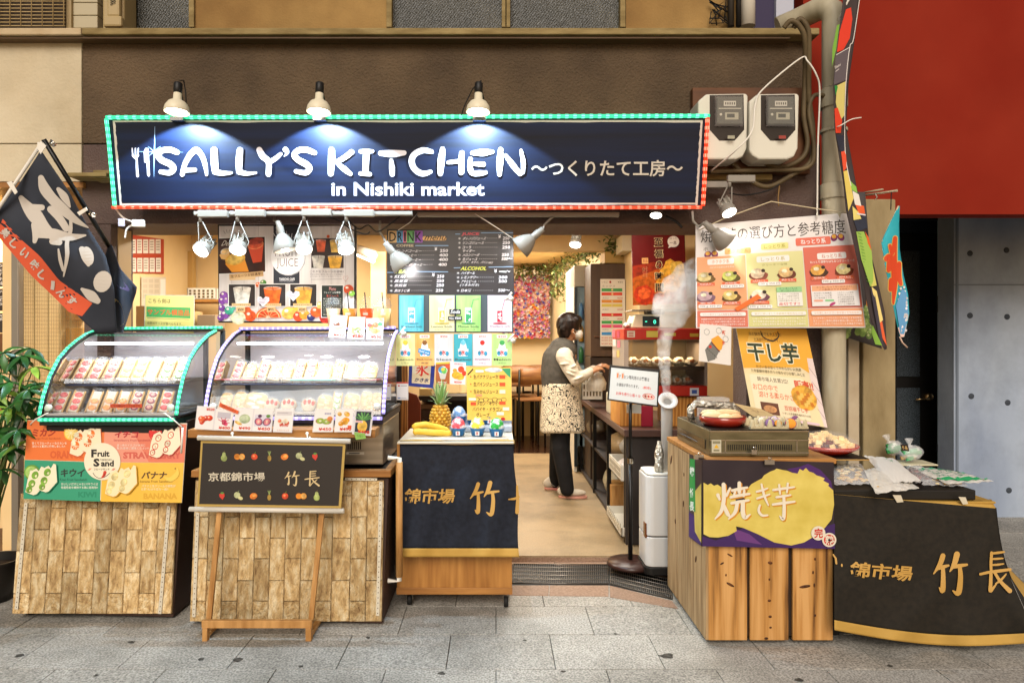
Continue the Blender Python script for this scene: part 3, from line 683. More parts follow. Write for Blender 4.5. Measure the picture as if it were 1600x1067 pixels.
# light ropes round the sign
def rope(parent, pts, r, col, es, n, name='light_rope', base=None, dot=(.7, 1.7)):
    base = base or flat(col, .3, k=.3, emit=col, es=es*.28); hc = {'#3': '#6ff2b8', '#f': '#ff8468', '#a': '#c0b2ff'}[col[:2]]
    MB().tube(pts, r, base, 8).build(name, parent)
    mb = MB(); hot = emis(hc, es*.62); L = [0]
    for i in range(1, len(pts)): L.append(L[-1]+(pts[i]-pts[i-1]).length)
    k = 0
    for i in range(n):
        s_ = L[-1]*(i+.5)/n
        while k < len(pts)-2 and L[k+1] < s_: k += 1
        t = (s_-L[k])/max(L[k+1]-L[k], 1e-6); c = pts[k].lerp(pts[k+1], t); d = (pts[k+1]-pts[k]).normalized()
        mb.tube([c-d*r*dot[1]/2, c+d*r*dot[1]/2], r*1.05, hot, 6)
    mb.build('diodes', parent, kind='stuff')
def sp(x, y, l=12): return SP.at(x, y, l)
rope(sg, [sp(167, 184), sp(400, 183.5), sp(800, 182.5), sp(1108, 181.5)], .0105, '#3fe2a4', 3.2, 74)
rope(sg, [sp(167, 186), sp(171, 220), sp(180, 322)], .0105, '#3fe2a4', 3.2, 13)
rope(sg, [sp(176, 324), sp(500, 324.5), sp(800, 325), sp(1096, 324)], .0095, '#ff5a38', 2.2, 70)
rope(sg, [sp(1105, 184), sp(1103, 230), sp(1098, 322)], .0105, '#ff3c1a', 3.0, 13)

# ------------------------------------------------------------------ lamps
lampw = flat('#e6dcc0', .4, k=.85); bulb = emis('#fff6e6', 9)
def sign_lamp(px, label, cord):
    c = P(px, 180, 3.47); r = thing('sign_lamp', P(px, 178, 3.5), label, 'lamp', 'clip lamps above the sign')
    ax = V((.02, .06, 1)).normalized(); b = P(px-1, 176, 3.46)
    MB().lathe([(.060, 0), (.062, .004), (.056, .030), (.042, .052), (.020, .066), (.019, .098), (.015, .102)], b, lampw, ax, 24).build('reflector', r, solid=.002)
    MB().ell(b+ax*.012, (.050, .050, .012), bulb, 16, 6).build('bulb', r)
    MB().lathe([(.017, .098), (.021, .101), (.021, .150), (.017, .155), (0, .156)], b, M['black'], ax, 14).build('socket', r)
    bb = MB().obox(P(px+1, 187, 3.60), (.034, 0, 0), (0, .02, 0), (0, 0, .010), M['chrome'])
    bb.tube([P(px+6, 183, 3.60), P(px+9, 160, 3.62), P(px+4, 140, 3.52)], .004, M['black'], 6); bb.build('clip', r, bev=.003)
    if cord: MB().tube([P(px+4, 126, 3.52)]+[P(px+x, y, 3.6) for x, y in cord], .0032, M['rubber'], 6).build('cord', r)
    spot('sign_lamp_light', b+V((0, -.01, -.012)), b+V((0, .17, -.3)), 54, 120, (.58, .80, 1.0), .15, .008)
sign_lamp(277, 'clip lamp above the fork and knife on the sign', ((10, 126), (13, 145), (14, 166))); sign_lamp(499, 'clip lamp above the end of the word SALLY\'S', ()); sign_lamp(748, 'clip lamp above the end of the word KITCHEN', ((-10, 140), (-22, 165), (-27, 180)))
# white ceiling track under the sign with finned spot heads
tw = flat('#948d82', .4, k=.8)
tr_ = thing('lamp_track', P(470, 334, 3.72), 'long white lighting track above the juice board', 'lighting track')
a, b = P(302, 330, 3.70), P(644, 336, 3.70); MB().box(a.x, b.x, 3.70, 3.74, b.z, a.z, tw).build('rail', tr_, bev=.003)
t2 = thing('lamp_track', P(935, 334, 3.8), 'short white lighting track above the doorway', 'lighting track')
a, b = P(652, 331, 3.78), P(968, 338, 3.78); MB().box(a.x, b.x, 3.78, 3.82, b.z, a.z, tw).build('rail', t2, bev=.003)
t3 = thing('lamp_track', P(1125, 285, 3.8), 'stub of white lighting track below the left meter', 'lighting track')
a, b = P(1098, 283, 3.78), P(1143, 293, 3.78); MB().box(a.x, b.x, 3.78, 3.82, b.z, a.z, tw).build('rail', t3, bev=.003)
def track_spot(px, py, D, tgt, power, label, box=(22, 20), grp='finned track spot lamps', sc=1.0, arm=True):
    head = P(px, py, D); r = thing('spot_lamp', P(px, py-40, D), label, 'spot lamp', grp)
    d = (Vector(tgt)-head).normalized(); ax = -d
    MB().lathe([(.044*sc, 0), (.046*sc, .004), (.045*sc, .028), (.036*sc, .045), (.030*sc, .05)], head, tw, ax, 22).build('housing', r)
    MB().lathe([(0, .001), (.038*sc, .001), (.040*sc, .0), (.040*sc, .012)], head+d*.001, emis('#fffaf0', 11), ax, 22).build('lens', r)
    s_ = ax.cross(V((0, 0, 1))); s_ = s_.normalized() if s_.length > .1 else V((1, 0, 0)); u_ = ax.cross(s_).normalized(); f = MB()
    for i in range(9):
        an = PI*i/8*2; o = (s_*cos(an)+u_*sin(an))*.030*sc
        f.obox(head+ax*(.075*sc)+o, o.normalized()*.009*sc, ax*.032*sc, ax.cross(o).normalized()*.0018, tw)
    f.lathe([(0, .05*sc), (.022*sc, .05*sc), (.022*sc, .10*sc), (0, .105*sc)], head, tw, ax, 12)
    f.build('heat_sink', r)
    if arm:
        top = P(px, py, D)+V((0, .0, .155*sc)); y = MB()
        for sg_ in (-1, 1): y.tube([head+ax*.03+s_*.046*sg_*sc, head+ax*.06+s_*.050*sg_*sc, top+V((.012*sg_, 0, 0))], .0035, tw, 6)
        y.tube([top, top+V((0, 0, .04))], .010, tw, 10); y.build('yoke', r)
        MB().box(top.x-.012, top.x+.15*sc, D-.014, D+.014, top.z+.025, top.z+.062, tw).build('driver_box', r, bev=.004)
    spot('spot_light', head+d*.012, tgt, power, 95, (1, .96, .90), .7, .03)
track_spot(313, 392, 3.68, (-1.95, 2.7, .9), 7, 'finned track spot at the left end, tilted outwards')
track_spot(371, 391, 3.68, (-1.3, 2.6, .3), 7, 'finned track spot in front of the sliced fruit photo')
track_spot(475, 390, 3.68, (-.7, 2.6, .2), 8, 'finned track spot just right of the words FRUIT JUICE')
track_spot(541, 391, 3.68, (-.3, 2.7, .0), 12, 'finned track spot at the right edge of the juice board')
track_spot(1025, 337, 3.82, (.6, 3.1, .0), 18, 'spot lamp under the sign above the orange poster', sc=.75, arm=False)
track_spot(1140, 333, 3.66, (1.6, 2.9, .7), 12, 'white spot head hanging under the left meter', sc=.9)
track_spot(899, 383, 5.6, (.3, 4.6, .0), 26, 'lit round spot lamp on the shop ceiling above the doorway', sc=1.1, grp='ceiling spots inside', arm=False)
def clamp_lamp(pts, mouth, D, axd, label, tgt=None, power=0, R=.062, ang=110):
    r = thing('clamp_lamp', P(*pts[0], D), label, 'lamp', 'white reflector clamp lamps'); b = P(*mouth, D-.05); ax = Vector(axd).normalized()
    n = P(*pts[-1], D-.03)
    MB().lathe([(R, 0), (R*1.02, .003), (R*.93, .03), (R*.70, .062), (R*.42, .088), (R*.30, .096)], b, tw, ax, 24).build('reflector', r, solid=.002)
    MB().ell(b+ax*.03, (.028, .028, .03), emis('#fff6ea', 14), 12, 8).build('bulb', r)
    MB().lathe([(R*.33, .094), (R*.33, .135), (.016, .14), (.016, .165), (0, .166)], b, tw, ax, 14).build('socket', r)
    e = b+ax*.165; MB().tube([e]+[P(x, y, D) for x, y in pts[::-1]], .0065, tw, 8).build('neck', r)
    if power: spot('clamp_light', b+ax*.02, tgt or b-ax, power, ang, (1, .96, .92), .6, .025)
clamp_lamp(((430, 333), (428, 345)), (446, 392), 3.78, (-.25, .0, 1), 'reflector lamp hanging in front of the white FRUIT JUICE circle', P(450, 440, 3.95), 9)
clamp_lamp(((594, 345), (593, 362), (600, 372)), (631, 417), 3.80, (-.55, -.15, .72), 'reflector lamp shining on the left half of the drink menu', P(655, 440, 3.92), 16)
clamp_lamp(((872, 333), (860, 342), (850, 352)), (812, 388), 3.80, (.72, -.15, .58), 'reflector lamp aimed left at the edge of the drink menu', P(790, 425, 3.92), 14)
clamp_lamp(((1082, 330), (1083, 345), (1092, 355)), (1135, 378), 3.72, (-.72, -.18, .55), 'reflector lamp glaring onto the sweet potato board', P(1215, 412, 3.76), 80, ang=92)

# ------------------------------------------------------------------ meters and cables
mbd = tag(MB().box(P(1080, 0, 3.88).x, P(1262, 0, 3.88).x, 3.85, 3.9, P(0, 272, 3.86).z, P(0, 138, 3.86).z, noisy('meter_wood', '#4a2c16', '#6e4322', 3, 6, .55, k=.85, stretch=(1, 1, 5))).build('meter_board', bev=.004), 'dark wooden backing board behind the two electricity meters', 'board')
tag(MB().box(P(1098, 0, 3.86).x, P(1205, 0, 3.86).x, 3.84, 3.9, P(0, 282, 3.86).z, P(0, 273, 3.86).z, M['ledge']).build('batten', bev=.003), 'pale horizontal batten below the electricity meters', 'batten')
def meter(dx, label):
    r = thing('electricity_meter', P(1131+dx, 250, 3.84), label, 'electricity meter', 'electricity meters'); wm = flat('#dcd8c8', .35, k=.85)
    pl = flatpl(3.68); o = [(1091, 158), (1104, 147), (1166, 146), (1169, 150), (1167, 232), (1161, 245), (1150, 249), (1106, 249), (1096, 243), (1091, 236)]
    MB().slab([pl.at(x+dx, y) for x, y in o], pl.n, .16, wm).build('case', r, bev=.010)
    pl = flatpl(3.679); o = [(1109, 149), (1162, 148), (1163, 203), (1148, 220), (1124, 220), (1109, 203)]
    MB().slab([pl.at(x+dx, y) for x, y in o], pl.n, .002, flat('#241a12', .25)).build('recess', r)
    a, b = P(1120+dx, 152, 3.66), P(1160+dx, 195, 3.66)
    MB().box(a.x, b.x, 3.652, 3.676, b.z, a.z, flat('#55564a', .3, k=.8)).build('dial', r, bev=.004)
    mb = MB(); q = Print(mb, flatpl(3.651).at, .5); q.rect(1131+dx, 158, 1150+dx, 166, '#ddd8c8').rect(1133+dx, 176, 1154+dx, 187, '#b9b49c').rect(1136+dx, 178, 1148+dx, 184, '#3b4034').rect(1123+dx, 169, 1158+dx, 170.5, '#d8d2be').ell(1126.5+dx, 179, 2, 2, '#d8d2be')
    for i in range(5): q.rect(1133+dx+i*3.4, 160, 1135+dx+i*3.4, 164, '#4a4638')
    q.rect(1137+dx, 218-6, 1148+dx, 217, '#9d3a2c' if dx else '#a9a48c'); mb.build('display_print', r)
    a, b = P(1117+dx, 150, 3.64), P(1161+dx, 198, 3.64)
    MB().box(a.x, b.x, 3.636, 3.640, b.z, a.z, M['glass']).build('window_pane', r)
meter(0, 'left electricity meter, tinted green by the sign lights'); meter(80, 'right electricity meter beside the thick cables')
cab = noisy('cable_brown', '#54462e', '#6e5d40', 8, 4, .6, k=.8)
def cable(pts, r, mat, label, cat='cable', D=3.78, smooth=True, grp=None, name='cable'):
    q = [P(*p, D) if len(p) == 2 else P(*p) for p in pts]
    if smooth and len(q) > 2:
        o = []
        for i in range(len(q)-1):
            p0, p1, p2, p3 = q[max(i-1, 0)], q[i], q[i+1], q[min(i+2, len(q)-1)]
            for k in range(6):
                t = k/6; o.append(.5*((2*p1)+(-p0+p2)*t+(2*p0-5*p1+4*p2-p3)*t*t+(-p0+3*p1-3*p2+p3)*t**3))
        o.append(q[-1]); q = o
    return tag(MB().tube(q, r, mat, 8).build(name), label, cat, grp)
cable(((1225, 44, 3.7), (1236, 33, 3.68), (1250, 42, 3.68), (1258, 66, 3.7), (1258, 130, 3.78), (1256, 180, 3.8), (1262, 225, 3.8), (1250, 250, 3.8), (1215, 262, 3.8), (1180, 245, 3.8)), .014, cab, 'thick brown cable from the ledge looping under the right meter')
cable(((1240, 44, 3.7), (1250, 30, 3.68), (1262, 45, 3.68), (1264, 70, 3.7), (1264, 150, 3.78), (1270, 200, 3.8), (1268, 250, 3.8), (1235, 275, 3.8), (1200, 292, 3.8), (1170, 280, 3.8), (1140, 250, 3.82)), .014, cab, 'thick brown cable dipping lowest between the two meters')
cable(((1290, 150), (1272, 150), (1264, 175), (1272, 230), (1262, 262), (1200, 266), (1110, 268)), .012, cab, 'brown cable running along the batten beneath the meters')
cable(((1110, 268, 3.78), (1150, 235, 3.60), (1175, 205, 3.6), (1180, 165, 3.62), (1192, 140, 3.7), (1250, 92, 3.72), (1262, 96, 3.7), (1276, 118, 3.7), (1281, 145, 3.72), (1278, 230, 3.72), (1277, 340, 3.72)), .0045, M['white'], 'thin white cable crossing in front of the meters')
cable(((1300, 200, 3.68), (1312, 197, 3.6), (1330, 187, 3.6), (1346, 184, 3.6)), .003, M['white'], 'short white cord pulled right from the downpipe')
cable(((1140, 302), (1165, 305), (1200, 298), (1218, 288)), .004, M['rubber'], 'thin black lead from the spot head below the meters')
cable(((1218, 290, 3.8), (1216, 310, 3.75), (1217, 322, 3.72)), .0035, flat('#8a6a3c'), 'twisted cord holding the sweet potato board')
# small hardware under the sign
cable(((181, 327), (192, 340), (205, 346), (212, 349)), .005, M['white'], 'white lead at the lower left corner of the sign', D=3.74)
ad = tag(MB().box(P(208, 0, 3.74).x, P(226, 0, 3.74).x, 3.72, 3.75, P(0, 355, 3.74).z, P(0, 344, 3.74).z, M['white']).build('light_controller', bev=.004), 'small white light controller hanging below the sign corner', 'controller')
cable(((208, 351), (198, 358), (195, 372)), .005, M['white'], 'loose white plug lead below the light controller', D=3.74)
tag(MB().box(P(186, 0, 3.74).x, P(196, 0, 3.74).x, 3.73, 3.735, P(0, 354, 3.74).z, P(0, 342, 3.74).z, flat('#cfc9d4')).build('wire_tag'), 'little grey paper tag on the lead below the sign', 'tag')
cable(((545, 345), (560, 358), (575, 352), (590, 362), (610, 350), (625, 338)), .004, M['rubber'], 'black wire sagging between the track and menu lamp', D=3.76)
cable(((500, 335), (530, 345), (548, 358), (570, 366), (578, 362)), .0035, M['rubber'], 'black lead with a plug below the right spot head', D=3.75)
cable(((652, 334), (640, 348), (622, 360)), .0025, M['white'], 'left white string holding the drink menu', D=3.85, smooth=False)
cable(((742, 334), (775, 355), (812, 380)), .0025, M['white'], 'white cord slanting down over the right of the drink menu', D=3.78, smooth=False)
cable(((1040, 338), (1056, 346), (1066, 356)), .008, M['rubber'], 'short black lead with a plug near the doorway spot lamp', D=3.82)
tag(MB().box(P(150, 0, 3.85).x, P(175, 0, 3.85).x, 3.82, 3.9, P(0, 283, 3.85).z, P(0, 268, 3.85).z, M['ledge']).box(P(112, 0, 3.82).x, P(172, 0, 3.82).x, 3.78, 3.9, P(0, 277, 3.8).z, P(0, 271, 3.8).z, M['ledge']).build('wall_bracket', bev=.003), 'weathered timber bracket behind the left end of the sign', 'bracket')
# ================================================================== print helpers for the goods
def local(mb, at, quad, W_, H_, L=1):
    T = tilt(quad); return Print(mb, lambda x, y, l: at(*T(x/W_, y/H_), l), L)
def rq(x0, y0, x1, y1): return ((x0, y0), (x1, y0), (x1, y1), (x0, y1))
def poster(name, quad, D, mat, W_, H_, draw, label, cat, th=.004, pl=None, group=None):
    pl = pl or flatpl(D)
    if not isinstance(quad[0], (tuple, list)): quad = rq(*quad)
    mb = MB().slab([pl.at(x, y) for x, y in quad], pl.n, th, mat); draw(local(mb, pl.at, quad, W_, H_))
    return mb.build(name, None, label, cat, group)
def sando(p, x, y, s, fruit, rim=None, face='#f2e4c4'):
    """drawing of a cut fruit sandwich pair"""
    for dx, dy in ((0, 5), (16, 0)):
        p.poly([(x+(dx+13)*s, y+dy*s), (x+(dx+19)*s, y+(dy+1)*s), (x+(dx+21)*s, y+(dy+44)*s), (x+(dx+8)*s, y+(dy+53)*s), (x+(dx-3)*s, y+(dy+48)*s), (x+(dx+2)*s, y+(dy+16)*s)], '#d9b98a')
        p.poly([(x+(dx+11)*s, y+dy*s), (x+(dx+15)*s, y+(dy+2)*s), (x+(dx+13)*s, y+(dy+46)*s), (x+(dx+5)*s, y+(dy+51)*s), (x+(dx-3)*s, y+(dy+47)*s), (x+(dx+2)*s, y+(dy+15)*s)], face)
        for k in range(3):
            if rim: p.ell(x+(dx+9-k*2.4)*s, y+(dy+12+k*13)*s, 4.6*s, 5.6*s, rim, 20)
            p.ell(x+(dx+9-k*2.4)*s, y+(dy+12+k*13)*s, 3.4*s, 4.4*s, fruit, 20)
            if not rim:
                for a in (20, 75, 130): p.line([(x+(dx+9-k*2.4+4*cos(math.radians(a)))*s, y+(dy+12+k*13+4*sin(math.radians(a)))*s), (x+(dx+9-k*2.4-4*cos(math.radians(a)))*s, y+(dy+12+k*13-4*sin(math.radians(a)))*s)], .5*s, face, cap=False)
def cupd(p, x, y, w, h, c, lid='#c9c4bc'):
    p.poly([(x-w/2, y), (x+w/2, y), (x+w*.34, y+h), (x-w*.34, y+h)], mot(c)); p.ell(x, y, w/2, h*.09, lid).ell(x, y+h*.01, w*.42, h*.06, c); p.line([(x, y-h*.12), (x+w*.03, y+h*.12)], w*.03, '#2a2420')
def fruit_icon(p, k, x, y, s):
    if k == 'pear': p.ell(x, y+2*s, 4.6*s, 4.8*s, '#a9b86a').ell(x, y-3*s, 2.6*s, 4*s, '#b7c47a').line([(x, y-6*s), (x+1*s, y-9*s)], .8*s, '#5b4a24')
    if k == 'orange': p.ell(x-3*s, y, 4.6*s, 4.4*s, '#e0892c').ell(x+4*s, y, 4.6*s, 4.6*s, '#e89a3a').ell(x+4*s, y, 3.4*s, 3.4*s, '#f1b765')
    if k == 'apple': p.ell(x, y, 4.8*s, 4.6*s, '#d04a28').ell(x-1*s, y-1*s, 1.8*s, 1.8*s, '#e98a5a').line([(x, y-4*s), (x+2*s, y-7*s)], .9*s, '#5f7a30')
    if k == 'pine': p.ell(x, y+2*s, 2.8*s, 4.6*s, '#a8873e'); [p.line([(x, y-2*s), (x+a*s, y-8*s)], 1*s, '#8a9a5c') for a in (-2, 0, 2)]
    if k == 'mango': p.ell(x, y, 5.6*s, 4.6*s, '#dd7c2e', -15).ell(x+1*s, y-1*s, 3*s, 2.2*s, '#eda352', -15)
    if k == 'melon': p.ell(x-1*s, y-1.5*s, 4.8*s, 4.6*s, '#b5b98a').ell(x+4*s, y+3*s, 3.8*s, 2.6*s, '#e2dca0', 20).line([(x-1*s, y-5*s), (x+2*s, y-8*s)], .8*s, '#7d8a58')
    if k == 'straw': p.poly([(x-4*s, y-3*s), (x+3.5*s, y-4*s), (x+4*s, y), (x+1*s, y+5.5*s), (x-3.5*s, y+1*s)], '#cf3a2a').poly([(x-3*s, y-4*s), (x, y-6.4*s), (x+3.5*s, y-5*s), (x+1*s, y-2.5*s)], '#5f8a3a')
# ================================================================== BRICK CLAD CARTS
def unit_chamfer(cx, cz, mat):
    mb = MB(); o = [(-.5, -.5), (.5, -.5), (.5, .5), (-.5, .5)]; i = [(-.5+cx, -.5+cz), (.5-cx, -.5+cz), (.5-cx, .5-cz), (-.5+cx, .5-cz)]
    vs = [(x, .5, z) for x, z in o]+[(x, -.2, z) for x, z in o]+[(x, -.5, z) for x, z in i]
    fs = [(8, 9, 10, 11)]+[(4+k, 4+(k+1) % 4, 8+(k+1) % 4, 8+k) for k in range(4)]+[(k, (k+1) % 4, 4+(k+1) % 4, 4+k) for k in range(4)]+[(3, 2, 1, 0)]
    return mb.add(vs, fs, mat).mesh('brick')
brick_me = unit_chamfer(.035, .014, M['brick'])
def brick_wall(parent, pl, xs_b, y_top, y_bot, ph, cy):
    """columns of upright stone-faced foam bricks on the plane; xs_b column edges along the bottom row"""
    o = Vector(parent['_o']); v_up = (pl.at(400, y_top)-pl.at(400, y_bot)); v_up.x = 0; L_ = v_up.length; v_up.normalize()
    rot = math.atan2(-v_up.y, v_up.z)                       # lean of the front about X
    B = [pl.at(x, y_bot) for x in xs_b]; zb = [pl.at(400, y) for y in ph]
    hs = [abs((pl.at(400, y_bot)-q).length) for q in zb]   # joint heights above the bottom edge
    for i in range(len(B)-1):
        off = (i+cy) % 2; edges = [0]+sorted(h for h in hs[off::2] if .02 < h < L_-.02)+[L_]
        for a, b in zip(edges[:-1], edges[1:]):
            c = bpy.data.objects.new('brick', brick_me); COL.objects.link(c); c.parent = parent
            w = B[i+1].x-B[i].x
            c.location = V(((B[i].x+B[i+1].x)/2, B[i].y, B[i].z))+v_up*((a+b)/2)+pl.n*ru(.003, .0055)-o
            c.scale = (w-.0018, .014, b-a-.002); c.rotation_euler = (rot, ru(-.004, .004), ru(-.012, .012))
def cart(name, label, pl, bl, br, tr, tl, Db, body, cat='cart'):
    c = [pl.at(*q) for q in (bl, br, tr, tl)]; root = thing(name, V(((c[0].x+c[1].x)/2, (c[0].y+Db)/2, 0)), label, cat)
    bk = [V((q.x, Db, q.z)) for q in c]; f = [q-pl.n*.010 for q in c]
    MB().add(f+bk, [(0, 1, 2, 3), (5, 4, 7, 6), (1, 5, 6, 2), (4, 0, 3, 7), (3, 2, 6, 7), (4, 5, 1, 0)], body).build('body', root, bev=.004)
    return root, c
def caster(root, x, y, z, sx=1):
    m = MB(); m.lathe([(0, -.011), (.026, -.011), (.028, 0), (.026, .011), (0, .011)], (x, y, .030), M['rubber'], (1, 0, 0), 18)
    m.build('wheel', root); MB().slab([V((x+.016, y-.02, z)), V((x+.016, y+.02, z)), V((x+.016, y+.006, .03)), V((x+.016, y-.006, .03))], (1, 0, 0), .003, M['chrome']).slab([V((x-.014, y-.02, z)), V((x-.014, y+.02, z)), V((x-.014, y+.006, .03)), V((x-.014, y-.006, .03))], (1, 0, 0), .003, M['chrome']).build('fork', root)
def strip(root, at, x0, y0, x1, y1, n, w=2.6):
    """white perforated trim strip"""
    mb = MB(); d = math.hypot(x1-x0, y1-y0); nx, ny = -(y1-y0)/d*w, (x1-x0)/d*w
    mb.slab([at(x0+nx, y0+ny, 30), at(x1+nx, y1+ny, 30), at(x1-nx, y1-ny, 30), at(x0-nx, y0-ny, 30)], (0, -1, 0), .004, flat('#d6cdb8', .4))
    p = Print(mb, at, 30.8)
    for i in range(n): t = (i+.5)/n; L0 = p.L; p.ell(x0+(x1-x0)*t, y0+(y1-y0)*t, .9, .9, '#5b4c3a', n=6); p.L = L0
    mb.build('trim_strip', root)
PL1 = Pl(P(22, 960, 3.36), P(268, 960, 3.36), P(60, 655, 3.46))
c1, q1 = cart('display_cart', 'left display cart clad in pale stone bricks under the green lit case', PL1, (20, 958), (269, 965), (291, 657), (56, 655), 4.0, M['darkboard'])
c1_top = q1[2].z
brick_wall(c1, PL1, [20, 46, 70.5, 95, 119.5, 144, 168, 192.5, 217, 241, 269], 770, 958, (793, 827, 860, 894, 926), 0)
strip(c1, PL1.at, 44, 785, 29, 950, 22); strip(c1, PL1.at, 266, 790, 252, 957, 22)
for x_, y_ in ((P(44, 0, 3.4).x, 3.42), (P(262, 0, 3.4).x, 3.42), (P(44, 0, 3.4).x, 3.9), (P(262, 0, 3.4).x, 3.9)): caster(c1, x_, y_, .05)
PL2 = Pl(P(298, 970, 3.29), P(595, 970, 3.29), P(310, 700, 3.37))
c2, q2 = cart('display_cart', 'middle display cart clad in pale stone bricks behind the scroll easel', PL2, (297, 967), (597, 975), (607, 746), (305, 744), 3.95, M['darkboard'])
brick_wall(c2, PL2, [297, 321, 345.5, 370, 394.5, 419, 443, 468, 492, 517, 546, 571, 597], 750, 970, (774, 807, 840, 872, 906, 938), 1)
strip(c2, PL2.at, 311, 800, 305, 962, 20); strip(c2, PL2.at, 596, 752, 591, 960, 26); strip(c2, PL2.at, 540, 747.5, 590, 748.5, 7, 2)
mb = MB(); a = q2[3]; b = q2[2]
mb.box(a.x-.01, b.x+.015, a.y-.025, a.y+.02, a.z, a.z+.034, M['wood_h']).box(b.x-.02, b.x+.015, a.y+.021, 3.98, a.z, a.z+.034, M['wood_h']).box(a.x-.01, a.x+.03, a.y+.021, 3.98, a.z, a.z+.034, M['wood_h'])
mb.build('top_frame', c2, bev=.003)
MB().box(a.x+.031, b.x-.021, a.y+.021, 3.97, a.z-.01, a.z+.02, M['black']).build('top_panel', c2)
mb = MB(); xr = b.x+.055; mb.tube([(b.x, 3.34, .80), (xr, 3.34, .80), (xr, 3.34, .20), (b.x, 3.34, .20)], .012, M['white'], 8); mb.build('handle_bracket', c2)
MB().tube([(xr, 3.34, .78), (xr, 3.34, .22)], .017, M['easel'], 10).build('handle_bar', c2)
for x_, y_ in ((P(320, 0, 3.34).x, 3.42), (P(580, 0, 3.34).x, 3.42), (P(320, 0, 3.34).x, 3.85), (P(580, 0, 3.34).x, 3.85)): caster(c2, x_, y_, .05)

# ================================================================== GLASS DISPLAY CASES
PROF = [(3.37, 1.00), (3.385, 1.05), (3.40, 1.093), (3.447, 1.186), (3.518, 1.274), (3.59, 1.325), (3.66, 1.362), (3.75, 1.40), (3.845, 1.423)]
def case(name, label, x0, x1, dy, col, es, ridge, basez, base_mats):
    pr = [(d+dy, z) for d, z in PROF]; yb = pr[-1][0]+.10; r = thing(name, V(((x0+x1)/2, pr[0][0]+.3, basez)), label, 'display case', 'glass display cases')
    g = MB(); n = len(pr)
    vs = [(x, d, z) for d, z in pr for x in (x0, x1)]; g.add(vs, [(2*i, 2*i+1, 2*i+3, 2*i+2) for i in range(n-1)], M['glass'], True); g.build('curved_glass', r)
    for x in (x0, x1):
        s_ = MB().add([(x, d, z) for d, z in pr]+[(x, yb, 1.423), (x, yb, 1.0)], [tuple(range(n+2))], M['glass']); s_.build('side_glass', r)
        f = MB(); f.tube([(x, d, z) for d, z in pr], .011, M['black'], 6); f.tube([(x, yb, 1.0), (x, yb, 1.43)], .016, M['black'], 6); f.tube([(x, pr[0][0], 1.0), (x, yb, 1.0)], .012, M['black'], 6); f.build('edge_frame', r)
    MB().box(x0-.01, x1+.01, pr[-1][0]-.02, yb+.01, 1.424, 1.444, M['black']).build('roof', r, bev=.004)
    MB().box(x0, x1, yb, yb+.01, 1.0, 1.42, flat('#d4d0d8', .25, .0, spec=.8, k=.75)).build('back_panel', r)
    MB().box(x0-.004, x1+.004, pr[0][0]-.01, yb+.01, 1.0-.045, 1.0, base_mats[0]).build('base', r, bev=.004)
    if basez < .93: MB().box(x0+.01, x1+.0, pr[0][0]+.02, yb, basez, 1.0-.046, base_mats[1]).build('machine_box', r, bev=.006)
    MB().box(x0+.012, x1-.012, pr[0][0]+.015, yb-.01, 1.002, 1.012, flat('#d8d4d0', .2, k=.7)).build('deck', r)
    zs = 1.155; ds = 3.545+dy
    MB().box(x0+.014, x1-.014, ds, yb-.005, zs, zs+.006, glassy('shelf_glass', '#e8f0ee', .8, film=.10)).build('shelf', r)
    mb = MB(); mb.tube([(x0+.014, ds-.004, zs-.012), (x1-.014, ds-.004, zs-.012)], .006, flat('#3a3f56', .3), 6)
    mb.tube([(x0+.06, ds-.008, zs+.022), (x1-.03, ds-.008, zs+.022)], .0022, M['chrome'], 5)
    for i in range(4): x = x0+.06+(x1-x0-.09)*i/3; mb.tube([(x, ds-.008, zs+.022), (x, ds-.004, zs-.012)], .0022, M['chrome'], 5)
    mb.build('shelf_rail', r)
    MB().box(x0+.05, x1-.05, pr[6][0]-.012, pr[6][0]+.018, 1.352, 1.364, emis('#f4f6ff', 9)).build('light_bar', r)
    l = area('case_light', ((x0+x1)/2, pr[6][0]-.01, 1.345), (.35, 0, 0), x1-x0-.1, .06, 1.3, (.97, .98, 1))
    l = area('case_light', ((x0+x1)/2, pr[0][0]+.05, 1.20), (1.25, 0, 0), x1-x0-.1, .03, .5, (.97, .98, 1))
    rp_ = [V((x0-.004, d-.008, z+.006)) for d, z in pr]
    rope(r, rp_, .0085, col, es, 26); rp_ = [V((x1+.004, d-.008, z+.006)) for d, z in pr]; rope(r, rp_, .0085, col, es, 26)
    rope(r, [V((x0, pr[0][0]-.020, .985)), V((x1, pr[0][0]-.020, .985))], .0085, col, es, 26)
    rope(r, [V((x0, pr[-1][0]-.03, 1.440)), V((x1+ridge, pr[-1][0]-.03, 1.446))], .0075, col, es, 30)
    for x in (x0+.03, x1-.03): MB().lathe([(0, 0), (.018, 0), (.018, .008), (0, .009)], (x, pr[1][0]-.002, 1.04), flat('#d9dcd0', .3), (0, -1, .25), 16).build('suction_knob', r)
    return r, pr
X10, X11 = P(64, 0, 3.37).x, P(275, 0, 3.37).x
ca, pr1 = case('glass_display_case', 'curved glass sandwich case edged with green lights on the left cart', X10, X11, 0, '#34d9a0', 2.6, .05, .87, (flat('#0e2a22', .35), M['black']))
X20, X21 = P(322, 0, 3.43).x, P(598, 0, 3.43).x
cb, pr2 = case('glass_display_case', 'wide curved glass cake case edged with violet lights on the middle cart', X20, X21, .06, '#a99cf4', 3.0, .0, .745, (flat('#1d1626', .35), M['steel']))
mb = MB(); pl = flatpl(3.449); p = Print(mb, pl.at, 1)
for i in range(7): p.rect(543+i*3.2, 690, 544.8+i*3.2, 702, '#17140f')
p.rect(541, 706, 569, 710, '#c9c2b0').rect(545, 707, 562, 709, '#55504a'); mb.build('vent_print', cb)
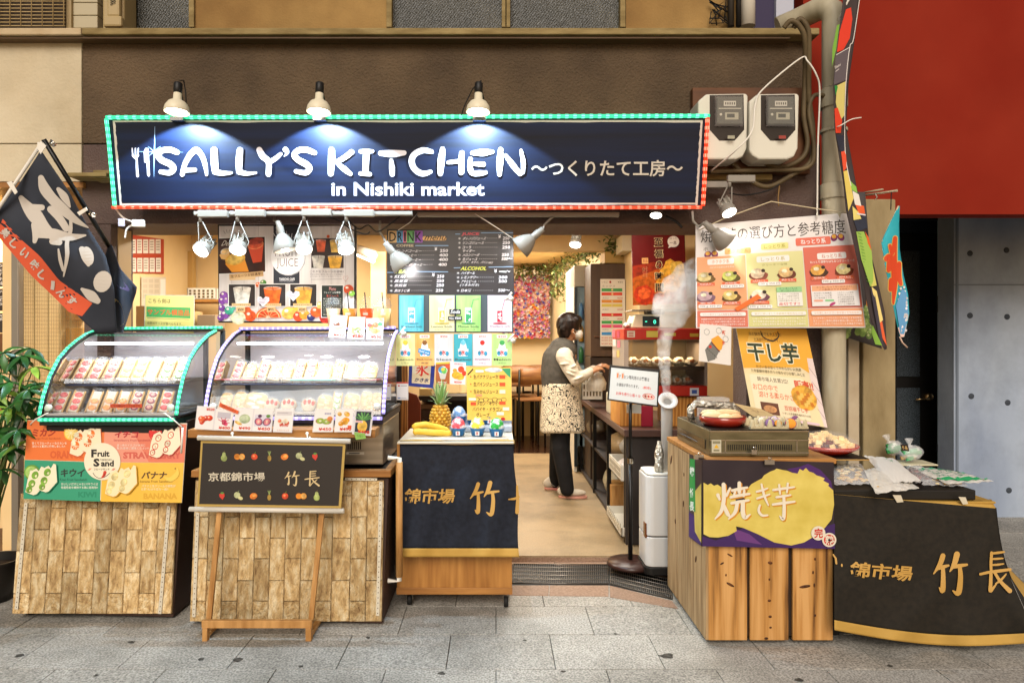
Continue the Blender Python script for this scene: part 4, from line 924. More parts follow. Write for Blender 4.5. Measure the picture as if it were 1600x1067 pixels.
# shelf board holding the price cards of the middle case
a, b = P(293, 671, 3.27), P(586, 684, 3.27); CR = 3.27
rl = thing('card_shelf', V((a.x, CR, b.z)), 'long wooden shelf board holding price cards below the violet case', 'shelf')
MB().box(a.x, b.x, CR, CR+.13, b.z, a.z, M['wood_h']).build('board', rl, bev=.003)
for px_ in (363, 480): MB().tube([P(px_, 676, CR-.012), P(px_, 684, CR-.014), P(px_+3, 687, CR-.014), P(px_+4, 682, CR-.014)], .004, M['white'], 6).lathe([(0, 0), (.008, 0), (.008, .006), (0, .007)], P(px_, 677, CR), M['white'], (0, -1, 0), 10).build('hook', rl)

# ------------------------------------------------------------------ goods in the cases
bread, creamc = flat('#cfa870', .8, k=.7), flat('#e8dcc6', .6, k=.7)
def make_sando(fruit, name='fruit_sandwich', rim=None, w=.052, h=.132, fr=3):
    r = bpy.data.objects.new(name, None); COL.objects.link(r); r['_o'] = (0, 0, 0); r['category'] = 'sandwich'
    lean = .62; u = V((0, sin(lean), cos(lean))); nn = V((0, cos(lean), -sin(lean)))
    def ob(mb, cx, cu, cn, hx, hu, hn, m): mb.obox(V((cx, 0, 0))+u*cu+nn*cn, (hx, 0, 0), u*hu, nn*hn, m)
    mb = MB(); ob(mb, 0, h/2, .016, w/2-.006, h/2-.004, .016, creamc); mb.build('cream', r, bev=.004)
    for s_ in (-1, 1): mb = MB(); ob(mb, s_*(w/2-.004), h/2, .018, .0045, h/2, .02, bread); mb.build('bread_slice', r, bev=.003)
    for k in range(fr):
        mb = MB(); c = u*(h*(.2+.3*k))-nn*.0005; f = flat(fruit, .4, spec=.6)
        if rim: mb.ell(c+V((.001, 0, 0)), (w*.34, .006, h*.125), flat(rim, .4), 12, 6, Matrix.Rotation(-lean, 3, 'X')); mb.ell(c-nn*.003+V((.001, 0, 0)), (w*.22, .005, h*.08), f, 10, 6, Matrix.Rotation(-lean, 3, 'X'))
        else: mb.ell(c, (w*.34, .006, h*.125), f, 12, 6, Matrix.Rotation(-lean+.0, 3, 'X'))
        mb.build('fruit', r)
    mb = MB()
    def wf(a, b):
        an = 2*PI*a; e = 1.0+.10*sin(an*5+b*9)*.5+(.35*max(0, b-.8)*5 if b > .8 else 0); t = b*h*1.18-.004
        k = 1 if b < .84 else 1-(b-.84)*3.2
        return u*t+nn*(.017+sin(an)*.026*k)+V((cos(an)*(w/2+.007)*e*(1 if b < .84 else .75), 0, 0))
    mb.grid(wf, 18, 8, M['casefilm']); mb.build('wrapper', r)
    return r
used = {}
def put(kind, make, px, py, D, label, group, sc=1, rz=0, tilt_y=.16):
    if kind not in used: used[kind] = make(); first = False
    else: first = True
    q = P(px, py, D); o = place(used[kind], first, q, label, group, rz, sc); o.rotation_euler = (-.12, tilt_y, rz); return o
S = {'straw': lambda: make_sando('#d8392c', rim=None), 'mango': lambda: make_sando('#f2b23c'), 'kiwi': lambda: make_sando('#f0ead0', rim='#6fa63c'), 'orange': lambda: make_sando('#f0962c', fr=2),
     'fig': lambda: make_sando('#e9a79a', rim='#a14c5c'), 'banana': lambda: make_sando('#f2e2a8')}
nm = {'straw': 'strawberry', 'mango': 'mango', 'kiwi': 'kiwi', 'orange': 'orange', 'fig': 'fig', 'banana': 'banana'}
def zD(py_, z): return (1.38-z)*F/(py_-CY)
zs = 1.162; ORD = ['leftmost', 'second', 'third', 'fourth', 'fifth', 'sixth', 'seventh', 'rightmost']
up = [('straw', 120), ('straw', 143), ('straw', 166), ('mango', 190), ('mango', 211), ('banana', 232), ('kiwi', 254), ('kiwi', 276)]
for i, (k, px) in enumerate(up): put(k, S[k], px, 530+(1.38-zs)*F/3.60, 3.60, '%s %s sandwich on the top shelf of the green lit case' % (ORD[i], nm[k]), 'sandwiches in the green lit case', 1.15, .18)
for i in range(8): put(up[(i*3+1) % 8][0], S[up[(i*3+1) % 8][0]], 150+i*19, 530+(1.38-zs)*F/3.74, 3.74, '%s wrapped sandwich in the back row of the green lit case' % ORD[i], 'back row sandwiches in the green lit case', 1.05, .12)
lo = [('straw', 88), ('straw', 112), ('orange', 141), ('orange', 164), ('orange', 186), ('fig', 207), ('fig', 230), ('straw', 254)]
for i, (k, px) in enumerate(lo): put(k, S[k], px, 530+(1.38-1.014)*F/3.44, 3.44, '%s %s sandwich on the bottom deck of the green lit case' % (ORD[i], nm[k]), 'sandwiches in the green lit case', 1.04, .30)
def d_(p): p.text('こちら側はサンプル品です。', (3, 3, 97, 17), '#7a1606', .01)
poster('sample_label', (172, 631, 222, 637), 3.398, flat('#e2582a'), 100, 20, d_, 'small orange sample label inside the green lit case', 'label', .001)
tag(MB().box(X10+.06, X10+.17, 3.72, 3.82, zs, zs+.07, flat('#c8321e', .4)).build('red_carton', bev=.003), 'red carton at the left end of the top shelf in the green lit case', 'box')
# middle case: wrapped rolls, round strawberry cakes
FILL = ['#e8a8a0', '#f0d48a', '#b8cc8a', '#f2e2c8', '#d88a5a']; fk = [0]
def make_roll(w=.06, h=.118):
    r = bpy.data.objects.new('wrapped_sandwich', None); COL.objects.link(r); r['_o'] = (0, 0, 0); r['category'] = 'sandwich'; fk[0] += 1
    R = Matrix.Rotation(-.62, 3, 'X'); W2 = w/2
    def sl(y0, y1, k, mat, nm_, bev=.004, s=1.0):
        o = [(-W2*s, 0), (W2*s, 0), (W2*s, h*.72*k), (W2*s*.86, h*.90*k), (W2*s*.45, h*k), (-W2*s*.45, h*k), (-W2*s*.86, h*.90*k), (-W2*s, h*.72*k)]
        MB().slab([R@V((x, y0, z+.002)) for x, z in o], R@V((0, -1, 0)), y1-y0, mat).build(nm_, r, bev=bev)
    sl(.0, .013, 1, bread, 'bread_slice'); sl(.0135, .028, .97, creamc, 'cream', .003, .96); sl(.0285, .042, 1, bread, 'bread_slice')
    m = MB(); f = flat(FILL[fk[0] % 5], .5)
    for k in range(5): m.ell(R@V((W2*.5*sin(k*2.4+fk[0]), -.001, h*(.18+.15*k))), (W2*.42, .0035, h*.085), f, 9, 6, R)
    m.build('filling', r)
    m = MB(); cc = R@V((0, .02, h*.5))
    def wf(a, b):
        an = 2*PI*a; k = 1 if b < .82 else 1-(b-.82)*4.2; e = 1+.08*sin(an*5+b*8)+.05*sin(an*9-b*13)
        return R@V((cos(an)*(W2+.008)*e*(k if b < .95 else .55), .021+sin(an)*.030*e*k, h*1.28*b-.003))
    m.grid(wf, 20, 9, M['casefilm']); m.build('wrapper', r); return r
def make_cake():
    r = bpy.data.objects.new('strawberry_cake', None); COL.objects.link(r); r['_o'] = (0, 0, 0); r['category'] = 'cake'
    MB().ell((0, .03, .030), (.040, .030, .034), flat('#d8b080', .6, k=.8), 18, 10, None, .015).build('bun', r)
    MB().lathe([(0, .0), (.034, .0), (.036, .01), (.030, .026), (0, .030)], (0, .006, .022), creamc, (0, -1, .25), 18).build('cream', r)
    for k in range(3): MB().ell((-.020+.020*k, -.022+.004*abs(k-1), .040+.006*(k == 1)), (.0085, .006, .013), flat('#d6402e', .35), 10, 8).build('strawberry', r)
    MB().ell((0, .02, .034), (.046, .048, .040), M['casefilm'], 14, 9, None, .06).build('wrapper', r); return r
NW = ['leftmost', 'second', 'third', 'fourth', 'fifth', 'sixth', 'seventh', 'eighth', 'ninth', 'tenth', 'rightmost']
for i, (px, k) in enumerate(((366, 'straw'), (386, 'roll'), (406, 'straw'), (426, 'roll'), (444, 'roll'), (463, 'fig'), (481, 'fig'), (503, 'roll2'), (525, 'mango'), (548, 'roll2'), (574, 'roll2'))):
    mk = S.get(k) or (lambda w=(.085 if k == 'roll2' else .062): make_roll(w))
    put(k, mk, px, 530+(1.38-zs)*F/3.68, 3.68, '%s wrapped %s on the top shelf of the violet lit case' % (NW[i], 'sandwich' if k in S else 'white roll'), 'goods on the top shelf of the violet lit case', 1.0, .1)
for i, (px, k, s_) in enumerate(((348, 'roll', 1), (370, 'roll', 1.05), (396, 'roll3', 1), (423, 'cake', 1), (449, 'cake', 1), (481, 'cake', 1), (505, 'roll2', .86), (524, 'kiwi', .9), (548, 'roll2', .95), (571, 'roll', 1.05), (588, 'roll', 1))):
    mk = S.get(k) or (make_cake if k == 'cake' else (lambda w={'roll3': .11, 'roll2': .085}.get(k, .062): make_roll(w)))
    put(k, mk, px, 530+(1.38-1.014)*F/3.50, 3.50, '%s %s on the bottom deck of the violet lit case' % (NW[i], {'cake': 'round strawberry cake', 'kiwi': 'kiwi sandwich'}.get(k, 'wrapped white roll')), 'goods on the bottom deck of the violet lit case', s_, .2)
for x0, x1, c, w_ in ((345, 395, '#a8303a', 'red tray at the left'), (452, 520, '#4fae92', 'green tray in the middle'), (545, 592, '#8e3038', 'dark red tray at the right')):
    a, b = P(x0, 0, 3.62), P(x1, 0, 3.62); tag(MB().box(a.x, b.x, 3.62, 3.80, zs-.001, zs+.004, flat(c, .3)).build('tray', bev=.002), '%s of the top shelf in the violet lit case' % w_, 'tray')

# ------------------------------------------------------------------ price cards
def card(q, price, label, draw, D=3.25, group='price cards on the wooden shelf', bg='#ece8ea', th=.0015):
    def dd(p):
        p.rect(4, 4, 96, 136, '#f3f0ee'); draw(p)
        if price: p.text(price, (28, 112, 92, 131), '#d63a1e', .03)
    return poster('price_card', q, D, flat(bg, .25, spec=.6), 100, 140, dd, label, 'price card', th, group=group)
def blobs(cols, n=9, x0=14, x1=86, y0=50, y1=104, r=(9, 15)):
    def f(p):
        for i in range(n): c = random.choice(cols); x, y, rr = ru(x0+8, x1-8), ru(y0+8, y1-6), ru(*r); p.ell(x, y, rr, rr*ru(.7, 1), c, ru(0, 90)).ell(x-rr*.3, y-rr*.3, rr*.3, rr*.22, '#f7ddc0')
    return f
def seq(*fs): return lambda p: [f(p) for f in fs]
card(((308, 634), (337, 635), (333, 672), (304, 670)), None, 'price card of a heap of strawberries at the left end of the shelf', seq(blobs(['#e04a30', '#e86a40', '#d83a28'], 8, r=(13, 18)), lambda p: p.text('¥520', (52, 10, 96, 26), '#d63a1e', .03)))
card(((337, 638), (366, 641), (361, 673), (333, 672)), '¥400', 'price card of dragon fruit under the orange sticker', seq(lambda p: p.rect(14, 20, 86, 60, '#c7c2cc'), blobs(['#c8325c', '#e05a7c'], 5, y0=60), lambda p: [p.line([(50, 84), (50+34*cos(a), 84+30*sin(a))], 4, '#c8325c') for a in (-2.6, -2, -1.2, -.6, .1)]))
card(((368, 636), (397, 638), (393, 674), (364, 673)), '¥490', 'price card of a pale green melon', lambda p: p.ell(56, 66, 30, 28, '#b9c8a0').ell(52, 60, 20, 18, '#c8d4b2').ell(24, 92, 22, 9, '#eab14c', 25).ell(26, 88, 18, 5, '#f6d890', 25))
card(((397, 638), (428, 638), (424, 675), (393, 674)), '¥450', 'price card of cut figs', lambda p: p.rect(8, 36, 92, 108, '#dfd9e6').ell(30, 80, 20, 24, '#7d4a72', -25).ell(30, 80, 15, 19, '#e88a94', -25).ell(72, 80, 20, 24, '#7d4a72', 25).ell(72, 80, 15, 19, '#e88a94', 25).ell(30, 80, 6, 9, '#f2c8b4').ell(72, 80, 6, 9, '#f2c8b4').ell(34, 46, 10, 10, '#6a3c62').ell(76, 46, 11, 9, '#5f8a3a'))
card(((430, 638), (460, 638), (456, 676), (426, 675)), None, 'price card of small filled cream puffs, right of the figs card', seq(lambda p: p.rect(10, 18, 90, 40, '#dcd6d8').rect(14, 24, 70, 28, '#b9b2b8'), blobs(['#e9c8a0', '#e07050', '#efdcc0'], 7, y0=56, y1=96), lambda p: p.text('¥390', (30, 90, 78, 106), '#d63a1e', .03).text('マスカット入り', (20, 122, 84, 132), '#e07a3a')))
card(((492, 639), (523, 639), (520, 675), (488, 675)), '¥450', 'price card of kiwi slices right of the gap', lambda p: p.ell(32, 72, 22, 18, '#b98a5a').ell(34, 72, 19, 16, '#9ab84e').ell(66, 76, 24, 18, '#b98a5a').ell(62, 76, 20, 16, '#a9c45c').ell(34, 72, 6, 5, '#eef0d0').ell(62, 76, 6, 5, '#eef0d0').ell(80, 60, 14, 16, '#d98a50').text('新発売', (52, 22, 84, 34), '#6a64a8', .01))
card(((525, 638), (553, 638), (551, 675), (522, 675)), '¥490', 'price card of bright orange mandarin slices', seq(blobs(['#f2a42c', '#f6bc50'], 12, y0=22, y1=106, r=(13, 17)), lambda p: p.rect(72, 100, 92, 120, '#e06038')))
card(((554, 639), (584, 640), (579, 681), (550, 678)), '¥450', 'dark framed price card of a pineapple at the right end of the shelf', lambda p: (p.rect(4, 4, 96, 136, '#d9d7dc'), p.rect(12, 12, 90, 126, '#2c3540'), [p.line([(52, 60), (52+40*cos(a), 52+38*sin(a)*.9)], 8, random.choice(['#4f8a4a', '#6fae5e'])) for a in (-2.9, -2.4, -1.9, -1.5, -1.0, -.6, -.2)], p.ell(50, 92, 26, 32, '#eec258'), p.rect(10, 62, 50, 74, '#e8e2dc').text('PINE', (14, 64, 46, 72), '#d63a6e', .02)), D=3.24)
def d_(p): p.text('売切れ', (10, 3, 90, 17), '#8a2410')
poster('sticker', ((344, 629), (373, 642), (371, 647), (342, 635)), 3.243, flat('#e8683a'), 100, 20, d_, 'orange sticker slanting across the dragon fruit card', 'sticker', .001)
def d_(p): p.text('うまい', (20, 30, 80, 70), '#2f5a24')
poster('leaf_tag', ((553, 675), (570, 677), (572, 685), (556, 687)), 3.235, flat('#8fbf5c'), 100, 100, d_, 'light green leaf shaped tag under the pineapple card', 'tag', .002)
card(((517, 492), (543, 493), (539, 528), (513, 527)), '¥450', 'price card with a banana and chocolate on top of the violet case', lambda p: p.ell(50, 68, 38, 20, '#f2dca0').ell(50, 58, 36, 17, '#f3f0ee').poly([(16, 48), (34, 58), (50, 44), (64, 58), (56, 66), (26, 66)], '#8a5a42').line([(18, 78), (50, 90), (84, 70)], 2, '#5a4a3a'), D=3.80, group='price cards on top of the violet case')
card(((546, 495), (571, 495), (569, 530), (542, 529)), '¥580', 'price card with green grapes on top of the violet case', seq(lambda p: p.rect(14, 24, 86, 112, '#d6cfe0').text('ぶどう', (44, 28, 54, 60), '#4a4470'), blobs(['#a8c07a', '#8fae64', '#bccf92'], 22, y0=62, y1=112, r=(5, 8))), D=3.80, group='price cards on top of the violet case')
card(((572, 497), (600, 497), (598, 531), (572, 530)), '¥530', 'price card with peaches and a clip on top of the violet case', seq(blobs(['#f2b070', '#f6c890', '#ee9a70'], 9, y0=34, y1=104, r=(14, 18)), lambda p: p.ell(80, 40, 14, 12, '#6fbf8a').ell(20, 48, 13, 12, '#ee8a8a').poly([(74, 0), (98, 8), (92, 22), (72, 12)], '#f2dc9a')), D=3.80, group='price cards on top of the violet case')

# ================================================================== FRUIT SANDWICH BANNER ON THE LEFT CART
fb = thing('fruit_sand_banner', PL1.at(165, 785, 30), 'four colour banner of orange, strawberry, kiwi and banana sandwiches', 'banner')
PB = Pl(P(37, 779, 3.33), P(285, 785, 3.33), P(43, 656, 3.40))
Q = ((43, 656), (292, 661), (284, 785), (37, 779)); mb = MB().slab([PB.at(x, y) for x, y in Q], PB.n, .003, flat('#e8ddc6', .35))
mb.build('sheet', fb); mb = MB(); T = lambda a, b: (a, b)
def zz(x, y): return (30+x/5.926, 650+y/5.926)
class ZP(Print):
    pass
zp = Print(mb, lambda x, y, l: PB.at(30+x/5.926, 650+y/5.926, l), 1)
G = lambda h: flat(h, .32, spec=.5)
zp.poly([(75, 40), (790, 55), (785, 425), (52, 402)], G('#e8742c')); zp.poly([(796, 55), (1550, 75), (1528, 430), (770, 425)], G('#e2785a')); zp.poly([(796, 57), (1010, 62), (1200, 425), (772, 423)], G('#e8957a'))
zp.poly([(50, 405), (760, 428), (748, 790), (38, 765)], G('#2a9a74')); zp.poly([(768, 428), (1525, 432), (1503, 802), (755, 790)], G('#eebc3a'))
for t_, b_, c_ in (('ORANGE', (285, 320, 590, 392), '#d8602a'), ('STRAWBERRY', (962, 332, 1500, 394), '#d2604e'), ('KIWI', (545, 700, 715, 752), '#1f8a66'), ('BANANA', (1150, 712, 1465, 768), '#dba62c')): zp.text(t_, b_, c_, .05)
zp.text('ミカン', (115, 118, 330, 188), '#a82c14', .035, slant=.05).text('Orange Fruit Sandwich', (108, 198, 385, 220), '#a8401c', .0).text('甘くてフルーティーなミカンを', (118, 240, 440, 262), '#f7efdc', .012).text('ゴロっと贅沢に使用しました!!', (120, 268, 425, 290), '#f7efdc', .012)
zp.text('イチゴ', (878, 135, 1105, 200), '#b5202a', .035, slant=.05).text('Strawberry Fruit Sandwich', (875, 214, 1215, 238), '#b5343a').text('真っ赤なイチゴが本当に', (905, 258, 1168, 280), '#f6dccc', .01).text('贅沢!是非ご賞味ください!!', (905, 286, 1200, 308), '#f6dccc', .01)
zp.text('キウイ', (380, 488, 600, 562), '#22382c', .035, slant=.05).text('Kiwi Fruit Sandwich', (378, 576, 628, 598), '#1d5a44').text('おいしいだけじゃない!!キウイは', (390, 616, 730, 640), '#eef0dc', .012).text('免疫機能を維持する為に超有効!!', (388, 648, 730, 672), '#eef0dc', .012)
zp.text('バナナ', (1128, 512, 1362, 580), '#5a3a1c', .035, slant=.05).text('banana Fruit Sandwich', (1120, 592, 1418, 614), '#8a6420').text('バナナと生クリームの相性が', (1135, 634, 1448, 658), '#f8edc4', .01).text('抜群!もはや恋な一品!!', (1132, 664, 1382, 686), '#f8edc4', .01)
zp.ell(480, 155, 66, 70, '#f0b43c').ell(480, 155, 56, 60, '#f6cc6a'); [zp.line([(480, 155), (480+54*cos(a*.7), 155+56*sin(a*.7))], 5, '#f8e6b4') for a in range(9)]
zp.ell(1262, 160, 62, 66, '#d6302a').poly([(1240, 100), (1270, 120), (1320, 100), (1300, 125), (1250, 118)], '#2e7a3a'); [zp.ell(1230+random.random()*50, 130+random.random()*80, 3, 4, '#f6c8a0') for _ in range(9)]
zp.ell(120, 520, 72, 70, '#6fa03a', -30).ell(118, 520, 58, 56, '#a8cc6c', -30).ell(118, 520, 16, 20, '#f0f2d0', -30)
zp.line([(1340, 560, 6), (1400, 585, 40), (1460, 540, 44), (1470, 488, 10)], 30, '#f0cc56', smooth=True).line([(1448, 482), (1446, 488)], 8, '#5a4520')
def big_sando(x, y, fr, rim, face, sh, kind):
    for dx, dy in ((0, 26), (115, 0)):
        X, Y = x+dx, y+dy
        o = [(X+100, Y), (X+120, Y+26), (X+146, Y-18), (X+168, Y-10), (X+178, Y+150), (X+100, Y+238), (X+72, Y+246), (X+30, Y+232), (X-2, Y+218), (X+20, Y+100), (X+44, Y+30)]
        zp.poly([(a_+7, b_+7) for a_, b_ in o], sh); zp.poly(o, face)
        for k, (ax_, ay_) in enumerate(((88, 62), (58, 140), (40, 196))):
            if dx == 0 and k == 2: ax_ = 34
            rx, ry = (27, 34) if k < 2 else (24, 28)
            if kind == 'kiwi': zp.ell(X+ax_, Y+ay_, rx+4, ry+4, rim, 30).ell(X+ax_+8, Y+ay_+8, rx*.38, ry*.38, '#e6e8b4', 30); [zp.ell(X+ax_+8+13*cos(a), Y+ay_+8+15*sin(a), 2, 3, '#3b4a1c') for a in (2, 2.6, 3.2, 3.8, 4.4)]
            elif kind == 'straw': zp.ell(X+ax_, Y+ay_, rx, ry, rim, 30).ell(X+ax_, Y+ay_, rx-7, ry-8, face, 30).line([(X+ax_-2, Y+ay_-10), (X+ax_+4, Y+ay_+8)], 4, fr)
            elif kind == 'orange':
                if k == 2: continue
                zp.ell(X+ax_-6, Y+ay_+6, rx+8, ry+6, rim, 30); [zp.line([(X+ax_-6, Y+ay_+6), (X+ax_-6+40*cos(a), Y+ay_+6+42*sin(a))], 5, face, cap=False) for a in (0.2, .9, 1.6, 2.3, 3.0, 3.7)]; zp.ell(X+ax_-24, Y+ay_-14, 22, 24, face)
            else: zp.ell(X+ax_, Y+ay_, rx+4, ry+3, rim, 30).ell(X+ax_, Y+ay_, rx-6, ry-8, '#f3dfa0', 30)
zp.L = 4
big_sando(470, 100, 0, '#ea7424', '#f3e4c2', '#c9541c', 'orange'); big_sando(1205, 115, '#cf3a2a', '#cf3a2a', '#f6e6c6', '#b83a2c', 'straw'); big_sando(66, 458, 0, '#7fae3c', '#f2e8c8', '#1c7a58', 'kiwi'); big_sando(806, 472, 0, '#ecd490', '#f4e4b4', '#d9a02c', 'banana')
zp.L = 7; zp.ell(772, 420, 168, 172, '#f2e6ca', n=40)
zp.text('F', (670, 308, 722, 382), '#221a14', .05).text('ruit', (728, 322, 840, 376), '#221a14', .04).text('S', (690, 392, 748, 468), '#221a14', .05).text('and', (760, 408, 880, 466), '#221a14', .04).text('TAKECHO', (752, 396, 860, 412), '#221a14', .02).text('フルーツサンド', (694, 482, 840, 502), '#221a14', .02)
for x_ in (642, 862): [zp.line([(x_+k*12, 500), (x_+k*12+16, 484)], 6, '#e0745a') for k in range(2)]
zp.line([(688, 526), (710, 556), (750, 574), (800, 560), (842, 528)], 5, '#221a14', smooth=True); zp.line([(770, 568, 12), (790, 545, 26), (798, 520, 30)], 20, '#d23c26', smooth=True).line([(788, 556), (796, 530)], 4, '#221a14')
zp.ell(110, 75, 9, 9, '#3a2c20').ell(1512, 100, 9, 9, '#3a2c20')
mb.build('artwork', fb)
cable(((47, 663), (55, 655), (75, 645)), .003, M['white'], 'white string at the left corner of the fruit sandwich banner', D=3.31, smooth=False, name='string'); cable(((284, 667), (270, 655), (256, 645)), .003, M['white'], 'white string at the right corner of the fruit sandwich banner', D=3.31, smooth=False, name='string')
cable(((285, 668), (284, 690), (283, 708)), .005, M['white'], 'loose knotted string end on the strawberry corner of the banner', D=3.31, smooth=False, name='string')

# ================================================================== SCROLL BANNER ON AN EASEL
es_ = thing('easel', P(400, 998, 3.15), 'light wooden easel with two slanting legs holding the black scroll', 'easel')
PS = Pl(P(318, 975, 3.16), P(487, 975, 3.16), P(340, 690, 3.235))
for a, b in (((352, 700), (325, 972)), ((512, 705), (485, 972))):
    MB().slab([PS.at(a[0]-4, a[1]), PS.at(a[0]+4, a[1]), PS.at(b[0]+4, b[1]), PS.at(b[0]-4, b[1])], PS.n, .018, M['easel']).build('leg', es_, bev=.002)
a, b = P(316, 968, 3.135), P(488, 980, 3.135); MB().box(a.x, b.x, 3.125, 3.145, b.z, a.z, M['easel']).build('crossbar', es_, bev=.002)
for x0, x1 in ((317, 325), (478, 487)): a, b = P(x0, 980, 3.13), P(x1, 999, 3.13); MB().box(a.x, b.x, 3.12, 3.15, 0, a.z, M['easel']).build('foot', es_, bev=.002); MB().box(a.x, b.x, 3.15, 3.33, .012, .03, M['easel']).build('foot_rail', es_, bev=.002)
sc_ = thing('scroll_banner', PS.at(425, 797, 20), 'black hanging scroll with fruit drawings and the words 京都錦市場 竹長', 'banner')
MB().tube([PS.at(312, 683.5, 34), PS.at(549, 689, 34)], .012, M['rod'], 12).build('top_rod', sc_); MB().tube([PS.at(299, 794, 34), PS.at(539, 797, 34)], .012, M['rod'], 12).build('bottom_rod', sc_)
def sat(x, y, l): return PS.at(x, y, l+26+3*sin(x*.03)*sin((y-690)*.03))
mb = MB(); Q = ((316, 688), (541, 693), (534, 793), (310, 790)); T = tilt(Q)
mb.grid(lambda u, v: sat(*T(u, v), 0), 12, 6, flat('#b99a4e', .5)); mb.grid(lambda u, v: sat(*T(.014+u*.968, .035+v*.93), 1), 12, 6, flat('#2a221c', .6))
mb.build('cloth', sc_, solid=0); mb = MB(); p = Print(mb, sat, 3)
row = ['pear', 'orange', 'apple', 'pine', 'mango', 'melon', 'straw']
for i, k in enumerate(row): fruit_icon(p, k, 352+i*23.6, 713, 1.05)
for i, k in enumerate(row[::-1]): fruit_icon(p, k, 349+i*24.6, 774, 1.05)
p.text('京都錦市場', (328, 737, 416, 751), '#d9cfb8', .014, 3)
def brush(p, strokes, box, c, k=1.0):
    """brush characters: strokes in a 100 x 100 field"""
    x0, y0, x1, y1 = box; sx, sy = (x1-x0)/100, (y1-y0)/100
    for s_ in strokes: p.line([(x0+a[0]*sx, y0+a[1]*sy, a[2]*min(sx, sy)*k) for a in s_], 3, c, smooth=True)
TAKE = [[(30, 0, 12), (22, 22, 11), (4, 48, 3)], [(16, 34, 8), (30, 30, 9), (46, 26, 5)], [(30, 34, 9), (31, 60, 11), (29, 94, 12), (20, 86, 3)],
        [(70, -4, 14), (63, 20, 12), (50, 42, 3)], [(60, 30, 8), (76, 27, 9), (98, 24, 6)], [(78, 30, 9), (80, 60, 12), (74, 100, 13), (58, 94, 3)]]
CHO = [[(38, 2, 8), (36, 30, 8), (37, 52, 7)], [(36, 4, 6), (58, 2, 7), (78, 0, 5)], [(38, 18, 5), (58, 17, 6), (74, 16, 4)], [(38, 33, 5), (58, 32, 6), (76, 30, 4)],
       [(2, 56, 7), (30, 51, 8), (60, 48, 9), (98, 44, 7)], [(36, 56, 9), (35, 80, 10), (34, 98, 10), (44, 90, 7), (54, 80, 3)], [(84, 56, 4), (66, 72, 7), (50, 80, 3)], [(48, 52, 8), (66, 74, 9), (96, 98, 13)]]
brush(p, TAKE, (446, 737, 470, 757), '#d8bf8e', 1.0); brush(p, CHO, (478, 735, 501, 758), '#d8bf8e', 1.0)
mb.build('artwork', sc_)
# ================================================================== BOARDS HANGING IN THE OPENING
class ZPr(Print):
    def __init__(s, mb, pl, ox, oy, k, L=1): Print.__init__(s, mb, lambda x, y, l: pl.at(ox+x/k, oy+y/k, l), L)
JP = flatpl(3.93)
jb = thing('juice_board', JP.at(447, 503), 'large fruit juice poster board with cup photos and fruit along its foot', 'poster board')
MB().slab([JP.at(x, y) for x, y in ((340, 350), (556, 353), (556, 505), (341, 504))], JP.n, .03, M['black']).build('backing', jb, bev=.002)
mb = MB(); p = ZPr(mb, JP, 280, 310, 4.85)
p.rect(302, 210, 1325, 930, noisy('whitewashed_board', '#c9c3c0', '#e6e1dc', 3, 6, .5, k=.9, stretch=(6, 1, .6)))
for x in (395, 490, 600, 1000, 1150, 1260): p.rect(x, 210, x+2, 930, '#a8a19c')
p.poly([(302, 295), (655, 285), (660, 565), (302, 580)], '#efece6').poly([(302, 305), (648, 292), (652, 556), (302, 572)], noisy('dark_photo', '#1c120f', '#4a2418', 6, 4, .5))
p.poly([(335, 400), (385, 385), (375, 470), (320, 460), (305, 430)], '#e9b56a').ell(350, 400, 38, 22, '#d9d0c0', -20).ell(350, 402, 32, 17, '#efc27c', -20)
p.poly([(355, 470), (490, 440), (528, 555), (400, 560), (350, 500)], '#f09a2a').ell(425, 460, 78, 46, '#f6b548', -15).ell(425, 460, 64, 36, '#fbc862', -15)
p.poly([(520, 365), (640, 340), (625, 480), (560, 490)], '#e2502a').ell(580, 352, 62, 34, '#f0824c', -12).ell(580, 352, 52, 26, '#e8592e', -12).ell(580, 325, 60, 26, '#b03a20', -12)
p.text('Delicious', (318, 320, 470, 360), '#e8dcc8', .0, slant=.15)
for a in range(4): p.line([(350+a*14, 260+abs(a-1.5)*6), (345+a*22-8, 235+abs(a-1.5)*8)], 3, '#4a423c')
p.poly([(380, 575), (638, 550), (640, 590), (382, 618)], '#d9b078').text('生フルーツが超濃厚!!', ((390, 582), (632, 558), (633, 580), (392, 606)), '#4a3018', .01).poly([(385, 605), (578, 590), (578, 618), (386, 622)], '#e6c592')
p.rect(715, 210, 912, 645, '#2b2e38')
for a, b in (((730, 290), (715, 265)), ((820, 295), (812, 250)), ((835, 298), (832, 270)), ((850, 300), (856, 268)), ((870, 300), (888, 270)), ((745, 280), (735, 250))): p.line([a, b], 4, '#eef0f4')
p.ell(828, 452, 130, 135, '#b9b6b4').ell(824, 448, 128, 132, '#f2f0ee', n=36)
p.text('FRUIT', (728, 362, 905, 440), '#5a4038', -.012).text('JUICE', (738, 455, 900, 535), '#5a4038', -.012).text('フルーツジュース', (756, 546, 880, 556), '#8a7a70')
p.text('TAKECHO CAFE', (758, 603, 876, 622), '#f2f2f2', .03).text('FRESH FRUIT JUICE BAR', (762, 625, 868, 633), '#d8d8dc', .01)
p.rect(1002, 305, 1246, 528, '#3a2a26'); cupd(p, 1075, 318, 78, 88, '#f0683a'); cupd(p, 1180, 320, 76, 90, '#f2c05a'); cupd(p, 1055, 440, 100, 90, '#ded8ca'); cupd(p, 1182, 440, 110, 90, '#eeb13a'); p.ell(1130, 290, 12, 12, '#e8622c')
p.text('これが生フルーツの甘味!!', (992, 545, 1248, 565), '#3a3634', .0).text(junk(18), (992, 572, 1240, 582), '#6a645e').text(junk(18), (992, 588, 1230, 598), '#6a645e').line([(1000, 615), (1235, 612)], 2, '#3a3634')
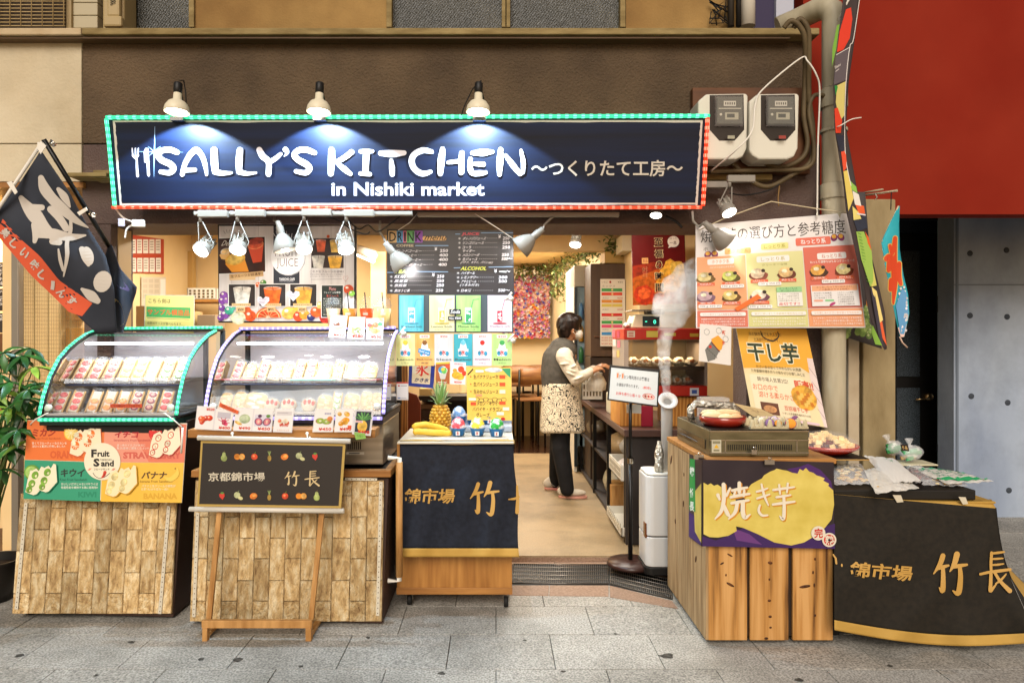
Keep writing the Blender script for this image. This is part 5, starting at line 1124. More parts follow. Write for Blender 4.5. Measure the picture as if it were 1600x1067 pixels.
p.line([(1262, 632, 2), (1242, 600, 2), (1252, 588, 2), (1262, 600, 2), (1274, 586, 2), (1282, 600, 2), (1262, 632, 2)], 3, '#c06a5a')
# fruit along the foot
fr = [(340, 735, 32, '#8a4aa0'), (330, 775, 30, '#7a3f94'), (365, 770, 28, '#a060b4'), (325, 830, 26, '#6f3a88'), (350, 880, 34, '#8a4aa0'), (318, 905, 26, '#7a3f94'), (380, 850, 34, '#3fae8a'), (405, 830, 22, '#57bfa0'), (500, 860, 52, '#e2622a'), (540, 890, 45, '#ee5a26'), (450, 905, 55, '#e6e2b8'), (830, 870, 52, '#ecc05a'), (905, 895, 40, '#e8522c'), (890, 830, 30, '#f0b84a'), (950, 880, 40, '#f0a63a'), (1000, 900, 30, '#2e3a78'), (1040, 860, 45, '#f06a2c'), (1070, 810, 30, '#f2c270'), (1285, 690, 38, '#e8592e'), (1310, 720, 24, '#8fbf4a'), (640, 640, 24, '#4f8a3a'), (600, 655, 20, '#e8692e'), (1110, 905, 45, '#d8382a')]
for x, y, r, c in fr: p.ell(x, y, r, r*.92, c, wob=.03).ell(x-r*.3, y-r*.35, r*.3, r*.24, '#f4e6d0')
p.ell(678, 905, 98, 80, '#e8702c', a0=180, a1=360).ell(678, 905, 86, 70, '#f6d8a0', a0=180, a1=360).ell(678, 905, 80, 64, '#e04a22', a0=180, a1=360)
for a in range(7): p.line([(678, 903), (678-78*cos(a*PI/6), 903-62*sin(a*PI/6))], 4, '#f4b070', cap=False)
p.ell(676, 900, 14, 12, '#f6e4c0')
for x0, c, t_ in ((375, '#d8d0c0', '¥500'), (606, '#ee6a22', '時価'), (840, '#f2ae42', '¥500')):
    p.rect(x0, 648, x0+208, 822, '#f0eee8').rect(x0+5, 653, x0+203, 817, '#2a201e'); cupd(p, x0+105, 680, 135, 130, c)
    p.rect(x0+28, 796, x0+170, 818, '#dcb67e').rect(x0+62, 822, x0+128, 862, '#dcb67e').text(junk(8), (x0+36, 801, x0+162, 813), '#5a4028').text(t_, (x0+72, 832, x0+118, 854), '#3a2818', .02)
for hx, hy in ((640, 785), (868, 742)): p.poly([(hx, hy+38), (hx-48, hy-10), (hx-44, hy-36), (hx-18, hy-40), (hx, hy-22), (hx+20, hy-40), (hx+46, hy-34), (hx+48, hy-8)], '#ece8ee'); [p.line([(hx-30, hy-22+i*11), (hx+28-i*6, hy-24+i*11)], 3, '#6a5a8a') for i in range(4)]
p.rect(1078, 655, 1250, 905, '#efece8').rect(1084, 661, 1244, 900, '#1f2a24').text('Menu', (1140, 672, 1190, 700), '#e8a0a0', .0).text('フレッシュな果物', (1100, 706, 1225, 722), '#eef0ea').text('生ジュース', (1120, 730, 1210, 748), '#e86a5a'); [p.text(junk(9), (1096, 756+i*17, 1232, 768+i*17), '#d8dccf') for i in range(8)]
mb.build('artwork', jb)
# drink menu chalkboard
DP = flatpl(3.90)
dm = thing('drink_menu_board', DP.at(703, 462), 'black chalkboard DRINK menu listing coffee, tea, juice and alcohol prices', 'menu board')
MB().slab([DP.at(x, y) for x, y in ((604.5, 358), (802, 360), (803.5, 462), (604.5, 459))], DP.n, .012, noisy('chalk_black', '#15161c', '#23252e', 4, 5, .35, k=.9, spec=.6)).build('board', dm, bev=.002)
mb = MB(); p = ZPr(mb, DP, 590, 340, 6.67); wc = '#e9e6ea'
for t_, x0, x1, c in (('D', 118, 195, '#e8c48a'), ('R', 205, 262, '#6aa8d8'), ('I', 272, 298, '#e87a9a'), ('N', 308, 380, '#7ac47a'), ('K', 390, 465, '#9a5ab8')):
    p.rectr(x0-6, 138, x1+5, 262, 8, c); p.text(t_, (x0+4, 150, x1-4, 250), '#17161c', .01)
p.rectr(468, 195, 716, 240, 18, '#e8b878').text('menu', (485, 192, 700, 236), '#1c1612', .01, slant=.1)
p.text('COFFEE', (195, 280, 375, 305), '#d8c8a8', .02).text('TEA', (172, 545, 300, 582), '#d8ec7a', .03, slant=.05).text('JUICE', (872, 155, 1055, 192), '#e85a6a', .03, slant=.05).text('ALCOHOL', (862, 510, 1130, 550), '#e2f06a', .03, slant=.05)
for a, b in (((395, 293), (735, 293)), ((100, 572), (165, 572)), ((322, 563), (732, 566)), ((812, 173), (858, 173)), ((1080, 160), (1410, 160)), ((797, 525), (860, 523)), ((1160, 517), (1412, 513))): p.line([a, b], 8, '#8fb4dc')
def item(t_, x0, x1, y, pr, px0, px1, h=30, sl=.08):
    if pr is not None: p.text('＊', (x0-42, y-12, x0-14, y+14), wc, .01)
    p.text(t_, (x0, y-h/2, x1, y+h/2), wc, .014, slant=sl)
    if pr: n = int((px0-x1-50)/22); [p.rect(x1+25+i*22, y-4, x1+30+i*22, y+1, wc) for i in range(n)]; p.text(pr, (px0, y-h/2-3, px1, y+h/2-1), wc, .02, slant=.05)
for a in ((('ブレンドコーヒー', 172, 450, 348, '250', 648, 732)), (('アイスコーヒー', 172, 400, 394, '400', 640, 732)), (('水出し京コーヒー', 172, 445, 440, '400', 636, 732)), (('京ほうじ茶コーヒー', 172, 495, 492, '400', 632, 720)),
          ('紅茶', 172, 290, 616, '250', 618, 692), ('黒豆茶', 172, 312, 662, '250', 614, 690), ('京煎茶', 172, 300, 708, '250', 612, 690), ('京ほうじ茶', 172, 332, 762, '250', 606, 682),
          ('オレンジジュース', 882, 1120, 220, '250', 1304, 1372), ('リンゴジュース', 882, 1100, 266, '250', 1300, 1378), ('コーラ', 882, 972, 314, '250', 1298, 1378), ('サイダー', 882, 1010, 350, None, 0, 0), ('メロンソーダ', 882, 1055, 392, '250', 1292, 1366), ('生ジュース', 882, 1035, 435, '500〜', 1290, 1400),
          ('ハイボール', 868, 1010, 580, '', 0, 0), ('レモンサワー', 868, 1045, 626, '300', 1260, 1350), ('アサヒビール', 868, 1025, 668, '500', 1260, 1345), ('日本酒', 868, 972, 762, '500〜', 1254, 1376)): item(*a)
p.text('(バナナ、キウイ、パイン etc.)', (860, 455, 1192, 488), wc, .01, slant=.05).text('(つまみ付き)', (856, 690, 1052, 722), wc, .01, slant=.05)
for x, y in ((596, 312), (570, 580), (1258, 182), (1216, 540)): p.text('¥', (x, y, x+28, y+38), wc, .02)
p.line([(1270, 565), (1335, 560), (1275, 570), (1338, 572)], 9, '#eeeeee').text('〜', (1340, 552, 1382, 572), wc, .01)
mb.build('chalk_writing', dm)
# soda and shaved ice posters
SD = flatpl(3.88)
bk_ = thing('poster_rack', SD.at(711, 520), 'grey backing board behind the four soda posters', 'board'); MB().slab([SD.at(x, y) for x, y in ((622, 460), (802, 461), (802, 520), (622, 520))], SD.n, .01, flat('#4c5a60', .5)).build('backing', bk_)
def vgrad(key, c1, c2):
    return noisy('paper_'+key, c1, c2, 3.0, 2, .4, k=.9, stretch=(9, 1, 1.5))
def soda(x0, x1, c1, c2, drink, t1, t2, label):
    def d(p):
        p.poly([(36, 52), (64, 52), (64, 118), (36, 118)], '#e8f2f2').poly([(39, 66), (61, 66), (61, 115), (39, 115)], drink)
        for i in range(9): p.ell(ru(43, 57), ru(72, 110), 4, 4, '#e6f0f0', n=8)
        p.line([(58, 66), (70, 18), (92, 16)], 2.6, drink).ell(50, 120, 30, 3.5, drink)
        p.text(t1, (8, 128, 92, 138), '#3a4a4c', .0).text(t2, (22, 143, 78, 149), '#4a5a5c')
    return poster('soda_poster', (x0, 461.5, x1, 518), 3.872, vgrad(t1, c1, c2), 100, 155, d, label, 'poster', .002, group='soda posters under the drink menu')
soda(624, 662, '#7cc8d4', '#3aa8b8', '#4aa6c0', 'BlueHawaii Soda', 'ブルーハワイソーダ', 'turquoise Blue Hawaii soda poster at the left of the soda row'); soda(671, 710, '#e6e2a8', '#efecc4', '#e2cc58', 'Lemon Soda', 'レモンソーダ', 'pale yellow lemon soda poster')
soda(713, 751, '#b9dc8a', '#8fcc70', '#3aa86a', 'Melon Soda', 'メロンソーダ', 'green melon soda poster in the soda row'); soda(762, 800, '#e6cfe0', '#efe2ea', '#c8284a', 'Strawberry soda', 'いちごソーダ', 'pink strawberry soda poster with a red drink')
def d_(p): p.text('Soda', (8, 6, 92, 44), '#e8e8e8', .02, slant=.1)
poster('soda_label', (702, 483, 720, 491), 3.865, flat('#23262c'), 100, 50, d_, 'black Soda label between the yellow and green posters', 'label', .001)
def d_(p): p.text('ALL ¥300', (6, 8, 94, 42), '#e8e8e8', .02)
poster('soda_label', (700, 494, 722, 500), 3.865, flat('#23262c'), 100, 50, d_, 'lower black price label under the Soda label', 'label', .001)
def kaki(x0, x1, c1, c2, ice, t1, t2, label, price='¥350', sold=False):
    def d(p):
        p.rect(24, 6, 76, 22, '#f2ece8').text(price, (30, 9, 70, 19), '#d83020', .02)
        p.poly([(30, 78), (38, 42), (50, 30), (62, 42), (70, 78)], '#eef2f4').ell(50, 46, 13, 13, ice)
        p.poly([(22, 78), (78, 78), (74, 116), (26, 116)], '#e8eef2').ell(34, 100, 9, 12, '#3a9ac0').ell(68, 102, 9, 12, '#3a9ac0').text('氷', (38, 84, 62, 110), '#d83020', .03)
        if sold: p.poly([(18, 74), (82, 90), (78, 112), (14, 96)], '#2a8ac4').text('Sold out', ((22, 80), (76, 94), (74, 106), (20, 92)), '#eef4f8', .01)
        p.text(t1, (8, 126, 92, 138), '#4a4a40', .005).text(t2, (30, 146, 70, 154), '#5a5a50')
    return poster('shaved_ice_poster', (x0, 521.5, x1, 571.5), 3.862, vgrad(t1, c1, c2), 100, 165, d, label, 'poster', .002, group='shaved ice posters')
kaki(618.5, 648, '#d8d68a', '#e2e0a4', '#e2cc48', 'Lemon', 'レモン', 'pale yellow lemon shaved ice poster at the left end'); kaki(649, 678, '#d89a4a', '#ecba7a', '#8a5a2a', 'Black honey', '黒蜜', 'orange brown black honey ice poster stamped sold out', '¥400', True)
kaki(679, 708, '#c9ccd0', '#dcdee2', '#eef0f2', 'Sleet', 'みぞれ', 'light grey sleet shaved ice poster'); kaki(709, 738.5, '#4ab0c0', '#2f9cb0', '#7ac8dc', 'BlueHawaii', 'ブルーハワイ', 'teal Blue Hawaii shaved ice poster')
kaki(739.5, 768, '#e2cfe0', '#eadce8', '#d8342c', 'Strawberry', 'いちご', 'lilac strawberry shaved ice poster'); kaki(769, 800, '#aad47c', '#c2e09a', '#4aae5a', 'Melon', 'メロン', 'light green melon shaved ice poster at the right end')
ICE = [[(46, 0, 12), (50, 40, 15), (48, 96, 14), (34, 88, 5)], [(14, 30, 10), (30, 26, 12), (38, 34, 10), (28, 62, 10), (8, 84, 4)], [(84, 14, 12), (66, 32, 9)], [(54, 38, 9), (72, 66, 14), (96, 84, 12)], [(22, 2, 12), (32, 12, 8)], [(8, 52, 8), (22, 50, 8)]]
def d_(p):
    p.rect(12, 0, 78, 78, '#ddd0b4'); brush(p, ICE, (22, 4, 72, 46), '#d8281c', 1.1); p.text('かき氷', (20, 54, 72, 72), '#1f2a5a', .03, slant=.1)
poster('ice_flag', ((639, 569), (680, 569), (677, 607), (638, 603)), 3.95, flat('#2a3a94', .7), 92, 92, d_, 'small blue hanging flag with a red 氷 character', 'flag', .002)
def d_(p): p.rect(0, 0, 100, 14, '#e8c04a').ell(50, 60, 34, 30, '#e8e2d4').ell(42, 56, 24, 24, '#4a9ac8').ell(60, 62, 20, 22, '#6ab85a').ell(50, 52, 14, 12, '#e8d04a').poly([(24, 84), (78, 84), (68, 122), (34, 122)], '#c9c2b8').text('¥500', (14, 140, 80, 150), '#f2e8dc', .02).rect(70, 18, 100, 44, '#e8502c')
poster('photo_card', ((681, 566), (703, 565), (702, 600), (681, 599)), 3.85, flat('#a8592c'), 100, 155, d_, 'brown photo card of rainbow shaved ice', 'card', .001)
def d_(p): p.text('NEW MANGO', (24, 8, 80, 20), '#d84a7a', .01).ell(40, 92, 30, 26, '#f0a62c').ell(64, 100, 28, 24, '#f6bc3c').ell(70, 50, 20, 22, '#e8502c').ell(30, 60, 14, 14, '#f2b84a').ell(90, 76, 14, 18, '#e2442c').text('¥500', (26, 132, 76, 146), '#d83020', .02)
poster('photo_card', ((704, 565), (728, 566), (727, 601), (703, 600)), 3.845, flat('#e8e0dc'), 100, 155, d_, 'white photo card of mango and strawberry ice', 'card', .001)
def d_(p): p.text('100.', (8, 20, 90, 80), '#2a241e', .01)
poster('number_card', (681, 601, 696, 609), 3.97, flat('#b4a78e'), 100, 60, d_, 'small beige card reading 100 below the rainbow ice photo', 'card', .001)
def d_(p):
    p.poly([(78, 2), (98, 2), (98, 20), (90, 14)], '#3fa06a').ell(60, 5, 20, 4.5, '#e8ecf0').line([(3, 14), (14, 4)], 2.4, '#1c1612')
    for i, (t_, y, c, tg) in enumerate((('生バナナジュース', 18, 0, '#e8592e'), ('生パインジュース', 32, 0, '#e8592e'), ('生みかんジュース', 46, 0, '#f2e6cc'))):
        p.text(t_, (15, y-4, 70, y+4), '#2a2016', .012).ell(9, y, 1.5, 1.3, '#d8442c').rect(73, y-3.5, 86, y+3.5, tg)
    p.text('(ミルク入り)', (62, 14, 90, 19), '#7a5a3a')
    for i in range(7): p.ring(22+i*10, 61+(i % 2)*2, 6, 4, .7, '#4a3a28', 10)
    p.rect(4, 58, 20, 63, '#f2ead4').rect(8, 66, 20, 72, '#e8502c').text('メロン・キウイ', (22, 64, 68, 72), '#2a2016', .01).rect(72, 64, 86, 70, '#e8592e').text('パパイヤ・ドラゴン', (12, 75, 78, 83), '#2a2016', .01).rect(80, 75, 94, 81, '#f2ead4').text('グレープ', (20, 86, 50, 94), '#2a2016', .01).rect(66, 84, 82, 90, '#f2ead4').ell(80, 97, 5, 3, '#c83028')
    p.rect(20, 5, 38, 10, '#f2ead4').rect(20, 51, 34, 55, '#f0a070')
poster('handwritten_menu', ((729, 573.5), (799, 574), (800, 657), (730, 656)), 3.84, noisy('yellow_paper', '#e2ba50', '#ecc864', 3, 3, .5, k=.9), 100, 100, d_, 'yellow handwritten fresh juice menu hanging above the shaved ice', 'menu', .002)
for x0, lb in ((603, 'left payment tag hanging beside the violet case'), (619.5, 'right payment tag hanging beside the blue ice flag')):
    def d_(p): p.rect(0, 0, 100, 10, '#c8342c').rect(6, 18, 94, 140, '#e9e4e6').rect(12, 24, 28, 36, '#c8342c').rect(34, 26, 88, 34, '#a8a2a6').rect(10, 128, 34, 136, '#3a6ac0').rect(40, 130, 84, 134, '#9aa4b4')
    poster('payment_tag', (x0, 597, x0+(11.5 if x0 < 610 else 18.5), 625), 3.80, flat('#dcd4d0'), 100, 150, d_, lb, 'tag', .0015, group='payment tags')
for x, y, lb in ((798, 528, 'white clip at the right end of the shaved ice posters'), (795, 463, 'white clip pinning the pink soda poster corner'), (628, 517, 'white clip near the top right corner of the violet case')):
    q_ = P(x, y, 3.83); tag(MB().tube([q_+V((-.018, 0, -.022)), q_+V((.018, 0, .022))], .006, M['whiteplastic'], 8).lathe([(0, 0), (.013, 0), (.013, .02), (0, .021)], q_+V((.008, -.004, -.012)), M['whiteplastic'], (.5, -.7, -.3), 12).build('clip'), lb, 'clip', 'white clips')

# ================================================================== CLOTH CART
c3 = thing('serving_cart', (P(710, 0, 3.5).x, 3.72, 0), 'wooden serving cart on castors draped with a navy cloth', 'cart')
a, b = P(620, 690, 3.5), P(800, 928, 3.5); zt = .848
MB().box(a.x, b.x, 3.50, 3.96, b.z, zt, M['ply']).build('body', c3, bev=.003)
MB().box(a.x-.002, b.x+.002, 3.494, 3.499, b.z, b.z+.035, M['wood_h']).build('bottom_rail', c3, bev=.002)
MB().box(a.x+.01, b.x+.008, 3.44, 3.97, zt+.004, zt+.014, flat('#cfc5b2', .3)).build('top_board', c3, bev=.002)
for x_, y_ in ((a.x+.06, 3.55), (b.x-.03, 3.52), (a.x+.06, 3.9), (b.x-.05, 3.9)): caster(c3, x_, y_, .07)
def cl3(px, py, l=0):
    t = (py-690)/180; u = (px-625)/180
    fold = .016*sin(u*9+1.2)*t+.009*sin(u*21+t*5)*min(1, t*2)+.022*math.exp(-((u-.42-.25*(t-.3))**2)*18)*sin(min(1, t*1.3)*PI)
    return P(px, py, 3.465-.055*t-fold-l*.0006)
def edge(px0, px1): return lambda u, v: (px0(v)+(px1(v)-px0(v))*u)
L3 = lambda v: 625-1.5*v-4*v*v*.8; R3 = lambda v: 803+9*v-1.5*sin(v*9)
cloth = MB(); nv = noisy('navy_cloth', '#161a24', '#20253200'[:7], 40, 3, .85, bump=.15, bscale=300, bdist=.002, k=.9); gold = noisy('gold_band', '#b08a3e', '#c49c4e', 6, 3, .75, k=.9)
def cf(v0, v1): return lambda u, v: cl3(L3(v0+(v1-v0)*v)+(R3(v0+(v1-v0)*v)-L3(v0+(v1-v0)*v))*u, 688+(v0+(v1-v0)*v)*182)
cloth.grid(cf(.005, .925), 60, 40, nv); cloth.grid(cf(.925, 1.0), 60, 4, gold)
gt = lambda u, v: P(623+181*u, 688-10*v, 3.462-.0) if v == 0 else V((P(623+181*u, 0, 3.462).x, 3.462+.03*v, zt+.018))
cloth.grid(lambda u, v: V((P(622+182*u, 0, 3.455).x, 3.455+.03*v, zt+.016+.004*sin(u*9)-.014*(1-v))), 20, 2, gold)
cl_o = cloth.build('cloth', None, 'navy cloth with gold hem and the words 錦市場 竹長 over the serving cart', 'cloth', solid=.0015)
mb = MB(); p = Print(mb, cl3, 10); gd = '#c79a4c'
def brushtext(p, box, big=True): pass
p.text('錦市場', (630, 763, 709, 787), gd, .022, 4, slant=.04); p.ell(622.5, 774, 1.4, 2.2, gd)
brush(p, TAKE, (733, 756, 780, 803), gd, 1.05)
p.line([(795, 780, 2), (804, 779, 4), (811, 776, 3)], 3, gd).line([(808, 759, 3), (809, 780, 5), (808, 800, 6)], 3, gd)
mb.build('lettering', cl_o)
# goods on the serving cart
def banana(pts, r, label):
    q = [P(*a) for a in pts]; o = []
    for i in range(len(q)-1):
        for k in range(5): o.append(q[i].lerp(q[i+1], k/5))
    o.append(q[-1]); n = len(o); rr = [r*(min(1, .32+3*sin(PI*i/(n-1)))) if 0 < i < n-1 else r*.22 for i in range(n)]
    mb = MB().tube(o, rr, noisy('banana_skin', '#d9a92c', '#efcb52', 8, 4, .45, k=.92), 10); mb.tube([o[-1], o[-1]+(o[-1]-o[-2]).normalized()*.02], r*.25, flat('#8a7a2c'), 6)
    tag(mb.build('banana'), label, 'banana', 'bananas')
banana(((645, 670, 3.70), (650, 665.5, 3.70), (665, 663.5, 3.70), (685, 668, 3.72), (704, 675, 3.74)), .019, 'upper banana lying in front of the pineapple'); banana(((645, 676, 3.64), (652, 674, 3.64), (675, 675.5, 3.64), (695, 677, 3.66), (707, 677.5, 3.67)), .018, 'lower banana at the front edge of the serving cart')
pz = zt+.016; pc = V((P(688, 0, 3.80).x, 3.80, pz)); pn = thing('pineapple', pc, 'whole pineapple with a spiky green crown beside the bananas', 'pineapple')
mb = MB(); mb.lathe([(0, 0), (.030, .004), (.046, .03), (.052, .07), (.048, .11), (.036, .14), (.020, .152), (0, .155)], pc, flat('#c9962c', .5), seg=20)
for j in range(9):
    z = .010+j*.0165; rr = [.036, .044, .050, .052, .052, .051, .047, .041, .032][j]
    for i in range(12): an = 2*PI*(i+.5*(j % 2))/12; mb.ell(pc+V((cos(an)*rr, sin(an)*rr, z)), (.0115, .0115, .0095), flat('#dba83a' if (i+j) % 3 else '#b98a2c', .45), 6, 4)
mb.build('body', pn)
lf = MB()
for k in range(34):
    an = k*2.4; t = k/34; ln = .06+.075*t; out = 1.0-.85*t; d = V((cos(an)*out, sin(an)*out, .55+1.0*t)).normalized(); s_ = d.cross(V((0, 0, 1))).normalized()
    base = pc+V((cos(an)*.016, sin(an)*.016, .146+.03*t)); m1 = base+d*ln*.5+V((0, 0, .004)); e = base+d*ln+V((0, 0, -.016*out))
    lf.add([base-s_*.008, base+s_*.008, m1+s_*.007, m1-s_*.007, e], [(0, 1, 2, 3), (3, 2, 4)], flat('#7da85c' if k % 2 else '#a9c088', .45), True)
lf.build('crown', pn, kind='stuff')
tr = thing('ice_tray', (P(755, 0, 3.85).x, 3.86, pz), 'pale grey tray holding the shaved ice samples', 'tray')
a, b = P(700, 0, 3.85), P(800, 0, 3.85); MB().box(a.x, b.x, 3.80, 3.95, pz, pz+.035, flat('#a9b4c4', .3)).build('body', tr, bev=.006)
t2_ = tag(MB().slab([V((a.x+.0, 3.94, pz+.02)), V((b.x, 3.94, pz+.02)), V((b.x, 3.955, pz+.085)), V((a.x, 3.955, pz+.085))], (0, -1, 0), .004, flat('#8fa0b8', .3)).build('tray_back', tr))
def ice_cup(x, D, z0, c, label, blue='#2a78b8'):
    o = V((P(x, 0, D).x, D, z0)); r = thing('shaved_ice_cup', o, label, 'shaved ice', 'shaved ice samples')
    MB().lathe([(0, 0), (.030, 0), (.041, .040), (.043, .042), (.038, .041), (0, .036)], o, flat(blue, .4), seg=20).build('cup', r)
    mb = MB(); pl_ = lambda px, py, l: o+V(((px-50)*.0007, -.0365-(.006*(1-(py)/40))-abs(px-50)**2*.0000035*-1-l*.0005, .036-py*.0009)); p = Print(mb, pl_, 1)
    p.rect(34, 8, 66, 34, '#e8eef2').text('氷', (42, 10, 58, 32), '#d42a20', .03); mb.build('print', r)
    mb = MB(); m_ = noisy('ice_'+c, '#eef2f4', c, 34, 3, .5, bump=.8, bscale=160, bdist=.01, k=.95, lo=.38, hi=.55)
    vs = MB().ell(o+V((0, 0, .040)), (.040, .040, .058), m_, 22, 10, None, .03, True); vs.build('ice', r)
ice_cup(717, 3.90, pz+.036, '#6f9ad0', 'blue shaved ice at the back left of the tray'); ice_cup(740, 3.89, pz+.034, '#e25a5a', 'pale red shaved ice at the back of the tray'); ice_cup(765, 3.88, pz+.036, '#2fae5c', 'green shaved ice at the back right of the tray')
ice_cup(716, 3.66, pz, '#e8505a', 'red shaved ice in a blue cup at the front left'); ice_cup(746, 3.66, pz, '#ecd23c', 'yellow shaved ice in a blue cup at the front middle'); ice_cup(776, 3.64, pz, '#2aa63c', 'bright green shaved ice in a blue cup at the front right')
tag(MB().tube([V((P(640, 0, 3.5).x, 3.50, pz+.004)), V((P(795, 0, 3.5).x, 3.50, pz+.004))], .007, M['whiteplastic'], 8).build('plastic_rod'), 'white plastic rod lying along the front edge of the serving cart', 'rod')
# sample juices on top of the violet case
def juice(x, c, label, lab='#f2ead8'):
    D = 3.885; o = V((P(x, 0, D).x, D, 1.446)); r = thing('juice_cup', o, label, 'juice cup', 'sample juices on the violet case')
    MB().lathe([(0, .001), (.026, .001), (.040, .108), (0, .108)], o, flat(c, .35, spec=.6), seg=20).build('juice', r)
    MB().lathe([(.0415, .109), (.045, .125), (.047, .126), (.047, .130), (.044, .132), (.036, .158), (.020, .172), (.006, .176)], o, M['clearcup'], seg=22).build('dome_lid', r)
    MB().tube([o+V((.0, 0, .06)), o+V((-.012, 0, .20))], .0035, flat('#2a2622'), 6).build('straw', r)
    mb = MB(); p = Print(mb, lambda px, py, l: o+V((px*.001, -.0395-l*.0005, .06+py*-.001)), 1); p.rect(-14, -22, 14, -10, lab).text('生ジュース', (-11, -19, 11, -13), '#4a3a30'); mb.build('label', r)
juice(521, '#e8c8a0', 'beige sample juice cup, leftmost on the violet case'); juice(546, '#f0ae4c', 'orange yellow sample juice cup behind the grape card'); juice(573, '#ee5f22', 'deep orange sample juice cup behind the peach card'); juice(600, '#eed98c', 'pale yellow sample juice cup at the right end')
def d_(p):
    p.text('こちら側は', (8, 10, 52, 22), '#3a3420', .005).rect(4, 32, 92, 60, '#4fa85a').text('サンプル模造品', (6, 38, 90, 54), '#e0602c', .02).line([(6, 63), (90, 63)], 1, '#3a3420').text('右側のケースが食べられます。', (6, 72, 76, 80), '#3a3420').text('ディスプレイです。', (6, 86, 50, 94), '#3a3420')
poster('notice_sheet', ((226, 460.5), (304, 461.5), (303.5, 522), (225, 518)), 3.87, flat('#d8d2bc', .3), 100, 100, lambda p: (p.rect(1.5, 1.5, 98.5, 98.5, '#f0dc84'), d_(p)), 'yellow notice sheet standing on the green lit case', 'notice', .002)
# ================================================================== PLANK CART AND SWEET POTATO GOODS
XL, XR = P(1103, 0, 3.08).x, P(1303, 0, 3.08).x; z4 = P(0, 717, 3.08).z; YB = 3.77
c4 = thing('plank_cart', ((XL+XR)/2, 3.4, 0), 'cart clad in upright knotty wooden planks carrying the sweet potato grill', 'cart')
MB().box(XL+.022, XR-.004, 3.10, YB, .035, z4-.02, flat('#2e1d10', .7)).build('body', c4)
MB().box(XL-.004, XR+.004, 3.062, YB, z4-.019, z4+.004, M['wood_h']).build('top_board', c4, bev=.003)
pf = noisy('plank_front', '#4e2c10', '#d2a062', 2.6, 8, .6, bump=.15, bscale=24, bdist=.003, k=.85, stretch=(11, 1, .5), vary=.08, c3='#b98444', lo=.30, hi=.60)
kn = noisy('knot', '#2c170a', '#6a3c18', 60, 3, .6)
def wplank(xa, xb, ya, yb, mat, knots, side=False):
    if not side: m = MB().box(xa, xb, 3.080, 3.098, .022, z4-.022, mat)
    else: m = MB().box(XL, XL+.018, ya, yb, .022, z4-.022, mat)
    o = m.build('plank', c4, bev=.004); k = MB()
    for t, z, w, h, r in knots:
        R = Matrix.Rotation(r, 3, 'Y' if not side else 'X')
        if not side: k.ell((xa+(xb-xa)*t, 3.0795, z), (w, .0016, h), kn, 12, 6, R)
        else: k.ell((XL-.0005, ya+(yb-ya)*t, z), (.0016, w, h), kn, 12, 6, R)
    if knots: k.build('knot', o)
    return o
def pz4(py): return P(0, py, 3.08).z
def px4(a): return P(a, 0, 3.08).x
wplank(px4(1107), px4(1168), 0, 0, pf, [(.55, pz4(867), .014, .004, .5), (.35, pz4(880), .010, .004, -.5), (.56, pz4(913), .020, .006, .5), (.45, pz4(898), .004, .006, 0)])
wplank(px4(1172), px4(1232.5), 0, 0, pf, [(.52, pz4(879), .011, .007, .2), (.5, pz4(938), .008, .006, 0), (.52, pz4(963), .008, .006, 0), (.53, pz4(980), .006, .005, 0), (.42, pz4(997), .009, .006, 0), (.5, pz4(905), .004, .006, 0)])
wplank(px4(1239), px4(1302), 0, 0, pf, [(.3, pz4(916), .026, .007, -.15), (.55, pz4(873), .005, .007, 0), (.5, pz4(894), .004, .008, 0), (.53, pz4(914), .004, .010, 0), (.55, pz4(961), .005, .006, 0)])
ys = [3.082]+[XL*F/(a-CX) for a in (1077.5, 1058.5)]+[YB]
wplank(0, 0, ys[0], ys[1]-.004, M['plank_side'], [(.5, .62, .007, .016, .3), (.6, .34, .010, .020, .5)], True); wplank(0, 0, ys[1], ys[2]-.004, M['plank_side'], [(.5, .55, .010, .018, .3), (.45, .70, .008, .010, 0)], True); wplank(0, 0, ys[2], ys[3], M['plank_side'], [(.6, .73, .012, .030, .5), (.2, .42, .012, .014, 0)], True)
for x_, y_ in ((XL+.06, 3.14), (XR-.05, 3.14), (XL+.06, 3.7), (XR-.05, 3.7)): caster(c4, x_, y_, .05)
# yakiimo poster round the corner of the cart
yp = thing('sweet_potato_banner', P(1200, 856, 3.05), 'purple and yellow 焼き芋 banner hung round the plank cart corner', 'banner')
YP = flatpl(3.052); mb = MB().slab([YP.at(x, y) for x, y in ((1098, 718), (1303, 722), (1304, 857), (1097, 853))], YP.n, .003, noisy('dark_night', '#1b1420', '#3a3034', 3, 3, .4, k=.9)); mb.build('sheet', yp)
mb = MB(); p = ZPr(mb, YP, 1020, 680, 3.05, 1); yl = noisy('potato_yellow', '#c9b24e', '#e0cc6c', 9, 5, .45, k=.88)
p.poly([(236, 500), (236, 480), (300, 500), (380, 470), (430, 440), (600, 500), (868, 420), (868, 540), (236, 528)], '#3c1f5c').poly([(640, 160), (700, 150), (740, 135), (800, 165), (850, 220), (862, 290), (780, 260), (700, 200)], '#4a2266').poly([(380, 440), (460, 470), (520, 520), (400, 500)], '#6a3a7c')
o1 = [(242, 225), (262, 236), (276, 228), (292, 240), (308, 234), (330, 248), (360, 262), (392, 290), (400, 340), (392, 400), (400, 455), (360, 478), (310, 486), (270, 484), (242, 470)]; p.poly(o1, yl)
o2 = [(440, 300), (455, 250), (470, 232), (500, 215), (520, 205), (530, 190), (560, 172), (580, 165), (590, 158), (620, 165), (640, 168), (665, 178), (690, 182), (700, 160), (716, 168), (730, 155), (745, 172), (765, 178), (780, 190), (800, 196), (820, 205), (812, 215), (840, 230), (836, 240), (860, 262), (864, 330), (852, 400), (820, 440), (770, 480), (720, 510), (660, 524), (580, 510), (500, 470), (430, 440), (384, 430), (382, 405), (410, 370), (440, 330)]
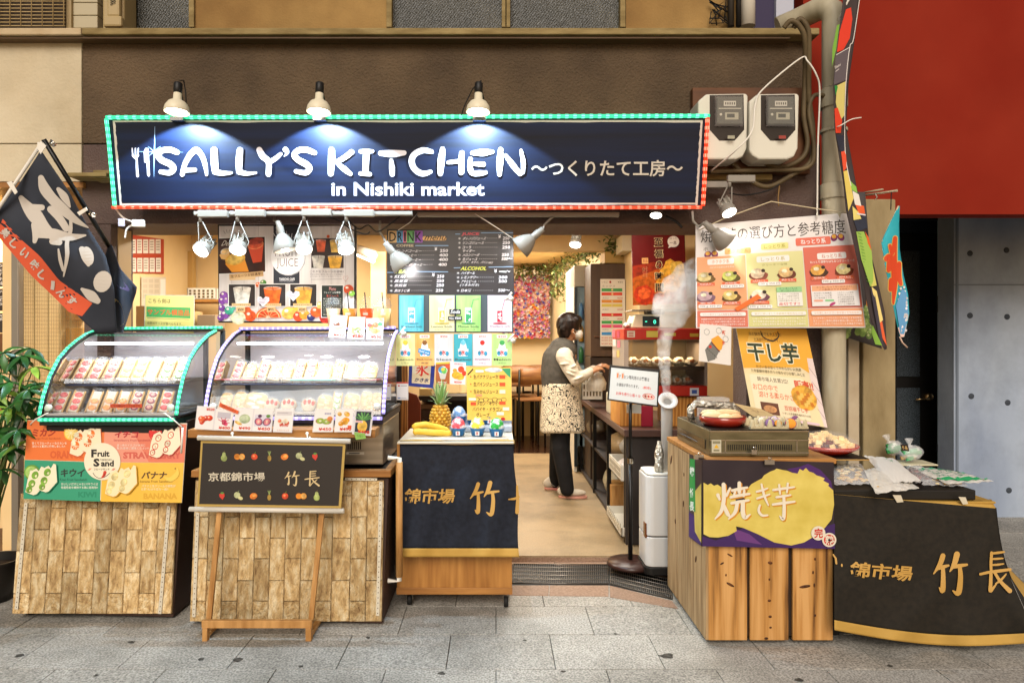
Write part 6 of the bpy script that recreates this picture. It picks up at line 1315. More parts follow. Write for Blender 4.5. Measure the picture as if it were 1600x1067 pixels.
p.poly(o2, yl)
YAKI = [[(10, 32, 8), (15, 44, 5)], [(44, 14, 5), (34, 34, 6)], [(26, 4, 9), (27, 40, 9), (20, 74, 8), (2, 96, 3)], [(26, 58, 7), (36, 80, 9), (42, 88, 6)], [(50, 20, 6), (70, 16, 7), (92, 12, 5)], [(70, 0, 8), (70, 24, 8)], [(46, 38, 6), (70, 33, 7), (98, 29, 5)], [(58, 24, 5), (54, 36, 5)], [(84, 20, 5), (82, 34, 6)], [(48, 54, 6), (70, 50, 7), (96, 46, 5)], [(64, 54, 8), (58, 78, 8), (40, 96, 3)], [(80, 50, 9), (80, 78, 10), (86, 92, 9), (100, 84, 3)]]
KI = [[(18, 22, 8), (44, 18, 9), (72, 12, 6)], [(20, 42, 8), (50, 36, 9), (82, 30, 6)], [(42, 0, 8), (56, 34, 10), (76, 62, 6)], [(34, 62, 8), (28, 78, 10), (44, 92, 10), (72, 92, 7)]]
IMO = [[(4, 18, 8), (50, 14, 9), (96, 10, 6)], [(30, 4, 8), (34, 28, 7)], [(68, 0, 8), (64, 24, 7)], [(18, 38, 8), (50, 35, 9), (80, 32, 6)], [(2, 58, 8), (50, 54, 10), (98, 50, 7)], [(50, 36, 10), (52, 66, 12), (48, 98, 12), (32, 90, 4)]]
for dx, dy, c in ((7, 7, '#d8942a'), (0, 0, '#ece2cc')):
    for st, bx in ((YAKI, (292, 226, 462, 404)), (KI, (476, 232, 572, 392)), (IMO, (568, 228, 676, 400))): brush(p, st, tuple(v+(dx if i % 2 == 0 else dy) for i, v in enumerate(bx)), c, 1.25)
    p.up(2)
p.ell(786, 464, 34, 34, '#e6dcc8').ell(838, 496, 34, 34, '#e6dcc8').text('完', (766, 440, 808, 488), '#c8321e', .03).ell(838, 496, 26, 26, '#c8321e').text('熟', (818, 474, 862, 520), '#e6dcc8', .02).ell(838, 496, 6, 6, '#1c1212')
mb.build('artwork', yp)
SPl = Pl(V((XL-.006, 3.06, .5)), V((XL-.006, 3.06, .8)), V((XL-.006, 3.4, .8))); SPl.n = V((-1, 0, 0))
mb = MB(); T = ((1077, 709), (1097, 717), (1096, 853), (1076, 838))
mb.slab([SPl.at(x, y) for x, y in T], SPl.n, .003, flat('#2a1f30', .4)); p = Print(mb, SPl.at, 1)
p.poly([(1077, 800), (1096, 812), (1096, 852), (1077, 838)], '#3c2470').poly([(1084, 770), (1096, 755), (1096, 848), (1086, 830)], yl).poly([(1078, 716), (1086, 718), (1087, 800), (1077, 795)], '#2a9a48')
for i, ch in ((0, '錦'), (1.6, '竹'), (2.6, '長')): p.text(ch, ((1078, 728+i*21), (1085, 730+i*21), (1085, 745+i*21), (1078, 743+i*21)), '#eef2ea', .03)
mb.build('side_sheet', yp)
for x, y, D, lb in ((1092, 714, 3.1, 'bulldog clip at the cart corner above the green side strip'), (1202, 722, 3.045, 'bulldog clip gripping the top of the purple sweet potato banner'), (1178, 706, 3.10, 'small bulldog clip on the grill front')):
    q_ = P(x, y, D-.01); m = MB().obox(q_, (.022 if x != 1178 else .012, 0, 0), (0, .006, 0), (0, 0, .010), M['chrome']); m.tube([q_+V((0, -.004, .006)), q_+V((-.008, -.01, .022)), q_+V((.008, -.01, .022)), q_+V((.0, -.004, .006))], .002, M['chrome'], 6); tag(m.build('clip', bev=.002), lb, 'clip')
# grill
gr = thing('sweet_potato_grill', (P(1160, 0, 3.3).x, 3.4, z4), 'flat steel sweet potato grill with glass side windows on the plank cart', 'grill')
ax, bx = P(1109, 0, 3.12).x, P(1264, 0, 3.12).x; zg = P(0, 673, 3.12).z
gm = noisy('grill_steel', '#6b664e', '#8a8468', 8, 4, .3, metal=.7, k=.75, stretch=(1, 1, 4))
MB().box(ax, bx, 3.12, 3.68, z4+.006, zg, gm).build('body', gr, bev=.003)
fm = MB(); t_ = .006
for (x0, z0, x1, z1) in ((ax, zg-.045, bx, zg-.041), (ax, z4+.02, bx, z4+.024), (ax+.068, z4+.022, ax+.072, zg-.043), (bx-.058, z4+.022, bx-.054, zg-.043), (ax, zg-.004, bx, zg)): fm.box(x0, x1, 3.1165, 3.1195, min(z0, z1), max(z0, z1), M['chrome'])
fm.build('trim', gr)
s_ = MB()
for i in range(30): x = ax+.082+i*(bx-ax-.155)/30; s_.box(x, x+.004, 3.1175, 3.1195, zg-.088, zg-.062, M['black'])
s_.build('vent_slots', gr, kind='stuff')
mb = MB(); p = Print(mb, flatpl(3.1168).at, 1); p.rect(1112, 687, 1127, 707, '#c9c4ac').rect(1113.5, 689, 1125.5, 693, '#8a8468').poly([(1119.5, 694), (1123.5, 700), (1115.5, 700)], '#e2b21e').rect(1115, 702, 1124, 705, '#8a8468'); mb.build('warning_label', gr)
MB().box(ax-.004, ax-.001, 3.18, 3.66, z4+.03, zg-.05, flat('#14161a', .15, spec=.8)).build('side_window', gr)
m = MB(); m.box(ax-.006, ax-.0045, 3.30, 3.60, z4+.045, zg-.075, flat('#7a8a9a', .2)); m.build('window_glass', gr)
MB().box(ax+.01, bx-.01, 3.13, 3.67, zg+.001, zg+.004, flat('#2a2824', .35, .5)).build('grill_top', gr)
# red lacquer bowl of potatoes
def potato(o, sx, sy, sz, c, rz=0, name='sweet_potato', label=None, group=None, wob=.04):
    m = noisy('potato_'+c, c, c, 6, 3, .7, bump=.4, bscale=40, bdist=.006, k=.9)
    ob = MB().ell(o, (sx, sy, sz), m, 12, 8, Matrix.Rotation(rz, 3, 'Z'), wob); return tag(ob.build(name), label, 'sweet potato', group)
bo = P(1129, 672, 3.28); bo.z = zg+.005; bw = thing('lacquer_bowl', bo, 'shallow red lacquer bowl of peeled sweet potatoes on the grill', 'bowl')
MB().lathe([(0, 0), (.085, 0), (.107, .022), (.110, .045), (.106, .046), (.100, .024), (.08, .012), (0, .012)], bo, flat('#a02a1a', .2, spec=.7), seg=32).build('bowl', bw)
MB().lathe([(.1065, .0462), (.110, .0462), (.1095, .048), (.107, .048)], bo, M['black'], seg=32).build('rim', bw)
for i, (dx, dy, dz, sx, rz, c) in enumerate(((-.05, .0, .045, .06, .3, '#e8cfa4'), (.03, .03, .055, .065, -.2, '#dbb98a'), (.0, -.05, .040, .04, .1, '#ecd2a0'), (.05, -.04, .040, .038, .5, '#e0b080'), (-.04, .05, .050, .05, -.4, '#e6c89a'))):
    potato(bo+V((dx, dy, dz)), sx, .024, .021, c, rz, label='%s sweet potato in the red lacquer bowl' % ['left', 'long upper', 'front middle', 'front right', 'rear left'][i], group='sweet potatoes in the lacquer bowl')
fo = thing('foil_bridge', P(1110, 660, 3.45), 'foil wrapped rail arching over the grill behind the bowl', 'rail')
MB().tube([P(1080, 656, 3.46), P(1079, 640, 3.46), P(1086, 631, 3.46), P(1146, 634, 3.46), P(1150, 642, 3.46), P(1151, 656, 3.46)], .019, M['foil'], 12).build('rail', fo)
ab = thing('acrylic_box', P(1119, 655, 3.6), 'clear acrylic box standing behind the foil rail', 'box')
a, b = P(1098, 622, 3.55), P(1140, 655, 3.55); MB().box(a.x, b.x, 3.55, 3.65, zg+.004, a.z, M['acrylic']).build('case', ab)
et = thing('egg_tray', P(1210, 673, 3.16), 'pale pulp egg tray holding cut coloured sweet potatoes', 'egg tray'); mb = MB(); a, b = P(1167, 0, 3.2), P(1256, 0, 3.2); pulp = flat('#cbbd98', .9)
mb.box(a.x, b.x, 3.15, 3.32, zg+.005, zg+.014, pulp)
for i in range(7):
    for j in range(3): mb.lathe([(.014, 0), (.010, .02), (.006, .034), (0, .036)], (a.x+.012+i*(b.x-a.x-.024)/6, 3.16+j*.07, zg+.012), pulp, seg=8)
mb.build('tray', et)
PUR, ORA = '#7a5a78', '#e89a34'
def cutpotato(px, py, D, skin, flesh, s, label, az=-.3):
    o = P(px, py, D); o.z = max(o.z, zg+.03); r = thing('cut_sweet_potato', o, label, 'sweet potato', 'cut sweet potatoes on the egg tray')
    d = V((sin(az), -cos(az), .25)).normalized()
    MB().lathe([(0, .0), (s*.95, .0), (s, .004), (s*.98, .03), (s*.8, .05), (s*.3, .062), (0, .064)], o, noisy('sk'+skin, skin, skin, 6, 3, .7, bump=.4, bscale=40, k=.9), -d, 16).build('skin', r)
    MB().lathe([(0, -.003), (s*.8, -.002), (s*.9, .001)], o, noisy('fl'+flesh, flesh, flesh, 8, 3, .8, bump=.6, bscale=60, bdist=.006, k=.95), -d, 16).build('flesh', r)
    MB().ell(o-d*.05, (s*1.1, .022, s*1.15), M['foil'], 12, 8, None, .10).build('foil_wrap', r)
cutpotato(1203, 666, 3.17, PUR, '#8a6a9a', .021, 'small purple cut sweet potato at the left of the tray'); cutpotato(1216, 663, 3.16, '#a07a3a', ORA, .017, 'small orange cut sweet potato in the middle of the tray'); cutpotato(1236, 665, 3.15, '#a05a6a', ORA, .025, 'large orange cut sweet potato at the right of the tray')
cutpotato(1210, 655, 3.25, '#5a4a5a', '#c9b8c4', .018, 'pale purple cut sweet potato in the back row'); cutpotato(1243, 655, 3.25, PUR, '#7a4a6e', .018, 'dark purple cut sweet potato at the back right'); cutpotato(1191, 657, 3.25, '#c9b8a4', '#e2d6c0', .019, 'white cut sweet potato at the back left')
def d_(p): p.line([(20, 30), (60, 34), (50, 60)], 4, '#a8906a', smooth=True).line([(30, 50), (80, 54)], 4, '#a8906a').line([(45, 20), (40, 80)], 3, '#a8906a')
poster('paper_bag', ((1147, 630), (1190, 639), (1215, 651), (1176, 650)), 3.42, flat('#d6bd8c', .7), 100, 100, d_, 'flattened tan paper bag behind the egg tray', 'bag', .006)
# ------------------------------------------------------------------ sweet potato boards
BP = Pl(P(1087, 352, 3.74), P(1331, 332, 3.74), P(1088, 513, 3.70)); BQ = ((1087, 352), (1332, 332), (1353, 512), (1088, 513))
pb = thing('sweet_potato_board', BP.at(1220, 513), 'large hanging board 焼き芋の選び方と参考糖度 glaring under the reflector lamp', 'board')
MB().slab([BP.at(x, y) for x, y in BQ], BP.n, .006, flat('#e6e0dc', .3)).build('board', pb, bev=.002); mb = MB(); p = local(mb, BP.at, BQ, 1280, 860)
# local field: x 0..1280, y 0..860
p.text('焼き芋の選び方と参考糖度', (40, 45, 1210, 150), '#3a3028', .0, 4).text('ホ', (60, 190, 100, 220), '#3a3028')
for x in (95, 150): p.ell(x, 250, 26, 30, '#8a3a6a', 40 if x < 120 else -40).ell(x, 242, 18, 16, '#efb04a')
for x in (1110, 1165): p.ell(x, 178, 26, 30, '#8a3a6a', 40 if x < 1120 else -40).ell(x, 170, 18, 16, '#efb04a')
p.rectr(230, 210, 440, 260, 12, '#f0b070').text('ホクホク系', (255, 220, 415, 250), '#c86a28', .01).rectr(520, 190, 740, 240, 12, '#dcd88a').text('しっとり系', (545, 200, 715, 230), '#a89a38', .01).rectr(800, 165, 1080, 225, 12, '#e0705a').text('ねっとり系', (840, 175, 1040, 215), '#f2ece8', .02)
p.rect(8, 270, 392, 708, '#eaa878').rect(398, 262, 848, 708, '#dcd89a').rect(854, 240, 1272, 708, '#d8705c').rect(8, 714, 392, 850, '#dd7a62').rect(398, 714, 848, 850, '#d8d48e').rect(854, 714, 1272, 850, '#eaa070')
for x0, x1, t_, c in ((90, 300, 'ホクホク系', '#d8844a'), (480, 740, 'しっとり系', '#b0a444'), (960, 1190, 'ねっとり系', '#c85a48')): p.rectr(x0, 290, x1, 338, 12, '#f0ebe6').text(t_, (x0+35, 298, x1-35, 330), c, .005)
p.text('口どけのなめらかな甘み', (110, 350, 300, 368), '#f6ece2').text('クリーミーな味', (520, 350, 720, 368), '#8a8238').text('ねっとり濃厚なはちみつクリーミーさ', (900, 346, 1250, 366), '#f6ece2', .01)
for x, y, c1, c2, t_ in ((75, 440, '#7a5a2a', '#dfc88a', '紅はるか'), (270, 440, '#6a5a2a', '#c9cf6a', '安納芋'), (75, 600, '#7a5a6a', '#b89aa0', '紫芋'), (270, 600, '#6a4a22', '#e2c878', '鳴門金時'), (490, 430, '#8a4a3a', '#e8cfae', 'シルクスイート'), (710, 430, '#7a3f2a', '#f0c88a', '栗かぐや'), (490, 600, '#7a4a5a', '#efe0cc', '紅天使'), (960, 425, '#4a3020', '#e2a850', '安納芋'), (1160, 425, '#7a3a22', '#f0dc9a', '紅はるか')):
    p.ell(x, y+12, 74, 40, c1, wob=.08).ell(x-10, y-6, 56, 40, c2, wob=.06).ell(x+36, y-26, 16, 14, '#3a2a20').ell(x-18, y-16, 22, 14, '#f6eac8').rect(x-66, y+44, x+70, y+70, '#e06a42').text(t_, (x-46, y+47, x+46, y+57), '#f8f0ea', .01).text(junk(10), (x-58, y+60, x+58, y+67), '#f8f0ea')
for x, y in ((15, 680), (190, 520), (400, 690), (480, 510), (975, 508)): p.rectr(x, y-14, x+180, y+14, 8, '#efece8').text('100 g 350 円', (x+12, y-9, x+168, y+9), '#6a625e')
p.rect(620, 540, 815, 580, '#9ccf94').text('さつまいもは', (640, 545, 780, 558), '#3a5a34').text('甘いほどよい', (650, 562, 780, 575), '#3a5a34').rect(620, 582, 815, 690, '#efece4'); [p.text(junk(12), (630, 590+i*17, 790, 602+i*17), '#7a746a') for i in range(4)]; p.text('品切です!!', (632, 660, 790, 684), '#d84a4a', .01)
p.rect(885, 535, 1250, 695, '#ece8e6').rect(892, 538, 1244, 580, '#ecae84').text('さつまいもってなにはスゴイ?', (930, 542, 1200, 557), '#8a4a2a').text('この動脈のできる秘密!!', (950, 562, 1180, 576), '#8a4a2a')
for i in range(6): p.text(junk(9), (1085, 590+i*17, 1210, 602+i*17), '#6a6462')
for i in range(3): p.text(junk(8), (905, 590+i*18, 1040, 602+i*18), '#6a6462')
p.rectr(900, 645, 970, 660, 6, '#eaa890').rectr(985, 645, 1055, 660, 6, '#8fcf94').ell(1040, 680, 26, 10, '#b83a78', -25)
for x0, x1, c in ((20, 380, '#c86a52'), (410, 838, '#c0bc6a'), (866, 1262, '#e08a54')):
    p.rectr(x0+6, 732, x1-6, 762, 10, '#f2ece6').text(junk(18), (x0+30, 739, x1-30, 755), c); [p.text(junk(22), (x0+14, 778+i*22, x1-14, 794+i*22), '#f8f0ea') for i in range(3)]
p.poly([(290, 700), (470, 590), (500, 620), (310, 726)], '#e8702c'); mb.build('artwork', pb)
def hang(a, b, label): return cable((a, b), .0028, flat('#d8c8a4'), label, D=3.72, smooth=False, name='string')
cable(((1092, 360), (1135, 340), (1205, 315), (1275, 326), (1330, 334)), .003, flat('#d8c8a4'), 'cord running up over a hook that holds the sweet potato board', D=3.70, smooth=False, name='string')
# dried potato poster
DQ = ((1150, 511), (1260, 514), (1293, 668), (1176, 650)); DPl = Pl(P(1150, 511, 3.80), P(1260, 514, 3.80), P(1176, 650, 3.72))
def d_(p):
    p.poly([(0, 0), (100, 0), (100, 50), (80, 40), (0, 46)], '#ecae34').poly([(20, 2), (60, 2), (30, 12), (10, 20)], '#f2c258').poly([(0, 46), (50, 44), (78, 50), (100, 58), (100, 100), (0, 100)], '#eedcac').poly([(92, 30), (100, 30), (100, 100), (96, 100), (90, 60)], '#e6d2cc')
    for i in range(4): p.line([(92, 40+i*14), (100, 50+i*14)], .6, '#a8908a')
    p.text('京の錦市場でも大人気の', (16, 5, 62, 9), '#5a3a14').text('北海道の干しいもです。', (22, 11, 58, 15), '#5a3a14').line([(34, 4, 1.2), (36, 10, 1.4), (48, 14, 1.6), (58, 9, 1.4), (58, 4, 1.2)], 1, '#2a2018', smooth=True)
    p.text('干し芋', (9, 15, 82, 38), '#f4ecc8', .09).up(1).text('干し芋', (10, 16, 81, 37), '#2a3a22', .03).text(junk(16), (18, 41, 80, 44.5), '#5a4a28').text(junk(20), (10, 46, 84, 49.5), '#5a4a28')
    p.rectr(6, 52, 80, 96, 3, '#f4e4c0').text('錦市場人気第2位!', (16, 54, 58, 59), '#3a3428', .005).text('お口の中で', (8, 62, 42, 69), '#e0704a', .01).text('溶ける柔らかさ', (14, 70, 62, 77), '#e0704a', .01).text('販売!!', (66, 54, 92, 64), '#d84a2a', .03).ell(76, 72, 17, 13, '#e8aa3c', wob=.04)
    for i in range(12): p.poly([(66+i*1.7, 66+(i*5) % 13), (70+i*1.7, 65+(i*5) % 13), (71+i*1.7, 69+(i*5) % 13), (67+i*1.7, 70+(i*5) % 13)], '#f2c460' if i % 2 else '#c97a1e')
    p.rect(14, 82, 38, 95, '#6a3f2a').ell(26, 89, 9, 4, '#dba06a').text('豆招福干し芋', (46, 83, 78, 88), '#d8503a', .005).text(junk(14), (42, 90, 80, 92.5), '#6a5a3a').rectr(2, 97, 90, 99.5, 1, '#e2c6d0')
poster('dried_potato_poster', DQ, 3.8, flat('#e8d8b0', .35), 100, 100, d_, 'leaning yellow 干し芋 poster behind the egg tray', 'poster', .004, DPl)
def d_(p):
    for x, y in ((22, 20), (60, 14), (82, 34)): p.ring(x, y, 9, 8, 1, '#5a5450', 7)
    p.poly([(18, 68), (40, 40), (66, 62), (50, 90), (28, 98)], '#7a7872'); [p.line([(24+i*6, 62+i*4), (26+i*6, 66+i*4)], 1.4, '#2a2826') for i in range(6)]
    p.poly([(36, 38), (58, 26), (76, 40), (70, 62), (62, 66), (40, 48)], '#f0a832').line([(38, 46), (56, 62), (64, 68)], 3, '#6a2236').text('新', (70, 12, 82, 24), '#e0502a', .02).text('芋', (70, 40, 80, 50), '#d8402a', .02).ell(34, 58, 5, 4, '#d83a2a')
poster('potato_card', ((1094, 506), (1143, 510), (1142, 571), (1092, 564)), 3.66, flat('#ece6de', .3), 100, 100, d_, 'white card with a drawing of a wrapped roast sweet potato', 'card', .002)

# ================================================================== CLOTH TABLE ON THE RIGHT
t5 = thing('display_table', (P(1430, 0, 3.3).x, 3.4, 0), 'low display table wrapped in a wide dark cloth with gold hem', 'table')
TL, TR = P(1306, 0, 3.13).x, P(1545, 0, 3.13).x; zt5 = P(0, 782, 3.13).z
MB().box(TL, TR, 3.16, 3.72, .12, zt5-.012, flat('#4a2f18', .6)).build('body', t5)
MB().box(TL-.01, TR+.02, 3.11, 3.75, zt5-.010, zt5, noisy('table_gold', '#b08a3e', '#c49c4e', 6, 3, .75, k=.9)).build('top', t5, bev=.004)
for x_, y_ in ((TL+.03, 3.2), (TR-.05, 3.2), (TL+.03, 3.68), (TR-.05, 3.68)): MB().box(x_-.015, x_+.015, y_-.015, y_+.015, 0, .12, M['black']).build('leg', t5)
def cl5(px, py, l=0):
    u = (px-1303)/270; t = (py-775)/230
    f = .026*sin(u*4.5+2.0*t+.6)*t+.016*sin(u*15-t*4)*t*t+.030*math.exp(-((t-.2-.9*abs(u-.45))**2)*30)*t+.022*math.exp(-((t-1.25*(1-u)-.15)**2)*60)*t
    return P(px, py, 3.10-.10*t-f-l*.0006)
nb5 = noisy('dark_cloth', '#1b1710', '#262017', 40, 3, .85, bump=.15, bscale=300, bdist=.002, k=.9)
LB = lambda v: 1302+2*v; RB = lambda v: 1556+14*sin(v*1.6)+48*v*v-6*sin(v*6)*v
TB = lambda u: 788-16*(1-u)**1+6*u; BB = lambda u: 984+30*sin(min(1, u*1.3)*PI/2)-10*u*u
def pt5(u, v):
    y = TB(u)+(BB(u)-TB(u))*v; x = LB(v)+(RB(v)-LB(v))*u; return x, y
cloth = MB(); cloth.grid(lambda u, v: cl5(*pt5(u, .0+.925*v)), 70, 44, nb5); cloth.grid(lambda u, v: cl5(*pt5(u, .925+.075*v)), 70, 5, gold)
cloth.grid(lambda u, v: cl5(*pt5(u, .0))*(1-v)+V((TL+(TR+.02-TL)*u, 3.14, zt5+.003))*v, 40, 2, gold)
def side5(u, v):
    a = cl5(*pt5(1, v)); return a+V((.01+.42*u*v, .01+.40*u, .0-.02*u*v))
cloth.grid(lambda u, v: side5(u*.3, v), 8, 20, nb5); cloth.grid(lambda u, v: side5(.3+.5*u, v), 10, 20, gold)
c5o = cloth.build('cloth', None, 'dark cloth with gold hem and the words 錦市場 竹長 flaring over the right table', 'cloth', solid=.0015)
mb = MB(); p = Print(mb, cl5, 14)
p.text('錦市場', ((1326, 876), (1424, 884), (1424, 909), (1326, 901)), gd, .024, 4, slant=.04).ell(1315.5, 883, 1.4, 2.6, gd)
brush(p, TAKE, (1457, 868, 1512, 926), gd, 1.2); brush(p, CHO, (1531, 862, 1580, 924), gd, 1.15); p.line([(1302, 866, 2), (1306, 872, 3), (1307, 880, 3)], 3, gd)
mb.build('lettering', c5o)
for x0, x1 in ((1397, 1411), (1500, 1512)): 
    def d_(p): pass
    poster('tape', ((x0-2, 773+(x0-1397)*.03), (x1-3, 773.5+(x0-1397)*.03), (x1+1, 784+(x0-1397)*.03), (x0+5, 785+(x0-1397)*.03)), 3.085, flat('#d8cdb4', .5), 10, 10, d_, '%s strip of masking tape on the gold cloth edge' % ('left' if x0 < 1450 else 'right'), 'tape', .0015)
bt = thing('black_tray', (P(1415, 0, 3.2).x, 3.35, zt5), 'long flat black tray under the bags of dried potato', 'tray')
a, b = P(1304, 757, 3.12), P(1525, 776, 3.12); MB().box(a.x, b.x, 3.12, 3.62, zt5+.006, zt5+.05, flat('#171410', .5)).build('body', bt, bev=.004)
zb = zt5+.052
def bag(quad, name, label, mat, contents=None, thick=.02, D=None, group='bags of dried sweet potato', prn=None):
    """pillow bag: quad of world points, bulging"""
    tl, tr, br, bl = quad; up_ = (tr-tl).cross(bl-tl).normalized(); up_ = up_ if up_.z > 0 else -up_
    def f(sg_): return lambda u, v: (tl*(1-u)+tr*u)*(1-v)+(bl*(1-u)+br*u)*v+up_*(sg_*thick*max(0, (sin(PI*u)*sin(PI*v)))**.55+.003*sin(u*31+v*9)+.002*sin(v*47+u*13))
    r = thing(name, (tl+tr+br+bl)/4, label, 'bag', group); m = MB().grid(f(1), 16, 12, mat); m.grid(f(-.25), 8, 6, mat); m.build('film', r)
    if contents:
        m = MB()
        for i in range(contents[1]):
            u, v = ru(.12, .88), ru(.15, .88); q = (tl*(1-u)+tr*u)*(1-v)+(bl*(1-u)+br*u)*v+up_*thick*ru(.1, .6)*sin(PI*u)*sin(PI*v)
            m.ell(q, (ru(.010, .02), ru(.008, .014), .006), flat(random.choice(contents[0]), .6), 7, 4, Matrix.Rotation(ru(0, 3), 3, 'Z'))
        m.build('contents', r, kind='stuff')
    if prn:
        m = MB(); prn(Print(m, lambda x, y, l: f(1)(x/100, y/100)+up_*(.002+l*.0005), 1)); m.build('print', r)
    return r
def gp(px, py, z):                                       # point on a horizontal level seen at a pixel
    D = (H-z)*F/(py-CY); return P(px, py, D)
cf_ = film_mat('bag_film', amt=.3, rough=.15); wf_ = film_mat('white_bag', '#f2eee4', amt=.72, rough=.3)
POT = ['#e2c07a', '#d8a85c', '#ecd49a', '#c99a4e']
bag((gp(1300, 727, zb+.03), gp(1345, 724, zb+.03), gp(1365, 756, zb+.012), gp(1304, 757, zb+.012)), 'snack_bag', 'clear bag of golden potato chips at the left end of the tray', cf_, (POT, 44), .028)
bag((gp(1350, 735, zb+.03), gp(1375, 728, zb+.03), gp(1437, 763, zb+.008), gp(1368, 771, zb+.008)), 'snack_bag', 'whitish bag lying over the front edge of the black tray', wf_, (POT, 20), .024)
bag((gp(1350, 712, zb+.06), gp(1396, 716, zb+.06), gp(1440, 752, zb+.03), gp(1392, 754, zb+.03)), 'snack_bag', 'white paper bag slanting across the middle of the tray', flat('#e6e2da', .6), None, .016, prn=lambda p: p.text('干し芋', ((60, 12), (78, 18), (74, 34), (56, 28)), '#3f9a6a'))
bag((gp(1415, 728, zb+.02), gp(1440, 727, zb+.02), gp(1458, 752, zb+.012), gp(1430, 754, zb+.012)), 'snack_bag', 'clear bag of dark red beans between the white and green bags', cf_, (['#6a2a22', '#8a3a30', '#5a241c'], 36), .02)
GPR = lambda p: (p.line([(5, 30, 8), (40, 22, 12), (95, 34, 8)], 8, '#4aae84', smooth=True), p.line([(5, 80, 10), (50, 88, 16), (97, 82, 10)], 10, '#2fae6c', smooth=True), [p.text(junk(9), ((10, 40+i*12), (88, 42+i*12), (88, 49+i*12), (10, 47+i*12)), '#3a8a6a') for i in range(3)])
bag((gp(1418, 727, zb+.03), gp(1490, 737, zb+.03), gp(1553, 752, zb+.02), gp(1478, 756, zb+.02)), 'snack_bag', 'green and white printed flat bag sticking out at the right of the tray', wf_, None, .014, prn=GPR)
bag((gp(1452, 742, zb+.014), gp(1500, 744, zb+.014), gp(1512, 760, zb+.008), gp(1440, 757, zb+.008)), 'snack_bag', 'flat clear bag with an orange label under the green bag', cf_, (POT, 16), .010)
# raised board and bowl of potato cubes behind
rb = thing('raised_board', P(1330, 715, 3.4), 'raised black shelf board carrying the red bowl of potato cubes', 'shelf'); zr = P(0, 716, 3.42).z
a, b = P(1262, 0, 3.42), P(1358, 0, 3.42); MB().box(a.x, b.x, 3.42, 3.78, zr-.012, zr, M['black']).build('board', rb, bev=.002); MB().box(a.x, b.x, 3.415, 3.419, zr-.010, zr-.004, flat('#b08a4c')).build('edge', rb)
for x in (a.x+.03, b.x-.03): MB().box(x-.01, x+.01, 3.7, 3.72, zt5, zr-.013, M['black']).build('leg', rb)
lb_ = V((P(1290, 0, 3.58).x, 3.58, zr+.002)); tb = thing('cube_bowl', lb_, 'oval red bowl heaped with yellow potato cubes under film', 'bowl')
MB().lathe([(0, 0), (.10, 0), (.155, .030), (.160, .045), (.155, .046), (.10, .014), (0, .012)], lb_, flat('#c0301c', .2, spec=.7), seg=32).build('bowl', tb)
mb = MB()
for i in range(70):
    rr = .13*math.sqrt(random.random()); an = ru(0, 2*PI); q = lb_+V((cos(an)*rr, sin(an)*rr, .030+.075*(1-(rr/.14)**2)*ru(.6, 1)))
    R = Matrix.Rotation(ru(0, 3), 3, 'Z')@Matrix.Rotation(ru(-.5, .5), 3, 'X'); s = ru(.011, .016)
    mb.obox(q, R@V((s, 0, 0)), R@V((0, s*.8, 0)), R@V((0, 0, s*.8)), noisy('cube_potato', '#ecc884', '#f6dca4', 20, 3, .6, k=.95))
mb.build('potato_cubes', tb, kind='stuff'); MB().ell(lb_+V((0, 0, .030)), (.163, .163, .085), M['casefilm'], 22, 8, None, .02, True).build('film', tb)
# knotted bags behind
def tied(px, py, z, w, label, tilt_=0.0):
    o = gp(px, py, z); r = thing('tied_bag', o, label, 'bag', 'knotted bags of green wrapped candied potato')
    m = MB().ell(o+V((0, 0, .05)), (w, .035, .042), cf_, 14, 8, Matrix.Rotation(tilt_, 3, 'Y'), .06); t = o+Matrix.Rotation(tilt_, 3, 'Y')@V((0, 0, .086))
    d = (Matrix.Rotation(tilt_, 3, 'Y')@V((0, 0, 1)))
    m.tube([t, t+d*.010, t+d*.02, t+d*.042], [.018, .006, .012, .022], cf_, 9, False); m.build('film', r)
    m = MB()
    for i in range(12): q = o+V((ru(-w*.7, w*.7), -.012+ru(-.008, .01), ru(.02, .07))); m.obox(q, (.018, 0, .004), (0, .006, 0), (-.002, 0, .009), flat(random.choice(['#3f9a5c', '#58b078', '#dfe6d8', '#2f8a4a', '#b89a6a'])))
    m.build('contents', r, kind='stuff')
tied(1397, 713, zb+.02, .05, 'smaller knotted clear bag of green sweets at the left', -.35); tied(1424, 722, zb+.02, .065, 'larger knotted clear bag of green sweets with a dark square label', -.1)
def d_(p): p.text('竹長', (15, 20, 85, 80), '#c9a86a', .02)
poster('square_label', ((1407, 694), (1419, 695), (1421, 705), (1409, 704)), 3.43, flat('#2a1a14'), 100, 100, d_, 'small dark square label on the larger knotted bag', 'label', .001)
pt_ = thing('paper_plate', gp(1428, 725, zb+.012), 'thin pale dish under the knotted bags', 'dish'); a, b = gp(1392, 722, zb+.012), gp(1452, 724, zb+.012); MB().obox((a+b)/2, (.11, 0, 0), (0, .07, 0), (0, 0, .004), flat('#d8cfae')).build('dish', pt_, bev=.002)
# ================================================================== FLAGS
def flagmesh(name, fn, nu, nv, mat, label, art, cat='flag', extra=None):
    r = thing(name, fn(0, 1), label, cat); MB().grid(fn, nu, nv, mat).build('cloth', r, solid=.001)
    if art: m = MB(); art(Print(m, lambda x, y, l: fn(x/100, y/100)+V((0, -.001-l*.0005, 0)), 1)); m.build('artwork', r)
    if extra: extra(r)
    return r
def bil(q, D): 
    T_ = tilt(q); return lambda u, v: P(*T_(u, v), D(u, v))
